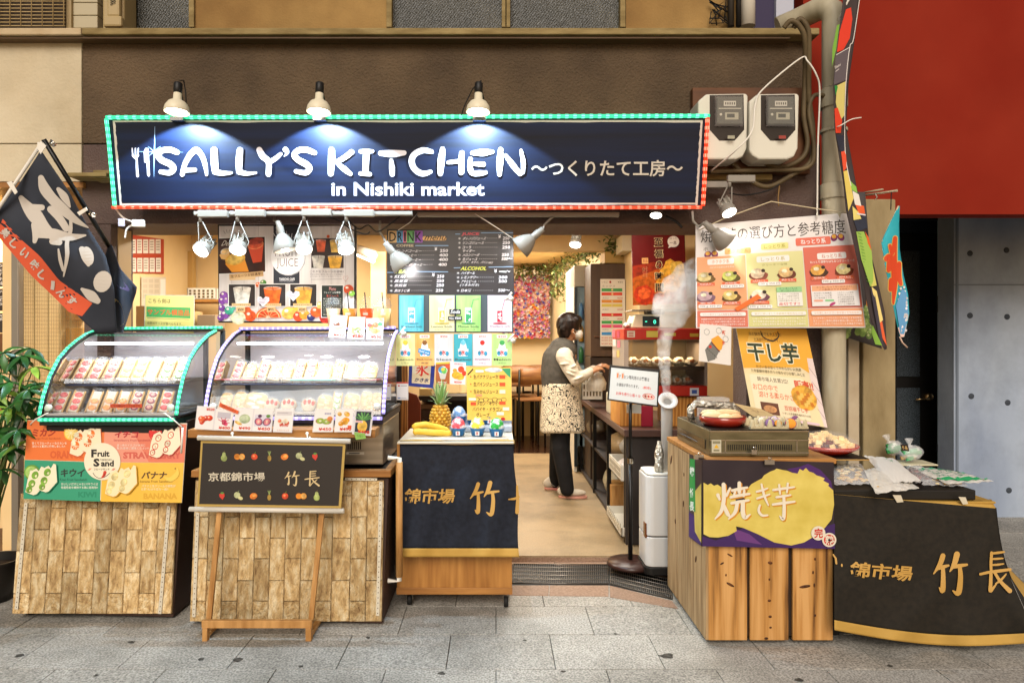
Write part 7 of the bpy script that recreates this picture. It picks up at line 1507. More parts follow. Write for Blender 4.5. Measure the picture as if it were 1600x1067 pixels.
# left flag: a long banner hanging askew from two poles
fq = bil(((62, 236), (150, 352), (234, 560), (-20, 336)), lambda u, v: 3.30+.05*sin(u*5+v*3)+.03*sin(v*9))
def lf1(u, v): 
    x0, y0 = 62+(-62-62)*v*.78, 236+(470-236)*v*.55
    TLp, TRp, BRp, BLp = (62, 237), (150, 345), (208, 520), (-12, 318)
    a, b = tilt((TLp, TRp, BRp, BLp))(u, v); return P(a, b, 3.32+.035*sin(u*4+v*5)+.02*sin(v*11+u*3))
def art_l(p):
    w = '#cfc6ba'
    p.poly([(0, 66), (100, 66), (100, 90), (0, 90)], '#e2603c')
def fmap(px, py, l=0):
    t = (px+py*.3); return P(px, py, 3.34+.020*sin(px*.045+py*.02)+.014*sin(py*.05-px*.03)-l*.0006)
fl = thing('banner_flag', P(65, 237, 3.34), 'black banner flag with white brush lettering and an orange strip on crossed poles', 'flag')
def polygrid(mb, fn, rows, mat, n=14):
    """rows: list of (y, x_left, x_right)"""
    vs = []; 
    for y0_, xa, xb, ya, yb in rows:
        for i in range(n+1): t = i/n; vs.append(fn(xa+(xb-xa)*t, ya+(yb-ya)*t))
    w = n+1; mb.add(vs, [(j*w+i, j*w+i+1, (j+1)*w+i+1, (j+1)*w+i) for j in range(len(rows)-1) for i in range(n)], mat, True)
fc = noisy('flag_black', '#23262e', '#2f333d', 5, 3, .75, k=.9)
def along(ls, rs, n):
    """rows between two polylines"""
    def at(pl_, t):
        k = t*(len(pl_)-1); i = min(int(k), len(pl_)-2); f = k-i; return (pl_[i][0]*(1-f)+pl_[i+1][0]*f, pl_[i][1]*(1-f)+pl_[i+1][1]*f)
    out = []
    for j in range(n+1): a, b = at(ls, j/n), at(rs, j/n); out.append((0, a[0], b[0], a[1], b[1]))
    return out
mb = MB(); LS = [(63, 236), (28, 290), (-12, 335), (40, 400), (95, 470), (150, 520)]; RS = [(66, 238), (108, 300), (140, 360), (165, 400), (178, 450), (182, 520)]
polygrid(mb, fmap, along(LS, RS, 30), fc, 16); mb.build('cloth', fl, solid=.001)
mb = MB(); p = Print(mb, fmap, 2); w = flat('#cdc4b8', .7)
polygrid(mb, lambda x, y: fmap(x, y, 2.5), along([(4, 342), (30, 372), (62, 400), (92, 438), (112, 452), (144, 474)], [(-6, 366), (16, 392), (48, 430), (84, 464), (108, 488), (128, 494)], 24), flat('#dc5c38', .7), 6); p.up(3)
def zf(*q): return [(a[0]/3.68, 270+a[1]/3.68)+((a[2]/3.68,) if len(a) > 2 else ()) for a in q]
for st in (zf((235, 30, 34), (255, 90, 62), (300, 150, 60), (360, 210, 60), (430, 270, 40), (505, 315, 8)), zf((335, 95, 24), (370, 140, 44), (400, 195, 14)), zf((120, 145, 30), (160, 200, 64), (200, 245, 84), (260, 320, 60), (320, 380, 50)), zf((165, 200, 40), (240, 200, 34)),
           zf((195, 300, 34), (205, 350, 40), (198, 395, 24)), zf((215, 350, 50), (300, 350, 60), (400, 370, 44), (490, 360, 12)), zf((290, 210, 40), (340, 260, 44), (380, 320, 40)), zf((405, 260, 16), (405, 330, 22), (385, 400, 24), (385, 480, 24), (365, 595, 8)), zf((335, 440, 10), (345, 500, 20), (362, 560, 16)), zf((300, 395, 36), (340, 400, 36)), zf((470, 440, 34), (490, 490, 40), (508, 530, 20))): p.line(st, 4, w, smooth=True)
p.ell(137, 400, 9, 15, w, -15).ell(160, 440, 14, 17, w, 20).line([(128, 452, 5), (142, 462, 16), (152, 470, 10)], 9, w, smooth=True)
# kana on the strip, running down it
for i, (x, y) in enumerate(((8, 364), (22, 381), (38, 396), (54, 414), (66, 430), (82, 446), (96, 458), (112, 470))):
    ch = '美しい味し、んす焼'[i]; a = .85; s = 7; cs, sn = cos(a), sin(a)
    q_ = [(x+dx*cs-dy*sn, y+dx*sn+dy*cs) for dx, dy in ((-s, -s), (s, -s), (s, s), (-s, s))]; p.text(ch, tuple(q_), w, .035)
mb.build('artwork', fl)
MB().tube([P(68, 218, 3.36), P(170, 385, 3.62)], .012, M['blackmetal'], 10).build('black_pole', fl); MB().tube([P(66, 222, 3.35), P(0, 322, 3.32), P(-40, 380, 3.3)], .008, M['white'], 10).build('white_pole', fl)
m = MB(); m.slab([fmap(10, 356, 6), fmap(19, 353, 6), fmap(27, 368, 6), fmap(23, 374, 6)], (0, -1, 0), .002, M['white']) ; m = MB()
for q_ in (((10, 285), (18, 283), (27, 300), (23, 304)), ((120, 332), (134, 324), (137, 328), (124, 337)), ((58, 222), (68, 224), (72, 228), (63, 241), (58, 232))): m.slab([P(x, y, 3.30) for x, y in q_], (0, -1, 0), .003, M['white'])
m.build('tabs', fl)
for q_, lb in ((P(80, 224, 3.34), 'steel clamp at the tip of the left flag pole'), (P(142, 334, 3.46), 'steel clamp halfway down the left flag pole')): tag(MB().tube([q_, q_+V((.02, -.01, -.01))], .012, M['chrome'], 8).tube([q_+V((.01, -.02, .01)), q_+V((.035, -.02, -.012))], .005, M['chrome'], 6).build('pole_clamp'), lb, 'clamp')
# gathered lower half of the banner beside the case
f2 = thing('draped_flag', P(180, 520, 3.6), 'gathered dark flag with white blotches hanging above the green case', 'flag')
def f2m(px, py, l=0): return P(px, py, 3.58+.035*sin(px*.16)+.015*sin(py*.05)-l*.0006)
mb = MB(); polygrid(mb, f2m, along([(168, 386), (158, 420), (135, 470), (150, 515)], [(174, 382), (188, 420), (215, 450), (192, 520)], 20), fc, 18)
mb.build('cloth', f2, solid=.001); mb = MB(); p = Print(mb, f2m, 2)
p.line([(160, 430, 20), (150, 450, 26), (140, 460, 8)], 10, w, smooth=True).ell(163, 446, 12, 16, w).line([(180, 410, 8), (186, 440, 12), (200, 452, 6)], 8, '#5a4a6a', smooth=True).line([(168, 470, 18), (178, 480, 22), (185, 500, 20)], 10, '#c8a860', smooth=True).ell(155, 478, 6, 9, w)
mb.build('artwork', f2)
# right banner, tall and twisted
def rf(px, py, l=0): return P(px, py, 3.62+.010*sin(px*.10+py*.008)+.010*sin(py*.03)-l*.0007)
r1 = thing('fruit_banner', P(1380, 545, 3.62), 'tall narrow twisted banner printed with bright fruit beside the downpipe', 'flag')
LR = [(1322, -40), (1310, 60), (1302, 130), (1304, 200), (1318, 290), (1322, 330), (1338, 400), (1350, 450), (1360, 500), (1382, 547)]
RR = [(1348, -40), (1336, 60), (1326, 130), (1322, 200), (1340, 300), (1354, 350), (1362, 400), (1372, 440), (1383, 490), (1386, 545)]
mb = MB(); polygrid(mb, rf, along(LR, RR, 60), noisy('banner_brown', '#332a2a', '#423634', 4, 3, .7, k=.9), 6); mb.build('cloth', r1, solid=.001)
mb = MB(); p = Print(mb, rf, 6)
def strips(lst):
    for c, pts in lst: p.poly(pts, flat(c, .7))
strips((('#e23c20', [(1322, 15), (1330, 12), (1332, 30), (1328, 60), (1318, 78), (1308, 82), (1312, 50)]), ('#7aae3c', [(1308, 40), (1312, 38), (1306, 80), (1300, 105), (1301, 75)]), ('#5f5458', [(1306, 86), (1328, 74), (1324, 125), (1303, 133)]), ('#d8c874', [(1308, 134), (1322, 127), (1320, 180), (1312, 190), (1306, 160)]), ('#2f8a3c', [(1304, 134), (1310, 134), (1306, 150)]),
        ('#e2401e', [(1304, 170), (1310, 168), (1316, 188), (1314, 208), (1306, 208)]), ('#2a2a3a', [(1306, 210), (1320, 212), (1322, 240), (1312, 236)]), ('#e8502a', [(1314, 234), (1321, 232), (1324, 262), (1318, 268)]), ('#e2c860', [(1318, 268), (1324, 266), (1334, 310), (1326, 330), (1322, 300)]), ('#8fbf4a', [(1328, 282), (1338, 292), (1340, 302), (1330, 296)]), ('#e8e0d4', [(1332, 298), (1342, 304), (1346, 322), (1336, 320)]), ('#e8602c', [(1336, 318), (1350, 322), (1352, 334), (1342, 334)]),
        ('#e6d478', [(1332, 322), (1342, 332), (1346, 342), (1334, 344)]), ('#2c3040', [(1334, 344), (1352, 336), (1356, 356), (1340, 362)]), ('#a4c85a', [(1338, 362), (1350, 362), (1362, 392), (1366, 440), (1360, 448), (1346, 405)]), ('#d9d06a', [(1350, 400), (1364, 415), (1370, 446), (1362, 448)]), ('#f0d884', [(1362, 448), (1370, 455), (1380, 500), (1374, 505)]), ('#e8602c', [(1368, 478), (1376, 490), (1386, 540), (1380, 530), (1371, 505)]), ('#e86a2c', [(1352, 362), (1358, 372), (1362, 392), (1356, 380)]), ('#3a3440', [(1360, 450), (1366, 452), (1382, 545), (1374, 530)])))
p.line([(1346, -20), (1334, 60), (1328, 74), (1322, 130), (1320, 200), (1322, 250), (1330, 290)], 1.1, '#e4dcd4', smooth=True).line([(1328, 74), (1307, 86)], 1, '#e4dcd4').text('Sand', ((1304, 104), (1314, 98), (1315, 102), (1305, 108)), '#e4dcd4', .01).line([(1306, 112), (1311, 108)], .8, '#e4dcd4').line([(1340, 334), (1352, 336)], 2, '#e8e0e4')
for i in range(16): q_ = 364+i*5; p.line([(1341+i*.9, q_), (1346+i*.9, q_+2)], .7, '#5a9a3c')
mb.build('artwork', r1)
MB().tube([P(1338, -60, 3.62), P(1326, 0, 3.62), P(1310, 32, 3.66)], .006, M['white'], 8).build('pole', r1)
# grapes panel hanging behind the potato board
r2 = thing('grape_banner', P(1345, 540, 3.80), 'lower end of a second banner with green grapes behind the twisted one', 'flag')
def r2m(px, py, l=0): return P(px, py, 3.82+.01*sin(px*.1)-l*.0006)
mb = MB(); polygrid(mb, r2m, along([(1312, 300), (1312, 420), (1313, 524)], [(1352, 300), (1362, 430), (1378, 545)], 16), flat('#4a4444', .75), 8); mb.build('cloth', r2, solid=.001); mb = MB(); p = Print(mb, r2m, 2)
for i in range(60):
    x, y = ru(1318, 1368), ru(474, 525)
    if y < 470+(x-1310)*.2 or x > 1345+(y-440)*.28: continue
    L0 = p.L; p.ell(x, y, 5, 5, random.choice(['#7a9a4a', '#8fae5a', '#6a8a3e', '#a4be6c'])).ell(x-1, y-1, 2, 2, '#c0d08c'); p.L = min(L0+.12, 12)
p.poly([(1352, 440), (1362, 452), (1366, 480), (1354, 478)], '#e8903a').poly([(1364, 505), (1376, 520), (1380, 540), (1368, 538), (1362, 520)], '#8fbf4a').poly([(1314, 290), (1324, 300), (1326, 345), (1314, 335)], '#e8722a')
mb.build('artwork', r2)
# teal shaved ice flag
def tf(px, py, l=0): return P(px, py, 3.70+.012*sin(px*.12+py*.02)-l*.0007)
tfg = thing('ice_flag', P(1408, 530, 3.7), 'narrow teal flag with a red 氷 character and white foam on a cord', 'flag')
LT = [(1404, 322), (1390, 350), (1377, 378), (1384, 420), (1392, 460), (1400, 500), (1406, 526)]; RT = [(1406, 322), (1405, 352), (1406, 390), (1412, 430), (1419, 460), (1421, 490), (1413, 527)]
mb = MB(); polygrid(mb, tf, along(LT, RT, 30), noisy('teal', '#1f98a4', '#35aebc', 4, 3, .7, k=.9), 8); mb.build('cloth', tfg, solid=.001); mb = MB(); p = Print(mb, tf, 4)
for st in ([(1399, 372, 6), (1397, 400, 9), (1398, 440, 9), (1396, 474, 3)], [(1386, 404, 9), (1391, 402, 9), (1389, 422, 7)], [(1405, 412, 7), (1404, 430, 9), (1408, 444, 5)], [(1393, 438, 8), (1392, 452, 7)], [(1391, 384, 5), (1394, 396, 6)]): 
    p.line([(a, b, c+2.4) for a, b, c in st], 4, '#e8bc5a', smooth=True)
    p.up(.5)
for st in ([(1399, 372, 6), (1397, 400, 9), (1398, 440, 9), (1396, 474, 3)], [(1386, 404, 9), (1391, 402, 9), (1389, 422, 7)], [(1405, 412, 7), (1404, 430, 9), (1408, 444, 5)], [(1393, 438, 8), (1392, 452, 7)], [(1391, 384, 5), (1394, 396, 6)]): p.line(st, 4, '#de4a20', smooth=True)
p.poly([(1400, 478), (1410, 450), (1417, 458), (1420, 490), (1413, 522), (1407, 522)], '#5a9ccc')
for i in range(30): 
    t_ = random.random(); y = 448+t_*70; xl, xr = 1402+t_*4, 1417+2*sin(t_*3); L0 = p.L; p.ell(ru(xl, xr-1), y, 1.8, 2.2, '#e8e4e4', n=8); p.L = L0
p.poly([(1403, 512), (1417, 506), (1413, 526), (1408, 527)], '#ecc4b4'); mb.build('artwork', tfg)
MB().tube([tf(1404, 322), P(1390, 352, 3.7), P(1378, 378, 3.7)], .004, flat('#d8c8a4'), 6).tube([tf(1406, 526), P(1410, 535, 3.7), P(1418, 543, 3.7)], .004, flat('#d8b8a4'), 6).build('cord', tfg)
tag(MB().tube([P(1345, 306, 3.85), P(1375, 302, 3.75), P(1402, 298, 3.65)], .006, flat('#b8a88a'), 8).tube([P(1345, 302, 3.86), P(1380, 296, 3.76)], .005, flat('#b8a88a'), 8).tube([P(1367, 302, 3.7), P(1371, 308, 3.7), P(1368, 312, 3.7)], .003, M['alu'], 6).tube([P(1393, 300, 3.68), P(1392, 328, 3.68)], .003, M['rubber'], 6).build('flag_rail'), 'pale wooden rails with hooks above the concrete post', 'rail')
# ================================================================== NEIGHBOURING SHOPFRONT AND PLANT (left)
MB().box(-6.2, P(130, 0, 4.9).x-.15, 4.95, 5.05, -.02, 2.3, M['ywall']).build('neighbour_back_wall', kind='structure')
MB().box(-6.2, -2.47, 4.0, 5.0, -.029, .012, flat('#6b4f34', .6)).build('neighbour_floor', kind='structure')
MB().box(-6.2, -2.5, 4.14, 5.0, 2.26, 2.3, flat('#b58a52')).build('neighbour_ceiling', kind='structure'); MB().box(-2.97, -2.93, 4.16, 6.6, 0, 2.3, M['ywall']).build('party_wall', kind='structure')
facade_box('timber_beam', -900, 130, 285, 293, 3.88, 4.1, M['wood_h']); facade_box('sill', -160, 45, 888, 904, 4.0, 4.14, M['wood_h'])
area('neighbour_light', (-3.3, 4.6, 2.2), (0, 0, 0), .8, .4, 40, (1, .82, .52))
tag(MB().box(P(17, 0, 4.05).x, P(28, 0, 4.05).x, 4.05, 4.10, 0, P(0, 296, 4.05).z, M['alu']).build('door_frame', bev=.004), 'grey aluminium upright at the far left shopfront', 'frame')
for i, (y0, y1, t_) in enumerate(((410, 448, 'うなぎ弁当'), (451, 486, 'かんぱち'), (489, 520, '京都'))):
    def d_(p): [p.text(ch, (30, 6+k*17, 72, 20+k*17), '#e8e0d2', .02) for k, ch in enumerate(t_)]
    poster('menu_plate', (-14, y0, 11, y1), 4.2, flat('#3f342c', .5), 100, 95, d_, ['top', 'middle', 'lowest'][i]+' brown plate with white vertical writing at the far left edge', 'sign', .006)
poster('food_photo', (-14, 521, 9, 560), 4.2, noisy('photo_panel', '#1c120c', '#a06a3c', 5, 4, .5), 10, 10, lambda p: None, 'dark food photo panel below the writing at the far left edge', 'sign', .006)
ct = thing('plastic_curtain', P(80, 890, 4.2), 'clear meshed plastic curtain hanging in the left shopfront', 'curtain')
cm_ = film_mat('curtain_film', '#d8c088', amt=.20, rough=.25); xa, xb = P(29, 0, 4.2).x, P(131, 0, 4.2).x
MB().grid(lambda u, v: V((xa+(xb-xa)*u, 4.19+.018*sin(u*34+.6*sin(u*9))+.006*sin(u*90), .02+2.16*v)), 110, 2, cm_).build('sheet', ct)
m = MB()
for i in range(54): u = i/53; x_ = xa+(xb-xa)*u; m.tube([(x_, 4.185+.018*sin(u*34+.6*sin(u*9)), .02), (x_, 4.185+.018*sin(u*34+.6*sin(u*9)), 2.15)], .0008, flat('#8a7038', .5), 3)
for j in range(90): m.tube([(xa+(xb-xa)*u/22, 4.184+.018*sin(u/22*34+.6*sin(u/22*9)), .03+j*.024) for u in range(23)], .0008, flat('#8a7038', .5), 3)
m.build('threads', ct, kind='stuff')
for i, (x0, x1, y0, y1, c) in enumerate(((30, 62, 455, 500, '#d89a48'), (66, 96, 448, 500, '#e8b868'), (98, 130, 462, 500, '#c98a3c'), (34, 80, 520, 566, '#a8763c'), (84, 128, 512, 566, '#e2a850'), (40, 128, 585, 640, '#8a6430'))):
    a, b = P(x0, y0, 4.6), P(x1, y1, 4.6); tag(MB().box(a.x, b.x, 4.6, 4.8, b.z, a.z, noisy('amb%d' % i, c, c, 4, 3, .6)).build('parcel', bev=.006), ['leftmost amber parcel on the upper shelf', 'middle pale amber parcel on the upper shelf', 'right amber parcel on the upper shelf', 'brown parcel on the middle shelf', 'bright amber parcel on the middle shelf', 'wide dark amber parcel on the lowest shelf'][i]+' behind the plastic curtain', 'parcel')
for z in (P(0, 503, 4.6).z, P(0, 569, 4.6).z, P(0, 643, 4.6).z): MB().box(-3.6, -2.98, 4.55, 4.9, z-.02, z, M['wood_h']).build('shelf_board', ct)
pl_ = thing('potted_plant', (P(-14, 0, 3.62).x, 3.62, 0), 'leafy green money tree in a dark pot at the left edge', 'plant'); pc = Vector(pl_['_o'])
MB().lathe([(0, 0), (.10, 0), (.13, .12), (.145, .20), (.15, .215), (.138, .215), (.128, .17), (0, .17)], pc, flat('#2a2622', .3), seg=28).build('pot', pl_); MB().lathe([(0, .172), (.13, .172)], pc, flat('#2c1c10', .9), seg=16).build('soil', pl_)
random.seed(21)
CL = [(20, 560, 3.6), (48, 545, 3.6), (-10, 560, 3.5), (0, 612, 3.42), (34, 625, 3.38), (62, 630, 3.52), (46, 690, 3.45), (0, 735, 3.42), (5, 552, 3.5), (36, 557, 3.52), (52, 575, 3.48), (-6, 585, 3.45), (18, 598, 3.42), (44, 610, 3.42), (-8, 622, 3.5), (14, 640, 3.40), (58, 600, 3.55), (30, 640, 3.50), (4, 668, 3.44), (28, 672, 3.36), (-10, 700, 3.5), (14, 700, 3.44), (42, 655, 3.6), (-30, 560, 3.6), (-34, 640, 3.5)]
st = MB()
for k, (x, y, D) in enumerate(CL):
    q = P(x, y, D); b0 = pc+V((.02*sin(k), .02*cos(k), .17)); mid_ = b0.lerp(q, .6)+V((-.04, .02, .10)); st.tube([b0, b0.lerp(mid_, .5)+V((-.02, 0, .03)), mid_, q], [.009, .007, .004, .003], flat('#5a6a34', .6), 6)
st.build('stems', pl_)
def leafmesh(mat):
    vs = []; n = 7
    for i in range(n+1):
        t = i/n; w_ = .021*sin(PI*min(1, t*.96+.02))**.7*(1 if t < .6 else 1-.4*(t-.6)); z = .012*sin(PI*t*.8)-.035*t*t
        vs += [(t*.135, -w_, z+.006), (t*.135, 0, z), (t*.135, w_, z+.006)]
    fs = []
    for i in range(n): a = 3*i; fs += [(a, a+3, a+4, a+1), (a+1, a+4, a+5, a+2)]
    return MB().add(vs, fs, mat, True).mesh('leaf')
lms = [leafmesh(M['leaf']), leafmesh(M['leaf2'])]
for k, (x, y, D) in enumerate(CL):
    q = P(x, y, D)-pc; ax = V((ru(-.4, .5), ru(-.7, .0), 1)).normalized(); R0 = V((0, 0, 1)).rotation_difference(ax).to_matrix(); pale = k in (3, 6, 10, 15)
    for j in range(6):
        o = bpy.data.objects.new('leaf', lms[1 if pale else 0]); COL.objects.link(o); o.parent = pl_; o.location = q
        R = R0@Matrix.Rotation(j*PI/3+ru(-.2, .2), 3, 'Z')@Matrix.Rotation(ru(.15, .75), 3, 'Y'); o.rotation_euler = R.to_euler(); o.scale = (ru(.72, 1.05),)*3
random.seed(33)
# ================================================================== INSIDE: RIGHT COUNTER
XC = .847; zc = .796
ctr = thing('service_counter', (1.5, 5.6, .04), 'long dark service counter running back into the shop', 'counter')
MB().box(XC-.02, 2.22, 4.40, 7.0, zc-.045, zc, flat('#5a4038', .35)).build('top', ctr, bev=.004)
MB().box(XC, 2.22, 4.45, 4.48, .042, zc-.046, noisy('dark_lam', '#2c2624', '#383230', 5, 3, .5)).build('end_panel', ctr, bev=.002)
MB().box(XC+.40, XC+.42, 4.49, 6.95, .042, zc-.046, flat('#3a2c22', .6)).build('back_panel', ctr)
MB().box(XC+.01, XC+.39, 4.49, 6.95, .05, .075, flat('#3a3230')).box(XC+.01, XC+.39, 4.49, 6.95, .42, .44, flat('#3a3230')).build('shelves', ctr)
m = MB()
for y in (4.50, 5.2, 5.95, 6.9): m.box(XC, XC+.03, y, y+.03, .042, zc-.046, M['blackmetal'])
m.build('uprights', ctr)
def crate(y0, y1, z, label, mat=M['whiteplastic'], h=.10):
    r = thing('storage_basket', (XC+.17, (y0+y1)/2, z), label, 'basket', 'white baskets under the counter'); m = MB(); x0, x1 = XC-.02, XC+.34
    m.box(x0, x0+.006, y0, y1, z, z+h, mat).box(x1, x1+.006, y0, y1, z, z+h, mat).box(x0, x1, y0, y0+.006, z, z+h, mat).box(x0, x1, y1-.006, y1, z, z+h, mat).box(x0, x1, y0, y1, z, z+.005, mat); m.build('body', r)
    m = MB()
    for i in range(10):
        for j in range(2): m.box(x0-.002, x0-.0005, y0+.03+i*(y1-y0-.05)/10, y0+.03+i*(y1-y0-.05)/10+.012, z+.02+j*.035, z+.045+j*.035, flat('#8a7a5c'))
    m.build('holes', r, kind='stuff'); return r
crate(4.52, 5.0, .442, 'white basket of packets on the upper shelf under the counter'); crate(4.50, 5.1, .078, 'low white tray on the bottom shelf under the counter', h=.06)
for i, (x, y, z, sx, sy, sz, c, lb) in enumerate(((XC+.12, 4.72, .50, .14, .16, .07, '#e8dcd8', 'crumpled bag of pink and white packets spilling from the counter shelf'), (XC+.16, 5.4, .55, .12, .2, .10, '#c9a878', 'clear bag of tan goods on the upper counter shelf'), (XC+.18, 5.0, .60, .12, .12, .09, '#d8d4cc', 'clear bag with a blue edge on the upper counter shelf'), (XC+.15, 5.7, .2, .10, .2, .12, '#d8c8a4', 'pale bags stacked at the back of the bottom shelf'), (XC+.12, 6.5, .55, .10, .2, .1, '#8a7a64', 'dim bags at the far end of the upper counter shelf'))):
    r = thing('plastic_bag', (x, y, z-sz), lb, 'bag'); MB().ell((x, y, z), (sx, sy, sz), film_mat('bag_'+c, c, .6, .3), 16, 10, None, .09).build('film', r); m = MB()
    for k in range(8): m.ell((x+ru(-sx, sx)*.5, y+ru(-sy, sy)*.6, z+ru(-sz, sz)*.4), (.03, .04, .02), flat(c), 8, 5)
    m.build('contents', r, kind='stuff')
tag(MB().box(XC+.02, XC+.2, 5.15, 5.35, .078, .28, M['easel']).build('wooden_box', bev=.004), 'small wooden box on the bottom shelf under the counter', 'box')
# warmer cabinet
wx0, wx1, wy0, wy1 = .853, 1.41, 4.55, 5.0; wzb, wzt = 1.0, 1.452
wb = thing('warming_cabinet', (1.13, 4.77, wzb), 'red and silver glass warming cabinet filled with foil wrapped potatoes', 'warming cabinet'); red = flat('#c22a1c', .35)
MB().box(wx0, wx1, wy0, wy1, wzt-.075, wzt, red).build('top_band', wb, bev=.005); MB().box(wx0, wx1, wy0, wy1, wzb, wzb+.07, red).build('bottom_band', wb, bev=.005)
MB().box(wx0, wx0+.03, wy0+.002, wy1, wzb+.071, wzt-.076, flat('#b8aca4', .3, .4)).box(wx1-.02, wx1, wy0+.002, wy1, wzb+.071, wzt-.076, flat('#b8aca4', .3, .4)).box(wx0, wx1, wy1-.01, wy1, wzb+.071, wzt-.076, flat('#8a7a60', .3, .5)).build('frame', wb)
MB().box(wx0+.03, wx1-.02, wy0+.01, wy1-.01, 1.185, 1.195, flat('#4a4038', .3, .6)).box(wx0+.03, wx1-.02, wy0+.0, wy0+.008, 1.176, 1.20, flat('#4a4038', .3, .6)).build('shelf', wb)
MB().box(wx0+.031, wx1-.021, wy0+.002, wy0+.005, wzb+.072, wzt-.077, M['glass']).build('glass_front', wb)
mb = MB(); p = Print(mb, flatpl(4.547).at, 1); p.rect(980, 517, 992, 527, '#d8ccb4').rect(1010, 517, 1028, 527, '#d8c050').rect(1038, 520, 1056, 525, '#d8c050').rect(1078, 521, 1092, 526, '#d8b040').rect(1078, 606, 1092, 618, '#dfe2ea').rect(1081, 609, 1089, 615, '#3a5ab0')
for i in range(3): p.rect(982, 519+i*2.6, 990, 520.4+i*2.6, '#b8402c')
mb.build('stickers', wb)
mb = MB(); wp = Pl(V((wx0-.001, 4.6, 1.2)), V((wx0-.001, 4.6, 1.4)), V((wx0-.001, 4.9, 1.4))); wp.n = V((-1, 0, 0)); p = Print(mb, wp.at, 1)
for x, y, c in ((959, 521, '#c86a7a'), (966, 522, '#b83a5a'), (960, 535, '#e8d8d0'), (967, 537, '#c86a7a'), (966, 552, '#d8b46a'), (960, 552, '#c8b8a8')): p.rect(x-2.4, y-5, x+2.4, y+6, c)
mb.build('side_stickers', wb)
area('warmer_light', (1.13, 4.7, 1.36), (0, 0, 0), .45, .1, 2.2, (1, .72, .40))
for i in range(11):
    z = 1.197 if i < 6 else 1.072; x = wx0+.08+(i % 6)*.078+(.14 if i >= 6 else 0)*.4; y = 4.64+ru(-.02, .05); r = thing('foil_potato', (x, y, z), ['first', 'second', 'third', 'fourth', 'fifth', 'sixth', 'first', 'second', 'third', 'fourth', 'fifth'][i]+' foil wrapped potato from the left on the %s shelf of the warmer' % ('upper' if i < 6 else 'lower'), 'potato', 'foil wrapped potatoes in the warmer')
    MB().ell((x, y, z+.028), (.044, .036, .032), M['foil'], 16, 10, None, .16).build('foil', r); MB().ell((x, y-.024, z+.036), (.020, .018, .016), flat('#b06a34', .5), 10, 6).build('potato', r)
for i, (x, lb) in enumerate(((.93, 'left'), (1.27, 'right'))):
    r = thing('wooden_stand', (x, 4.7, zc), lb+' wooden box stand with a round hand hole under the warmer', 'box', 'wooden stands under the warmer')
    MB().box(x-.10, x+.10, 4.57, 4.95, zc+.001, wzb-.002, noisy('stand_wood', '#b06f2c', '#d89a4c', 4, 5, .5, k=.85, stretch=(6, 1, 1), wave=(2, 5, 'X'))).build('body', r, bev=.004); MB().ell((x+.03, 4.569, .93), (.022, .003, .02), flat('#3a1c0c'), 14, 6).build('hand_hole', r)
MB().box(wx0-.02, wx1+.02, 4.54, 5.02, wzb-.001, wzb-.0005, M['black']).build('foot_plate', wb)
sc = thing('weighing_scale', (1.06, 4.75, wzt), 'cream electronic weighing scale with a dark display on top of the warmer', 'scale')
MB().slab([V((.91, 4.62, wzt+.004)), V((1.27, 4.62, wzt+.004)), V((1.25, 4.65, wzt+.098)), V((.95, 4.65, wzt+.098))], (0, -1, 0), .22, flat('#d8cba8', .4)).build('body', sc, bev=.008); MB().box(.92, 1.30, 4.62, 4.92, wzt+.118, wzt+.128, M['chrome']).build('pan', sc, bev=.003); MB().box(1.04, 1.16, 4.7, 4.8, wzt+.098, wzt+.118, flat('#8a8478')).build('pan_post', sc)
mb = MB(); spx = Pl(V((.95, 4.617, wzt)), V((1.2, 4.617, wzt)), V((.95, 4.645, wzt+.098))); p = Print(mb, spx.at, 3); p.rect(1004, 494, 1031, 510, '#10201e').text('0', (1021, 500, 1025, 506), emis('#3fe0b0', 2.5)).text('-', (1008, 502, 1011, 503), emis('#3fe0b0', 2.0)); mb.build('display', sc)
tag(MB().ell((.90, 4.66, wzt+.022), (.035, .03, .022), M['foil'], 12, 8, None, .12).build('foil_ball'), 'crumpled foil ball at the left end on top of the warmer', 'foil')
tag(MB().box(XC+.04, XC+.22, 5.25, 5.5, zc+.001, zc+.16, flat('#d8cdb0', .5)).build('cream_box', bev=.008), 'low cream plastic box on the counter behind the notice stand', 'box')
tag(MB().box(.97, 1.05, 4.56, 4.7, zc+.001, zc+.14, flat('#a8203c', .4)).build('crimson_box', bev=.004), 'crimson packet between the cream box and the wooden stand', 'box')
# basket with a plastic bag in front of the woman
gb = basket('white_basket', 909, 942, 583, 625, 5.75, 'white basket on the counter in front of the woman'); 
r = thing('plastic_bag', P(930, 600, 5.8), 'translucent shopping bag the woman is holding over the white basket', 'bag'); o = P(930, 598, 5.80); MB().lathe([(.11, -.06), (.12, 0), (.085, .06), (.05, .09), (.02, .115)], o, film_mat('shop_bag', '#e8dcc8', .55, .3), seg=18, sx=.8).build('film', r)
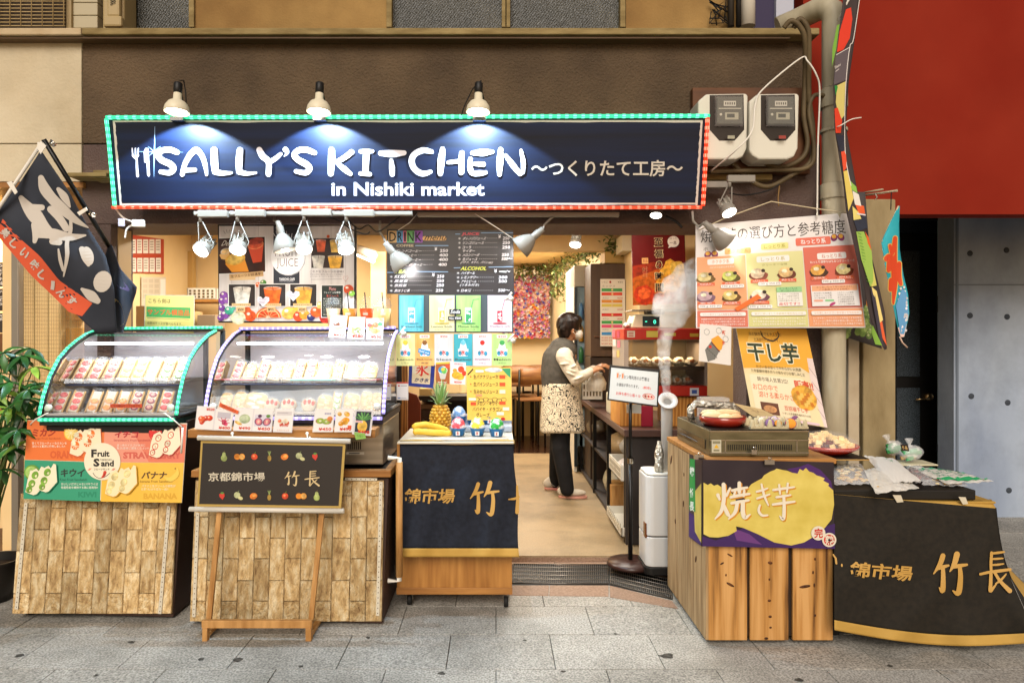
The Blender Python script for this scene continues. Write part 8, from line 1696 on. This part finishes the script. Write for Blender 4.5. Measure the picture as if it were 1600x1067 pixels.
# ---- posters, cabinet, fridge
def d_(p):
    g = ('#6a1414', '#8e2216', '#b84a1c', '#d8862c')
    p.poly([(0, 45), (40, 40), (100, 50), (100, 100), (0, 100)], mot('#8e2a14')).poly([(0, 62), (50, 50), (100, 60), (100, 100), (0, 100)], mot('#b4561a')).ell(76, 60, 24, 22, '#e8a83a', wob=.12).ell(84, 50, 14, 10, '#f0be54', wob=.12).ell(60, 72, 16, 14, '#e2962c', wob=.12).ell(22, 86, 20, 14, '#c23a1c', wob=.1).ell(22, 84, 12, 8, '#e2602c', wob=.1)
    for i, ch in enumerate('至福の時間'): x, y, s = 50, 12+i*16, 15 if i not in (2,) else 11; p.text(ch, (x-s/2-1, y-6, x+s/2+1, y+6.5), '#f0d49a', .03).up(.5).text(ch, (x-s/2, y-5.5, x+s/2, y+6), '#2a120c', .015)
    p.ell(78, 12, 11, 8, '#efe2d4').poly([(70, 17), (68, 21), (76, 19)], '#efe2d4').text('ほっと', (71, 6, 85, 9), '#7a3a24').text('一息', (71, 11, 84, 16), '#5a2a1a', .01)
    p.rect(18, 34, 30, 42, '#d89a5a').text('食品', (19.5, 35.5, 28.5, 40.5), '#7a1a14'); [p.text(junk(8), ((19+i*3.4, 45), (21+i*3.4, 45), (21+i*3.4, 62), (19+i*3.4, 62)), '#d8a070') for i in range(3)]; p.text(junk(10), (38, 84, 66, 87), '#5a2414').text(junk(9), (40, 89, 62, 92), '#5a2414')
poster('hot_potato_poster', ((987, 366), (1070, 364), (1073, 474), (989, 477)), 5.35, flat('#5e0f10', .35), 100, 100, d_, 'red and orange 至福の時間 poster above the weighing scale', 'poster', .01)
x0, x1 = P(923, 0, 6.35).x, P(987, 0, 6.35).x; cb_ = thing('tall_cabinet', ((x0+x1)/2, 6.5, .04), 'tall dark brown cabinet beside the glass door fridge', 'cabinet')
MB().box(x0, x1+.2, 6.35, 6.8, 1.22, P(0, 412, 6.35).z, noisy('cab_brown', '#4a362a', '#5a4434', 3, 5, .5, k=.85, stretch=(8, 1, .6))).build('upper_door', cb_, bev=.004); MB().box(x0, x1+.2, 6.37, 6.8, .04, 1.215, flat('#33241c', .5)).build('lower_door', cb_, bev=.004)
MB().box(x0+.03, x0+.10, 6.33, 6.35, 1.40, 1.408, M['chrome']).build('handle', cb_)
def d_(p):
    p.text('いちご', (6, 3, 30, 6), '#6a5a4a').ell(40, 4.5, 4, 2, '#b03a2a').text('¥35', (70, 3, 90, 6), '#6a5a4a').text('ミックス', (8, 9, 60, 12), '#6a5a4a')
    for y, c in ((14, '#3f9a50'), (20, '#d8442a'), (31, '#d88a34'), (37, '#dcc45a'), (51, '#cf2f28'), (62, '#3a9a4c'), (68, '#e0507a'), (79, '#3a8ac8')): p.rect(5, y, 88 if y != 79 else 52, y+4.4, c).ell(48, y+2.2, 4, 1.6, '#e8c88a')
    for y in (27, 44, 58, 74): p.text('¥200', (68, y, 90, y+2.6), '#c8402c').text('メロン', (8, y, 34, y+2.6), '#5a5048')
    for y in (86, 90, 95): p.text('¥230 ¥350', (4, y, 60, y+2.4), '#c8402c')
poster('price_list', (938, 436, 977, 541), 6.30, flat('#e6dccc', .4), 100, 100, d_, 'tall white price list with red, green and blue bars on the brown cabinet', 'price list', .004)
tag(MB().box(P(945, 0, 6.4).x, P(987, 0, 6.4).x, 6.4, 6.7, P(0, 411, 6.4).z, P(0, 393, 6.4).z, noisy('carton_tan', '#c9a25c', '#d8b26c', 4, 3, .7)).build('carton', bev=.003), 'tan printed carton on top of the brown cabinet', 'box')
tag(MB().box(P(972, 0, 6.0).x, P(987, 0, 6.0).x, 6.0, 6.3, P(0, 392, 6.0).z, P(0, 366, 6.0).z, flat('#d8cdb4')).build('white_carton', bev=.003), 'white carton next to the left edge of the red potato poster', 'box')
x0, x1 = P(897, 0, 6.9).x, P(924, 0, 6.9).x; fg = thing('drinks_fridge', (x0, 7.0, .04), 'upright glass door drinks fridge behind the woman', 'fridge'); zt_ = P(0, 415, 6.9).z
MB().box(x0, x0+.5, 7.3, 7.7, .04, zt_, M['white']).box(x0, x0+.03, 6.9, 7.3, .04, zt_, M['white']).box(x0, x0+.5, 6.88, 7.3, P(0, 448, 6.9).z, zt_, flat('#cfc6b4', .4)).build('body', fg, bev=.004)
MB().box(x0+.03, x0+.2, 6.90, 6.91, .3, P(0, 449, 6.9).z, flat('#9fb8c4', .1, spec=.9)).build('door_glass', fg); MB().box(x0-.0, x0+.03, 6.87, 6.90, .1, P(0, 449, 6.9).z, flat('#3a444c', .3, .5)).build('handle', fg)
m = MB()
for j in range(5):
    for i in range(2): m.lathe([(0, 0), (.025, 0), (.025, .12), (.01, .16), (0, .17)], (x0+.07+i*.07, 6.88, .7+j*.22), flat(['#c8402c', '#e8e0d0', '#3a7a4a', '#d8a03a', '#5a8ab8'][(i+j) % 5], .3), seg=8)
m.build('bottle_row', fg, kind='stuff')
tag(MB().box(P(888, 0, 7.9).x, P(897, 0, 7.9).x, 7.9, 7.91, P(0, 505, 7.9).z, P(0, 465, 7.9).z, flat('#c9b49a')).build('small_notice'), 'small faded notice on the wall left of the fridge', 'paper sheet')
# flower wall
fw = thing('flower_panel', P(830, 530, 9.3), 'dense wall panel of pink, red, orange and purple artificial flowers', 'flower panel'); a, b = P(785, 430, 9.35), P(858, 528, 9.35)
MB().box(a.x, b.x, 9.36, 9.4, b.z, a.z, flat('#e0a890')).build('backing', fw); m = MB(); fcs = [flat(c, .6) for c in ('#e0506a', '#f0a8a8', '#f4e0d8', '#e87a3a', '#f2c04a', '#7a5aa8', '#c83a4a', '#f0c8d0', '#5a6ab8', '#e8e4da', '#d87ab0')]
for i in range(900):
    q = V((ru(a.x, b.x), 9.34, ru(b.z, a.z))); c = random.choice(fcs); r_ = ru(.014, .026); n_ = 5; t0 = random.random()*6
    m.add([q+V((0, .0, 0))]+[q+V((cos(t0+k*2*PI/10)*r_*(1 if k % 2 else .6), -.02-random.random()*.01, sin(t0+k*2*PI/10)*r_*(1 if k % 2 else .6))) for k in range(10)], [(0, 1+(k+1) % 10, 1+k) for k in range(10)], c, False)
m.build('flowers', fw, kind='stuff')
# garlands
def garland(pts, n, spread, label, mat=None, fl_=False):
    r = thing('garland', pts[0], label, 'garland', 'leaf garlands'); MB().tube(pts, .012, flat('#5a4a24'), 6).build('vine', r); m = MB(); ms = [M['leaf3'], flat('#4f6a30'), flat('#8a8a50')]+([flat('#e8dcc4'), flat('#efe6d2')] if fl_ else [])
    for i in range(n):
        t = random.random()*(len(pts)-1); k = min(int(t), len(pts)-2); q = pts[k].lerp(pts[k+1], t-k)+V((random.gauss(0, spread), random.gauss(0, spread), random.gauss(0, spread)-spread*.4)); R = Matrix.Rotation(ru(0, 6), 3, 'Z')@Matrix.Rotation(ru(-1.2, 1.2), 3, 'Y'); s = ru(.022, .042)
        m.add([q, q+R@V((s, s*.45, .01)), q+R@V((2*s, 0, 0)), q+R@V((s, -s*.45, .01))], [(0, 1, 2, 3)], random.choice(ms))
    m.build('leaves', r, kind='stuff')
garland([P(803, 424, 9.25), P(830, 421, 9.25), P(862, 424, 9.2)], 260, .05, 'flowering garland along the top of the flower panel', fl_=True)
garland([P(862, 424, 9.0), P(885, 410, 8.4), P(905, 402, 8.0), P(930, 393, 7.2), P(955, 382, 6.5), P(972, 376, 6.2)], 420, .055, 'leafy garland climbing along the right wall above the fridge')
garland([P(868, 425, 8.6), P(870, 445, 8.6), P(872, 462, 8.6)], 150, .05, 'hanging clump of leaves beside the flower panel')
# chairs and tables at the back
def make_chair():
    r = bpy.data.objects.new('dining_chair', None); COL.objects.link(r); r['_o'] = (0, 0, 0); r['category'] = 'chair'; wd = noisy('chair_wood', '#6a3f20', '#9a6a3a', 5, 4, .45, k=.85, stretch=(1, 5, 5))
    MB().grid(lambda u, v: V((-.19+.38*u, .205+.025*sin(PI*u)-.01*v, .80+.19*v+.012*sin(PI*u)*v)), 8, 2, wd).build('backrest', r, solid=.012)
    MB().box(-.20, .20, -.20, .20, .60, .625, wd).build('seat', r, bev=.008)
    for sx in (-1, 1):
        MB().tube([(sx*.205, .21, 0), (sx*.205, .20, .62), (sx*.20, .205, .98)], .013, M['blackmetal'], 6).build('leg', r); MB().tube([(sx*.20, -.19, 0), (sx*.20, -.18, .60)], .013, M['blackmetal'], 6).build('leg', r)
    return r
used['chair'] = make_chair(); first = False
for x, D, rz, lb in ((832, 8.35, PI+.15, 'nearest dining chair with a worn wooden back, left of the woman'), (815, 8.9, PI, 'dining chair just behind the nearest one'), (808, 9.25, PI, 'far dining chair below the flower panel at the left'), (840, 9.3, PI, 'far dining chair directly behind the woman')):
    q = P(x, 0, D); place(used['chair'], first, (q.x, D, .038), lb, 'dining chairs', rz); first = True
for x, D, lb in ((.10, 8.55, 'dark wooden table beside the nearest dining chair'), (.30, 9.1, 'far dark wooden table below the flower panel')):
    r = thing('dining_table', (x, D, .038), lb, 'table', 'dining tables'); MB().box(x-.35, x+.33, D-.2, D+.12, .80, .83, flat('#6a4424', .35)).build('top', r, bev=.004); MB().tube([(x, D, .04), (x, D, .8)], .03, M['blackmetal'], 8).build('leg', r)
# ================================================================== NOTICE STAND, HUMIDIFIER, STEAM
ns_ = thing('notice_stand', (P(985, 0, 4.05).x, 4.05, .04), 'black pole stand with a white notice in a black frame in the doorway', 'sign stand'); x = P(985, 0, 4.05).x
MB().lathe([(0, 0), (.135, 0), (.14, .012), (.13, .028), (.03, .036), (0, .036)], (x, 4.05, .04), flat('#3a241e', .3), seg=28).build('base', ns_); MB().tube([(x, 4.05, .07), (x, 4.05, .66)], .014, M['blackmetal'], 10).tube([(x, 4.05, .66), (x, 4.05, 1.05)], .010, M['blackmetal'], 10).build('pole', ns_); MB().lathe([(.019, 0), (.019, .03)], (x, 4.05, .645), M['chrome'], seg=12).build('collar', ns_)
NP = Pl(P(953, 570, 4.02), P(1031, 578, 4.0), P(949, 625, 4.0)); NQ = ((953, 570), (1031, 578), (1028.5, 636), (949, 625)); mb = MB().slab([NP.at(a, b) for a, b in NQ], NP.n, .015, M['black']); mb.build('frame', ns_, bev=.002); mb = MB(); p = local(mb, NP.at, NQ, 100, 72, 1)
p.rect(3, 5, 97, 69, '#cfd0cc').text('おゲーセン等利用のお客様は', (14, 17, 80, 25), '#2a2622', .012).text('お値段が変わります。', (16, 34, 60, 41), '#2a2622', .012).text('(税率)', (68, 35, 84, 41), '#d83a28', .012).text('お持ち帰り価格＋10', (16, 52, 64, 59), '#c82a2a', .015).ell(80, 54, 12, 6, '#d8403a').ell(80, 54, 10.6, 5, '#e8c8b8'); [p.ell(74+i*6, 54, 2.2, 2.2, '#b83028') for i in range(3)]
p.poly([(14, 14), (20, 11), (20, 26), (14, 26)], '#c8c4bc').poly([(24, 14), (30, 11), (30, 26), (24, 26)], '#c8c4bc').rect(15.5, 15, 18.5, 24, '#d8762c').rect(25.5, 15, 28.5, 24, '#d8762c'); mb.build('notice', ns_)
tag(MB().slab([P(979, 632, 4.2), P(1002, 632, 4.2), P(1002, 646, 4.2), P(979, 645, 4.2)], (0, -1, 0), .002, flat('#d8d2c4')).build('paper_slip'), 'small white paper slip below the notice frame', 'paper sheet')
hx = P(1034, 0, 4.0).x; hm_ = thing('humidifier', (hx, 4.0, .04), 'tall white humidifier on a black base at the doorway', 'humidifier')
def rbox(m, cx, cy, hw, hd, z0, z1, mat, r=.04):
    o = []
    for sx, sy, a in ((1, 1, 0), (-1, 1, 90), (-1, -1, 180), (1, -1, 270)):
        for i in range(5): t = math.radians(a+i*22.5); o.append(V((cx+sx*(hw-r)+r*cos(t), cy+sy*(hd-r)+r*sin(t), z1)))
    return m.slab(o, (0, 0, 1), z1-z0, mat)
wh2 = flat('#d6d2cc', .25, spec=.5); m = MB(); rbox(m, hx, 4.0, .116, .12, .26, .60, wh2); m.build('water_tank', hm_, bev=.006); m = MB(); rbox(m, hx, 4.0, .116, .12, .085, .254, wh2); m.build('lower_body', hm_, bev=.006); m = MB(); rbox(m, hx, 4.0, .122, .128, .041, .083, M['black']); rbox(m, hx, 4.0, .112, .116, .254, .26, M['black']); m.build('base', hm_, bev=.004)
m = MB(); rbox(m, hx, 4.0, .108, .112, .604, .616, M['white']); m.build('lid', hm_, bev=.004); MB().box(hx-.119, hx-.085, 3.90, 3.95, .245, .33, flat('#6a3a1c', .2)).build('window_panel', hm_, bev=.003)
tx = P(1042, 0, 3.98).x; zt_ = P(0, 628, 3.98).z
MB().tube([(tx, 3.98, .617), (tx, 3.98, zt_-.02), (tx, 3.97, zt_)], [.033, .033, .036], wh2, 18).build('mist_tube', hm_); MB().lathe([(.030, 0), (.040, .004), (.056, .016), (.056, .022), (.036, .016), (.022, .006), (.020, -.02)], V((tx, 3.965, zt_)), wh2, (-.05, -.75, .6), 24).build('nozzle', hm_)
MB().lathe([(0, .019), (.022, .019)], V((tx, 3.965, zt_))+V((-.05, -.75, .6)).normalized()*-.012, flat('#8a847c'), (-.05, -.75, .6), 16).build('nozzle_hole', hm_)
tag(MB().lathe([(0, 0), (.026, 0), (.028, .03), (.024, .06), (.028, .10), (.022, .13), (.012, .16), (.012, .175), (0, .176)], (P(1032, 0, 3.9).x, 3.93, .618), M['foil'], seg=12).build('foil_bottle'), 'crumpled clear foil bottle standing on the humidifier lid', 'bottle')
# steam plume
sm = bpy.data.materials.new('steam'); sm.use_nodes = True; n, l = sm.node_tree.nodes, sm.node_tree.links; n.remove(n['Principled BSDF']); out = [q for q in n if q.type == 'OUTPUT_MATERIAL'][0]
pv = n.new('ShaderNodeVolumePrincipled'); pv.inputs['Color'].default_value = (.97, .96, .94, 1); tc = n.new('ShaderNodeTexCoord'); nz = n.new('ShaderNodeTexNoise'); nz.inputs['Scale'].default_value = 13; nz.inputs['Detail'].default_value = 3; nz.inputs['Distortion'].default_value = .6
mr = n.new('ShaderNodeMapRange'); mr.inputs['From Min'].default_value = .34; mr.inputs['From Max'].default_value = .74; mr.inputs['To Max'].default_value = 26
l.new(tc.outputs['Object'], nz.inputs['Vector']); l.new(nz.outputs['Fac'], mr.inputs['Value']); l.new(mr.outputs[0], pv.inputs['Density']); l.new(pv.outputs[0], out.inputs['Volume'])
m = MB(); rnd = random.Random(5)
for x, y, r_, D in ((1042, 612, .030, 3.94), (1041, 598, .034, 3.94), (1040, 584, .036, 3.94), (1038, 568, .040, 3.95), (1037, 552, .044, 3.95), (1038, 535, .048, 3.95), (1040, 518, .052, 3.95), (1045, 500, .06, 3.95), (1052, 482, .07, 3.94), (1062, 462, .085, 3.92), (1076, 445, .085, 3.9), (1090, 432, .075, 3.88), (1066, 430, .06, 3.9), (1082, 418, .05, 3.88), (1098, 450, .07, 3.86), (1048, 448, .06, 3.92), (1104, 470, .05, 3.86), (1100, 415, .06, 3.86), (1032, 470, .05, 3.9), (1112, 445, .06, 3.84), (1072, 478, .06, 3.9), (1060, 500, .05, 3.92), (1026, 486, .035, 3.9)):
    m.ell(P(x, y, D), (r_, r_, r_*1.15), sm, 12, 8, None, .08)
so_ = m.build('steam', None, 'white steam rising from the humidifier tube past the warming cabinet', 'steam', kind='stuff')
md = so_.modifiers.new('merge', 'REMESH'); md.mode = 'VOXEL'; md.voxel_size = .012; md = so_.modifiers.new('soft', 'SMOOTH'); md.iterations = 8

# ================================================================== THE WOMAN
def W_(px, py, d=0): return P(px, py, 5.80+d)
wm = thing('person', (W_(880, 777).x, 5.85, .04), 'woman in a grey vest, white mask and black patterned apron bagging goods at the counter', 'person')
def organic(name, parent, fn, mat, voxel=.008, smooth=4):
    m = MB(); fn(m); 
    for i in range(len(m.mats)): m.mats[i] = mat
    o = m.build(name, parent); md = o.modifiers.new('merge', 'REMESH'); md.mode = 'VOXEL'; md.voxel_size = voxel; md.use_smooth_shade = True
    if smooth: md = o.modifiers.new('soft', 'SMOOTH'); md.iterations = smooth; md.factor = .5
    return o
def limb(m, pts, rs):
    m.tube(pts, rs, M['skin'], 12, True)
    for p_, r_ in zip(pts, rs): m.ell(p_, (r_, r_, r_), M['skin'], 12, 8)
def hand(m, wr, tip, up_, s=1):
    d = (tip-wr).normalized(); sd = d.cross(up_).normalized(); u = sd.cross(d)
    c = wr+d*.045*s
    m.obox(c, d*.042*s, sd*.034*s, u*.012*s, M['skin']); m.ell(c, (.036*s, .034*s, .018*s), M['skin'], 10, 6)
    for i, (ln, o_) in enumerate(((.060, -.027), (.070, -.009), (.066, .009), (.052, .026))):
        b = c+d*.036*s+sd*o_*s; k = b+d*ln*.5*s-u*.010*s; e = k+d*ln*.32*s-u*.030*s; m.tube([b, k, e], [.0095*s, .009*s, .0075*s], M['skin'], 7); m.ell(e, (.0075*s,)*3, M['skin'], 7, 5)
    b = c-d*.02*s-sd*.03*s; k = b+d*.030*s-sd*.026*s-u*.012*s; e = k+d*.028*s-u*.012*s; m.tube([b, k, e], [.012*s, .011*s, .009*s], M['skin'], 7); m.ell(e, (.009*s,)*3, M['skin'], 7, 5)
HC = W_(891, 511); RH = Matrix.Rotation(.22, 3, 'Y')
sh1, el1, wr1, hd1 = W_(881, 557, -.15), W_(900, 593, -.20), W_(922, 581, -.14), W_(938, 574, -.10)
sh2, el2, wr2, hd2 = W_(886, 557, .15), W_(906, 592, .16), W_(927, 577, .06), W_(941, 571, .04)
def body(m):
    m.ell(HC, (.092, .074, .108), M['skin'], 20, 14, RH); m.ell(HC+V((.030, 0, -.052)), (.058, .056, .060), M['skin'], 16, 10, RH)
    m.ell(HC+V((.082, -.01, -.030)), (.018, .013, .022), M['skin'], 10, 8); m.ell(HC+V((.066, 0, -.066)), (.020, .026, .010), M['skin'], 10, 6); m.ell(HC+V((.056, 0, -.092)), (.024, .026, .020), M['skin'], 10, 8)
    m.ell(HC+V((.012, -.076, -.026)), (.018, .009, .030), M['skin'], 10, 8); m.ell(HC+V((.012, .076, -.026)), (.018, .009, .030), M['skin'], 10, 8)
    m.ell(HC+V((.070, -.034, -.006)), (.012, .016, .010), M['skin'], 8, 6); m.ell(HC+V((.070, .034, -.006)), (.012, .016, .010), M['skin'], 8, 6)
    limb(m, [HC+V((-.005, 0, -.06)), W_(884, 535), W_(880, 547)], [.052, .050, .062])
    limb(m, [W_(880, 552), W_(878, 575), W_(877, 605), W_(878, 638)], [.115, .125, .12, .135])
    for s_, e_, w_, h_ in ((sh1, el1, wr1, hd1), (sh2, el2, wr2, hd2)): limb(m, [s_, e_], [.050, .038]); limb(m, [e_, w_], [.036, .026]); hand(m, w_, h_, V((0, -.3, 1)))
    for s_, pts in ((-1, (W_(875, 640, -.04), W_(876, 702, -.08), W_(885, 760, -.08))), (1, (W_(880, 640, .09), W_(873, 702, .16), W_(868, 748, .30)))): limb(m, list(pts), [.085, .055, .038])
organic('body', wm, body, M['skin'], .006, 2)
def hair(m):
    m.ell(HC+V((-.014, 0, .022)), (.108, .092, .108), M['skin'], 20, 14, RH); m.ell(HC+V((-.052, 0, -.030)), (.062, .080, .075), M['skin'], 16, 10); m.ell(HC+V((.048, 0, .062)), (.058, .080, .045), M['skin'], 14, 10, RH)
    m.ell(HC+V((-.03, -.066, -.03)), (.030, .020, .062), M['skin'], 10, 8); m.ell(HC+V((.048, -.066, .012)), (.020, .012, .040), M['skin'], 10, 8); m.ell(HC+V((-.065, 0, -.075)), (.035, .06, .035), M['skin'], 10, 8)
    for k in range(46):
        a = rnd.uniform(-2.6, 2.6); p0 = HC+V((.0+.09*cos(a), -.078*abs(sin(a))-.01, .05)); p1 = p0+V((rnd.uniform(-.02, .02)-.02, -.004, -.05-rnd.random()*.04)); m.tube([p0+V((-.02, .02, .03)), p0, p1], [.008, .009, .003], M['skin'], 5)
hm2 = noisy('hair', '#120c09', '#2c1c14', 30, 4, .4, bump=.5, bscale=60, bdist=.006, stretch=(1, 1, .25), spec=.2)
organic('hair', wm, hair, hm2, .006, 2)
def mask(m): m.ell(HC+V((.064, -.004, -.060)), (.046, .060, .050), M['skin'], 16, 12, RH)
organic('face_mask', wm, mask, flat('#e6ddd0', .7), .006, 2)
m = MB(); ear = HC+V((.014, -.084, -.020)); m.tube([HC+V((.060, -.062, -.040)), ear], .0016, M['white'], 5).tube([HC+V((.055, -.060, -.080)), ear+V((0, 0, -.02))], .0016, M['white'], 5); m.build('mask_strap', wm)
m = MB(); g0 = HC+V((.092, -.036, -.006)); m.tube([g0+V((.006*cos(t), .022*cos(t), .016*sin(t))) for t in [i*PI/8 for i in range(17)]], .0022, flat('#3a3430', .3, .5), 5).tube([g0+V((-.004, -.022, 0)), HC+V((.012, -.082, -.004))], .0024, flat('#8a7a6a', .3, .6), 5).tube([g0+V((0, .022, 0)), g0+V((.004, .05, 0))], .002, flat('#3a3430', .3, .5), 5)
m.add([g0+V((.006*cos(t), .022*cos(t), .015*sin(t))) for t in [i*PI/6 for i in range(12)]], [tuple(range(12))], M['glass']); m.ell(HC+V((.078, -.030, -.006)), (.006, .008, .006), flat('#1a120e', .2), 8, 6); m.build('glasses', wm)
shirt = flat('#d8cab4', .8)
def sleeves(m):
    for s_, e_, w_ in ((sh1, el1, wr1), (sh2, el2, wr2)): limb(m, [s_, s_.lerp(e_, .5)+V((-.004, 0, 0)), e_], [.068, .062, .054]); limb(m, [e_, e_.lerp(w_, .5), w_], [.053, .046, .036])
    limb(m, [sh1, W_(882, 553), sh2], [.066, .09, .066])
    for i in range(7): q = sh1.lerp(el1, i/6.5); m.ell(q+V((.02*sin(i*2.3), -.03, 0)), (.052, .045, .012), M['skin'], 10, 6, Matrix.Rotation(.5*sin(i*1.7), 3, 'Y'))
organic('shirt_sleeves', wm, sleeves, noisy('shirt', '#cdbfa8', '#ddd0bc', 10, 3, .85, bump=.3, bscale=14, bdist=.02), .007, 2)
def vest(m): limb(m, [W_(879, 549), W_(874, 563), W_(872, 585), W_(873, 606)], [.125, .150, .150, .140]); m.ell(W_(874, 556), (.09, .17, .07), M['skin'], 16, 10)
organic('vest', wm, vest, noisy('vest_grey', '#4a4640', '#5c564e', 30, 3, .9, bump=.3, bscale=120, bdist=.003), .008, 4)
m = MB(); ap = bpy.data.materials.new('apron_print'); ap.use_nodes = True; n, l = ap.node_tree.nodes, ap.node_tree.links; b_ = n['Principled BSDF']; b_.inputs['Roughness'].default_value = .85; tc = n.new('ShaderNodeTexCoord'); nz = n.new('ShaderNodeTexNoise'); nz.inputs['Scale'].default_value = 21; nz.inputs['Detail'].default_value = .3; nz.inputs['Distortion'].default_value = 1.1
r_ = ramp(n, [(.0, '#d8c8ac'), (.375, '#d8c8ac'), (.385, '#1c1814'), (.43, '#1c1814'), (.44, '#dccdb2'), (.545, '#dccdb2'), (.555, '#1c1814'), (.59, '#1c1814'), (.60, '#d8c8ac')]); l.new(tc.outputs['Object'], nz.inputs['Vector']); l.new(nz.outputs['Fac'], r_.inputs[0]); l.new(r_.outputs[0], b_.inputs['Base Color'])
def apron(u, v):
    an = 2*PI*u; cx = 876+2.5*v; w_ = .152+.040*v; f = 1+.035*sin(an*7+1)*v+.02*sin(an*11+v*4)*v; q = W_(cx, 598+75*v); return q+V((cos(an)*w_*f, sin(an)*(.152+.03*v)*f, .006*sin(an*3)*v))
m.grid(apron, 48, 16, ap).build('apron_skirt', wm, solid=.003)
def bib(m_): m_.ell(W_(886, 580), (.098, .12, .15), M['skin'], 18, 12)
organic('apron_bib', wm, bib, ap, .008, 2)
def scarf(m_): m_.tube([W_(868, 546, -.02)+V((0, -.03, 0)), W_(877, 540, -.07), W_(889, 543, -.075), W_(897, 552, -.05)], [.022, .024, .022, .014], M['skin'], 10); m_.tube([W_(868, 546, .0), W_(876, 536, .06), W_(890, 541, .06)], .022, M['skin'], 10)
organic('collar_scarf', wm, scarf, ap, .006, 2)
def legs(m_):
    limb(m_, [W_(875, 640, -.03), W_(876, 700, -.07), W_(883, 745, -.08), W_(886, 764, -.08)], [.095, .080, .066, .060]); limb(m_, [W_(880, 640, .05), W_(873, 700, .17), W_(869, 740, .28), W_(868, 752, .30)], [.095, .082, .064, .058]); limb(m_, [W_(876, 630, -.02), W_(878, 630, .03)], [.11, .11])
organic('trousers', wm, legs, noisy('trousers_black', '#0e0d0e', '#181618', 12, 3, .85, bump=.3, bscale=10, bdist=.02), .009, 3)
def shoe(x, y, D, rz, far):
    o = V((P(x, 0, D).x, D, .04)); R = Matrix.Rotation(rz, 3, 'Z'); v = lambda a, b, c: o+R@V((a, b, c))
    def f(m_):
        m_.ell(v(.045, 0, .045), (.105, .042, .030), M['skin'], 16, 10, R); m_.ell(v(-.045, 0, .055), (.055, .040, .045), M['skin'], 14, 10, R); m_.ell(v(-.03, 0, .085), (.045, .036, .03), M['skin'], 12, 8, R)
    ob = organic('shoe', wm, f, flat('#cfc2ae', .7), .007, 3)
    m_ = MB(); out = []
    for i in range(20): t = 2*PI*i/20; out.append(v(.03+.125*cos(t)*(1 if cos(t) > 0 else .95), .046*sin(t)*(1.05 if cos(t) > -.2 else .85), .020))
    m_.slab(out, (0, 0, 1), .020, noisy('sole_pink', '#c46a64', '#d8a08a', 5, 2, .6)); m_.build('sole', ob, bev=.004)
    m_ = MB(); m_.add([v(-.02, -.044, .070), v(.015, -.044, .072), v(.035, -.045, .050), v(.0, -.046, .035), v(-.03, -.045, .045)], [(0, 4, 3, 2, 1)], flat('#7a7268', .8)); m_.build('side_patch', ob)
shoe(889, 777, 5.78, -.08, 0); shoe(866, 763, 6.10, -.05, 1)
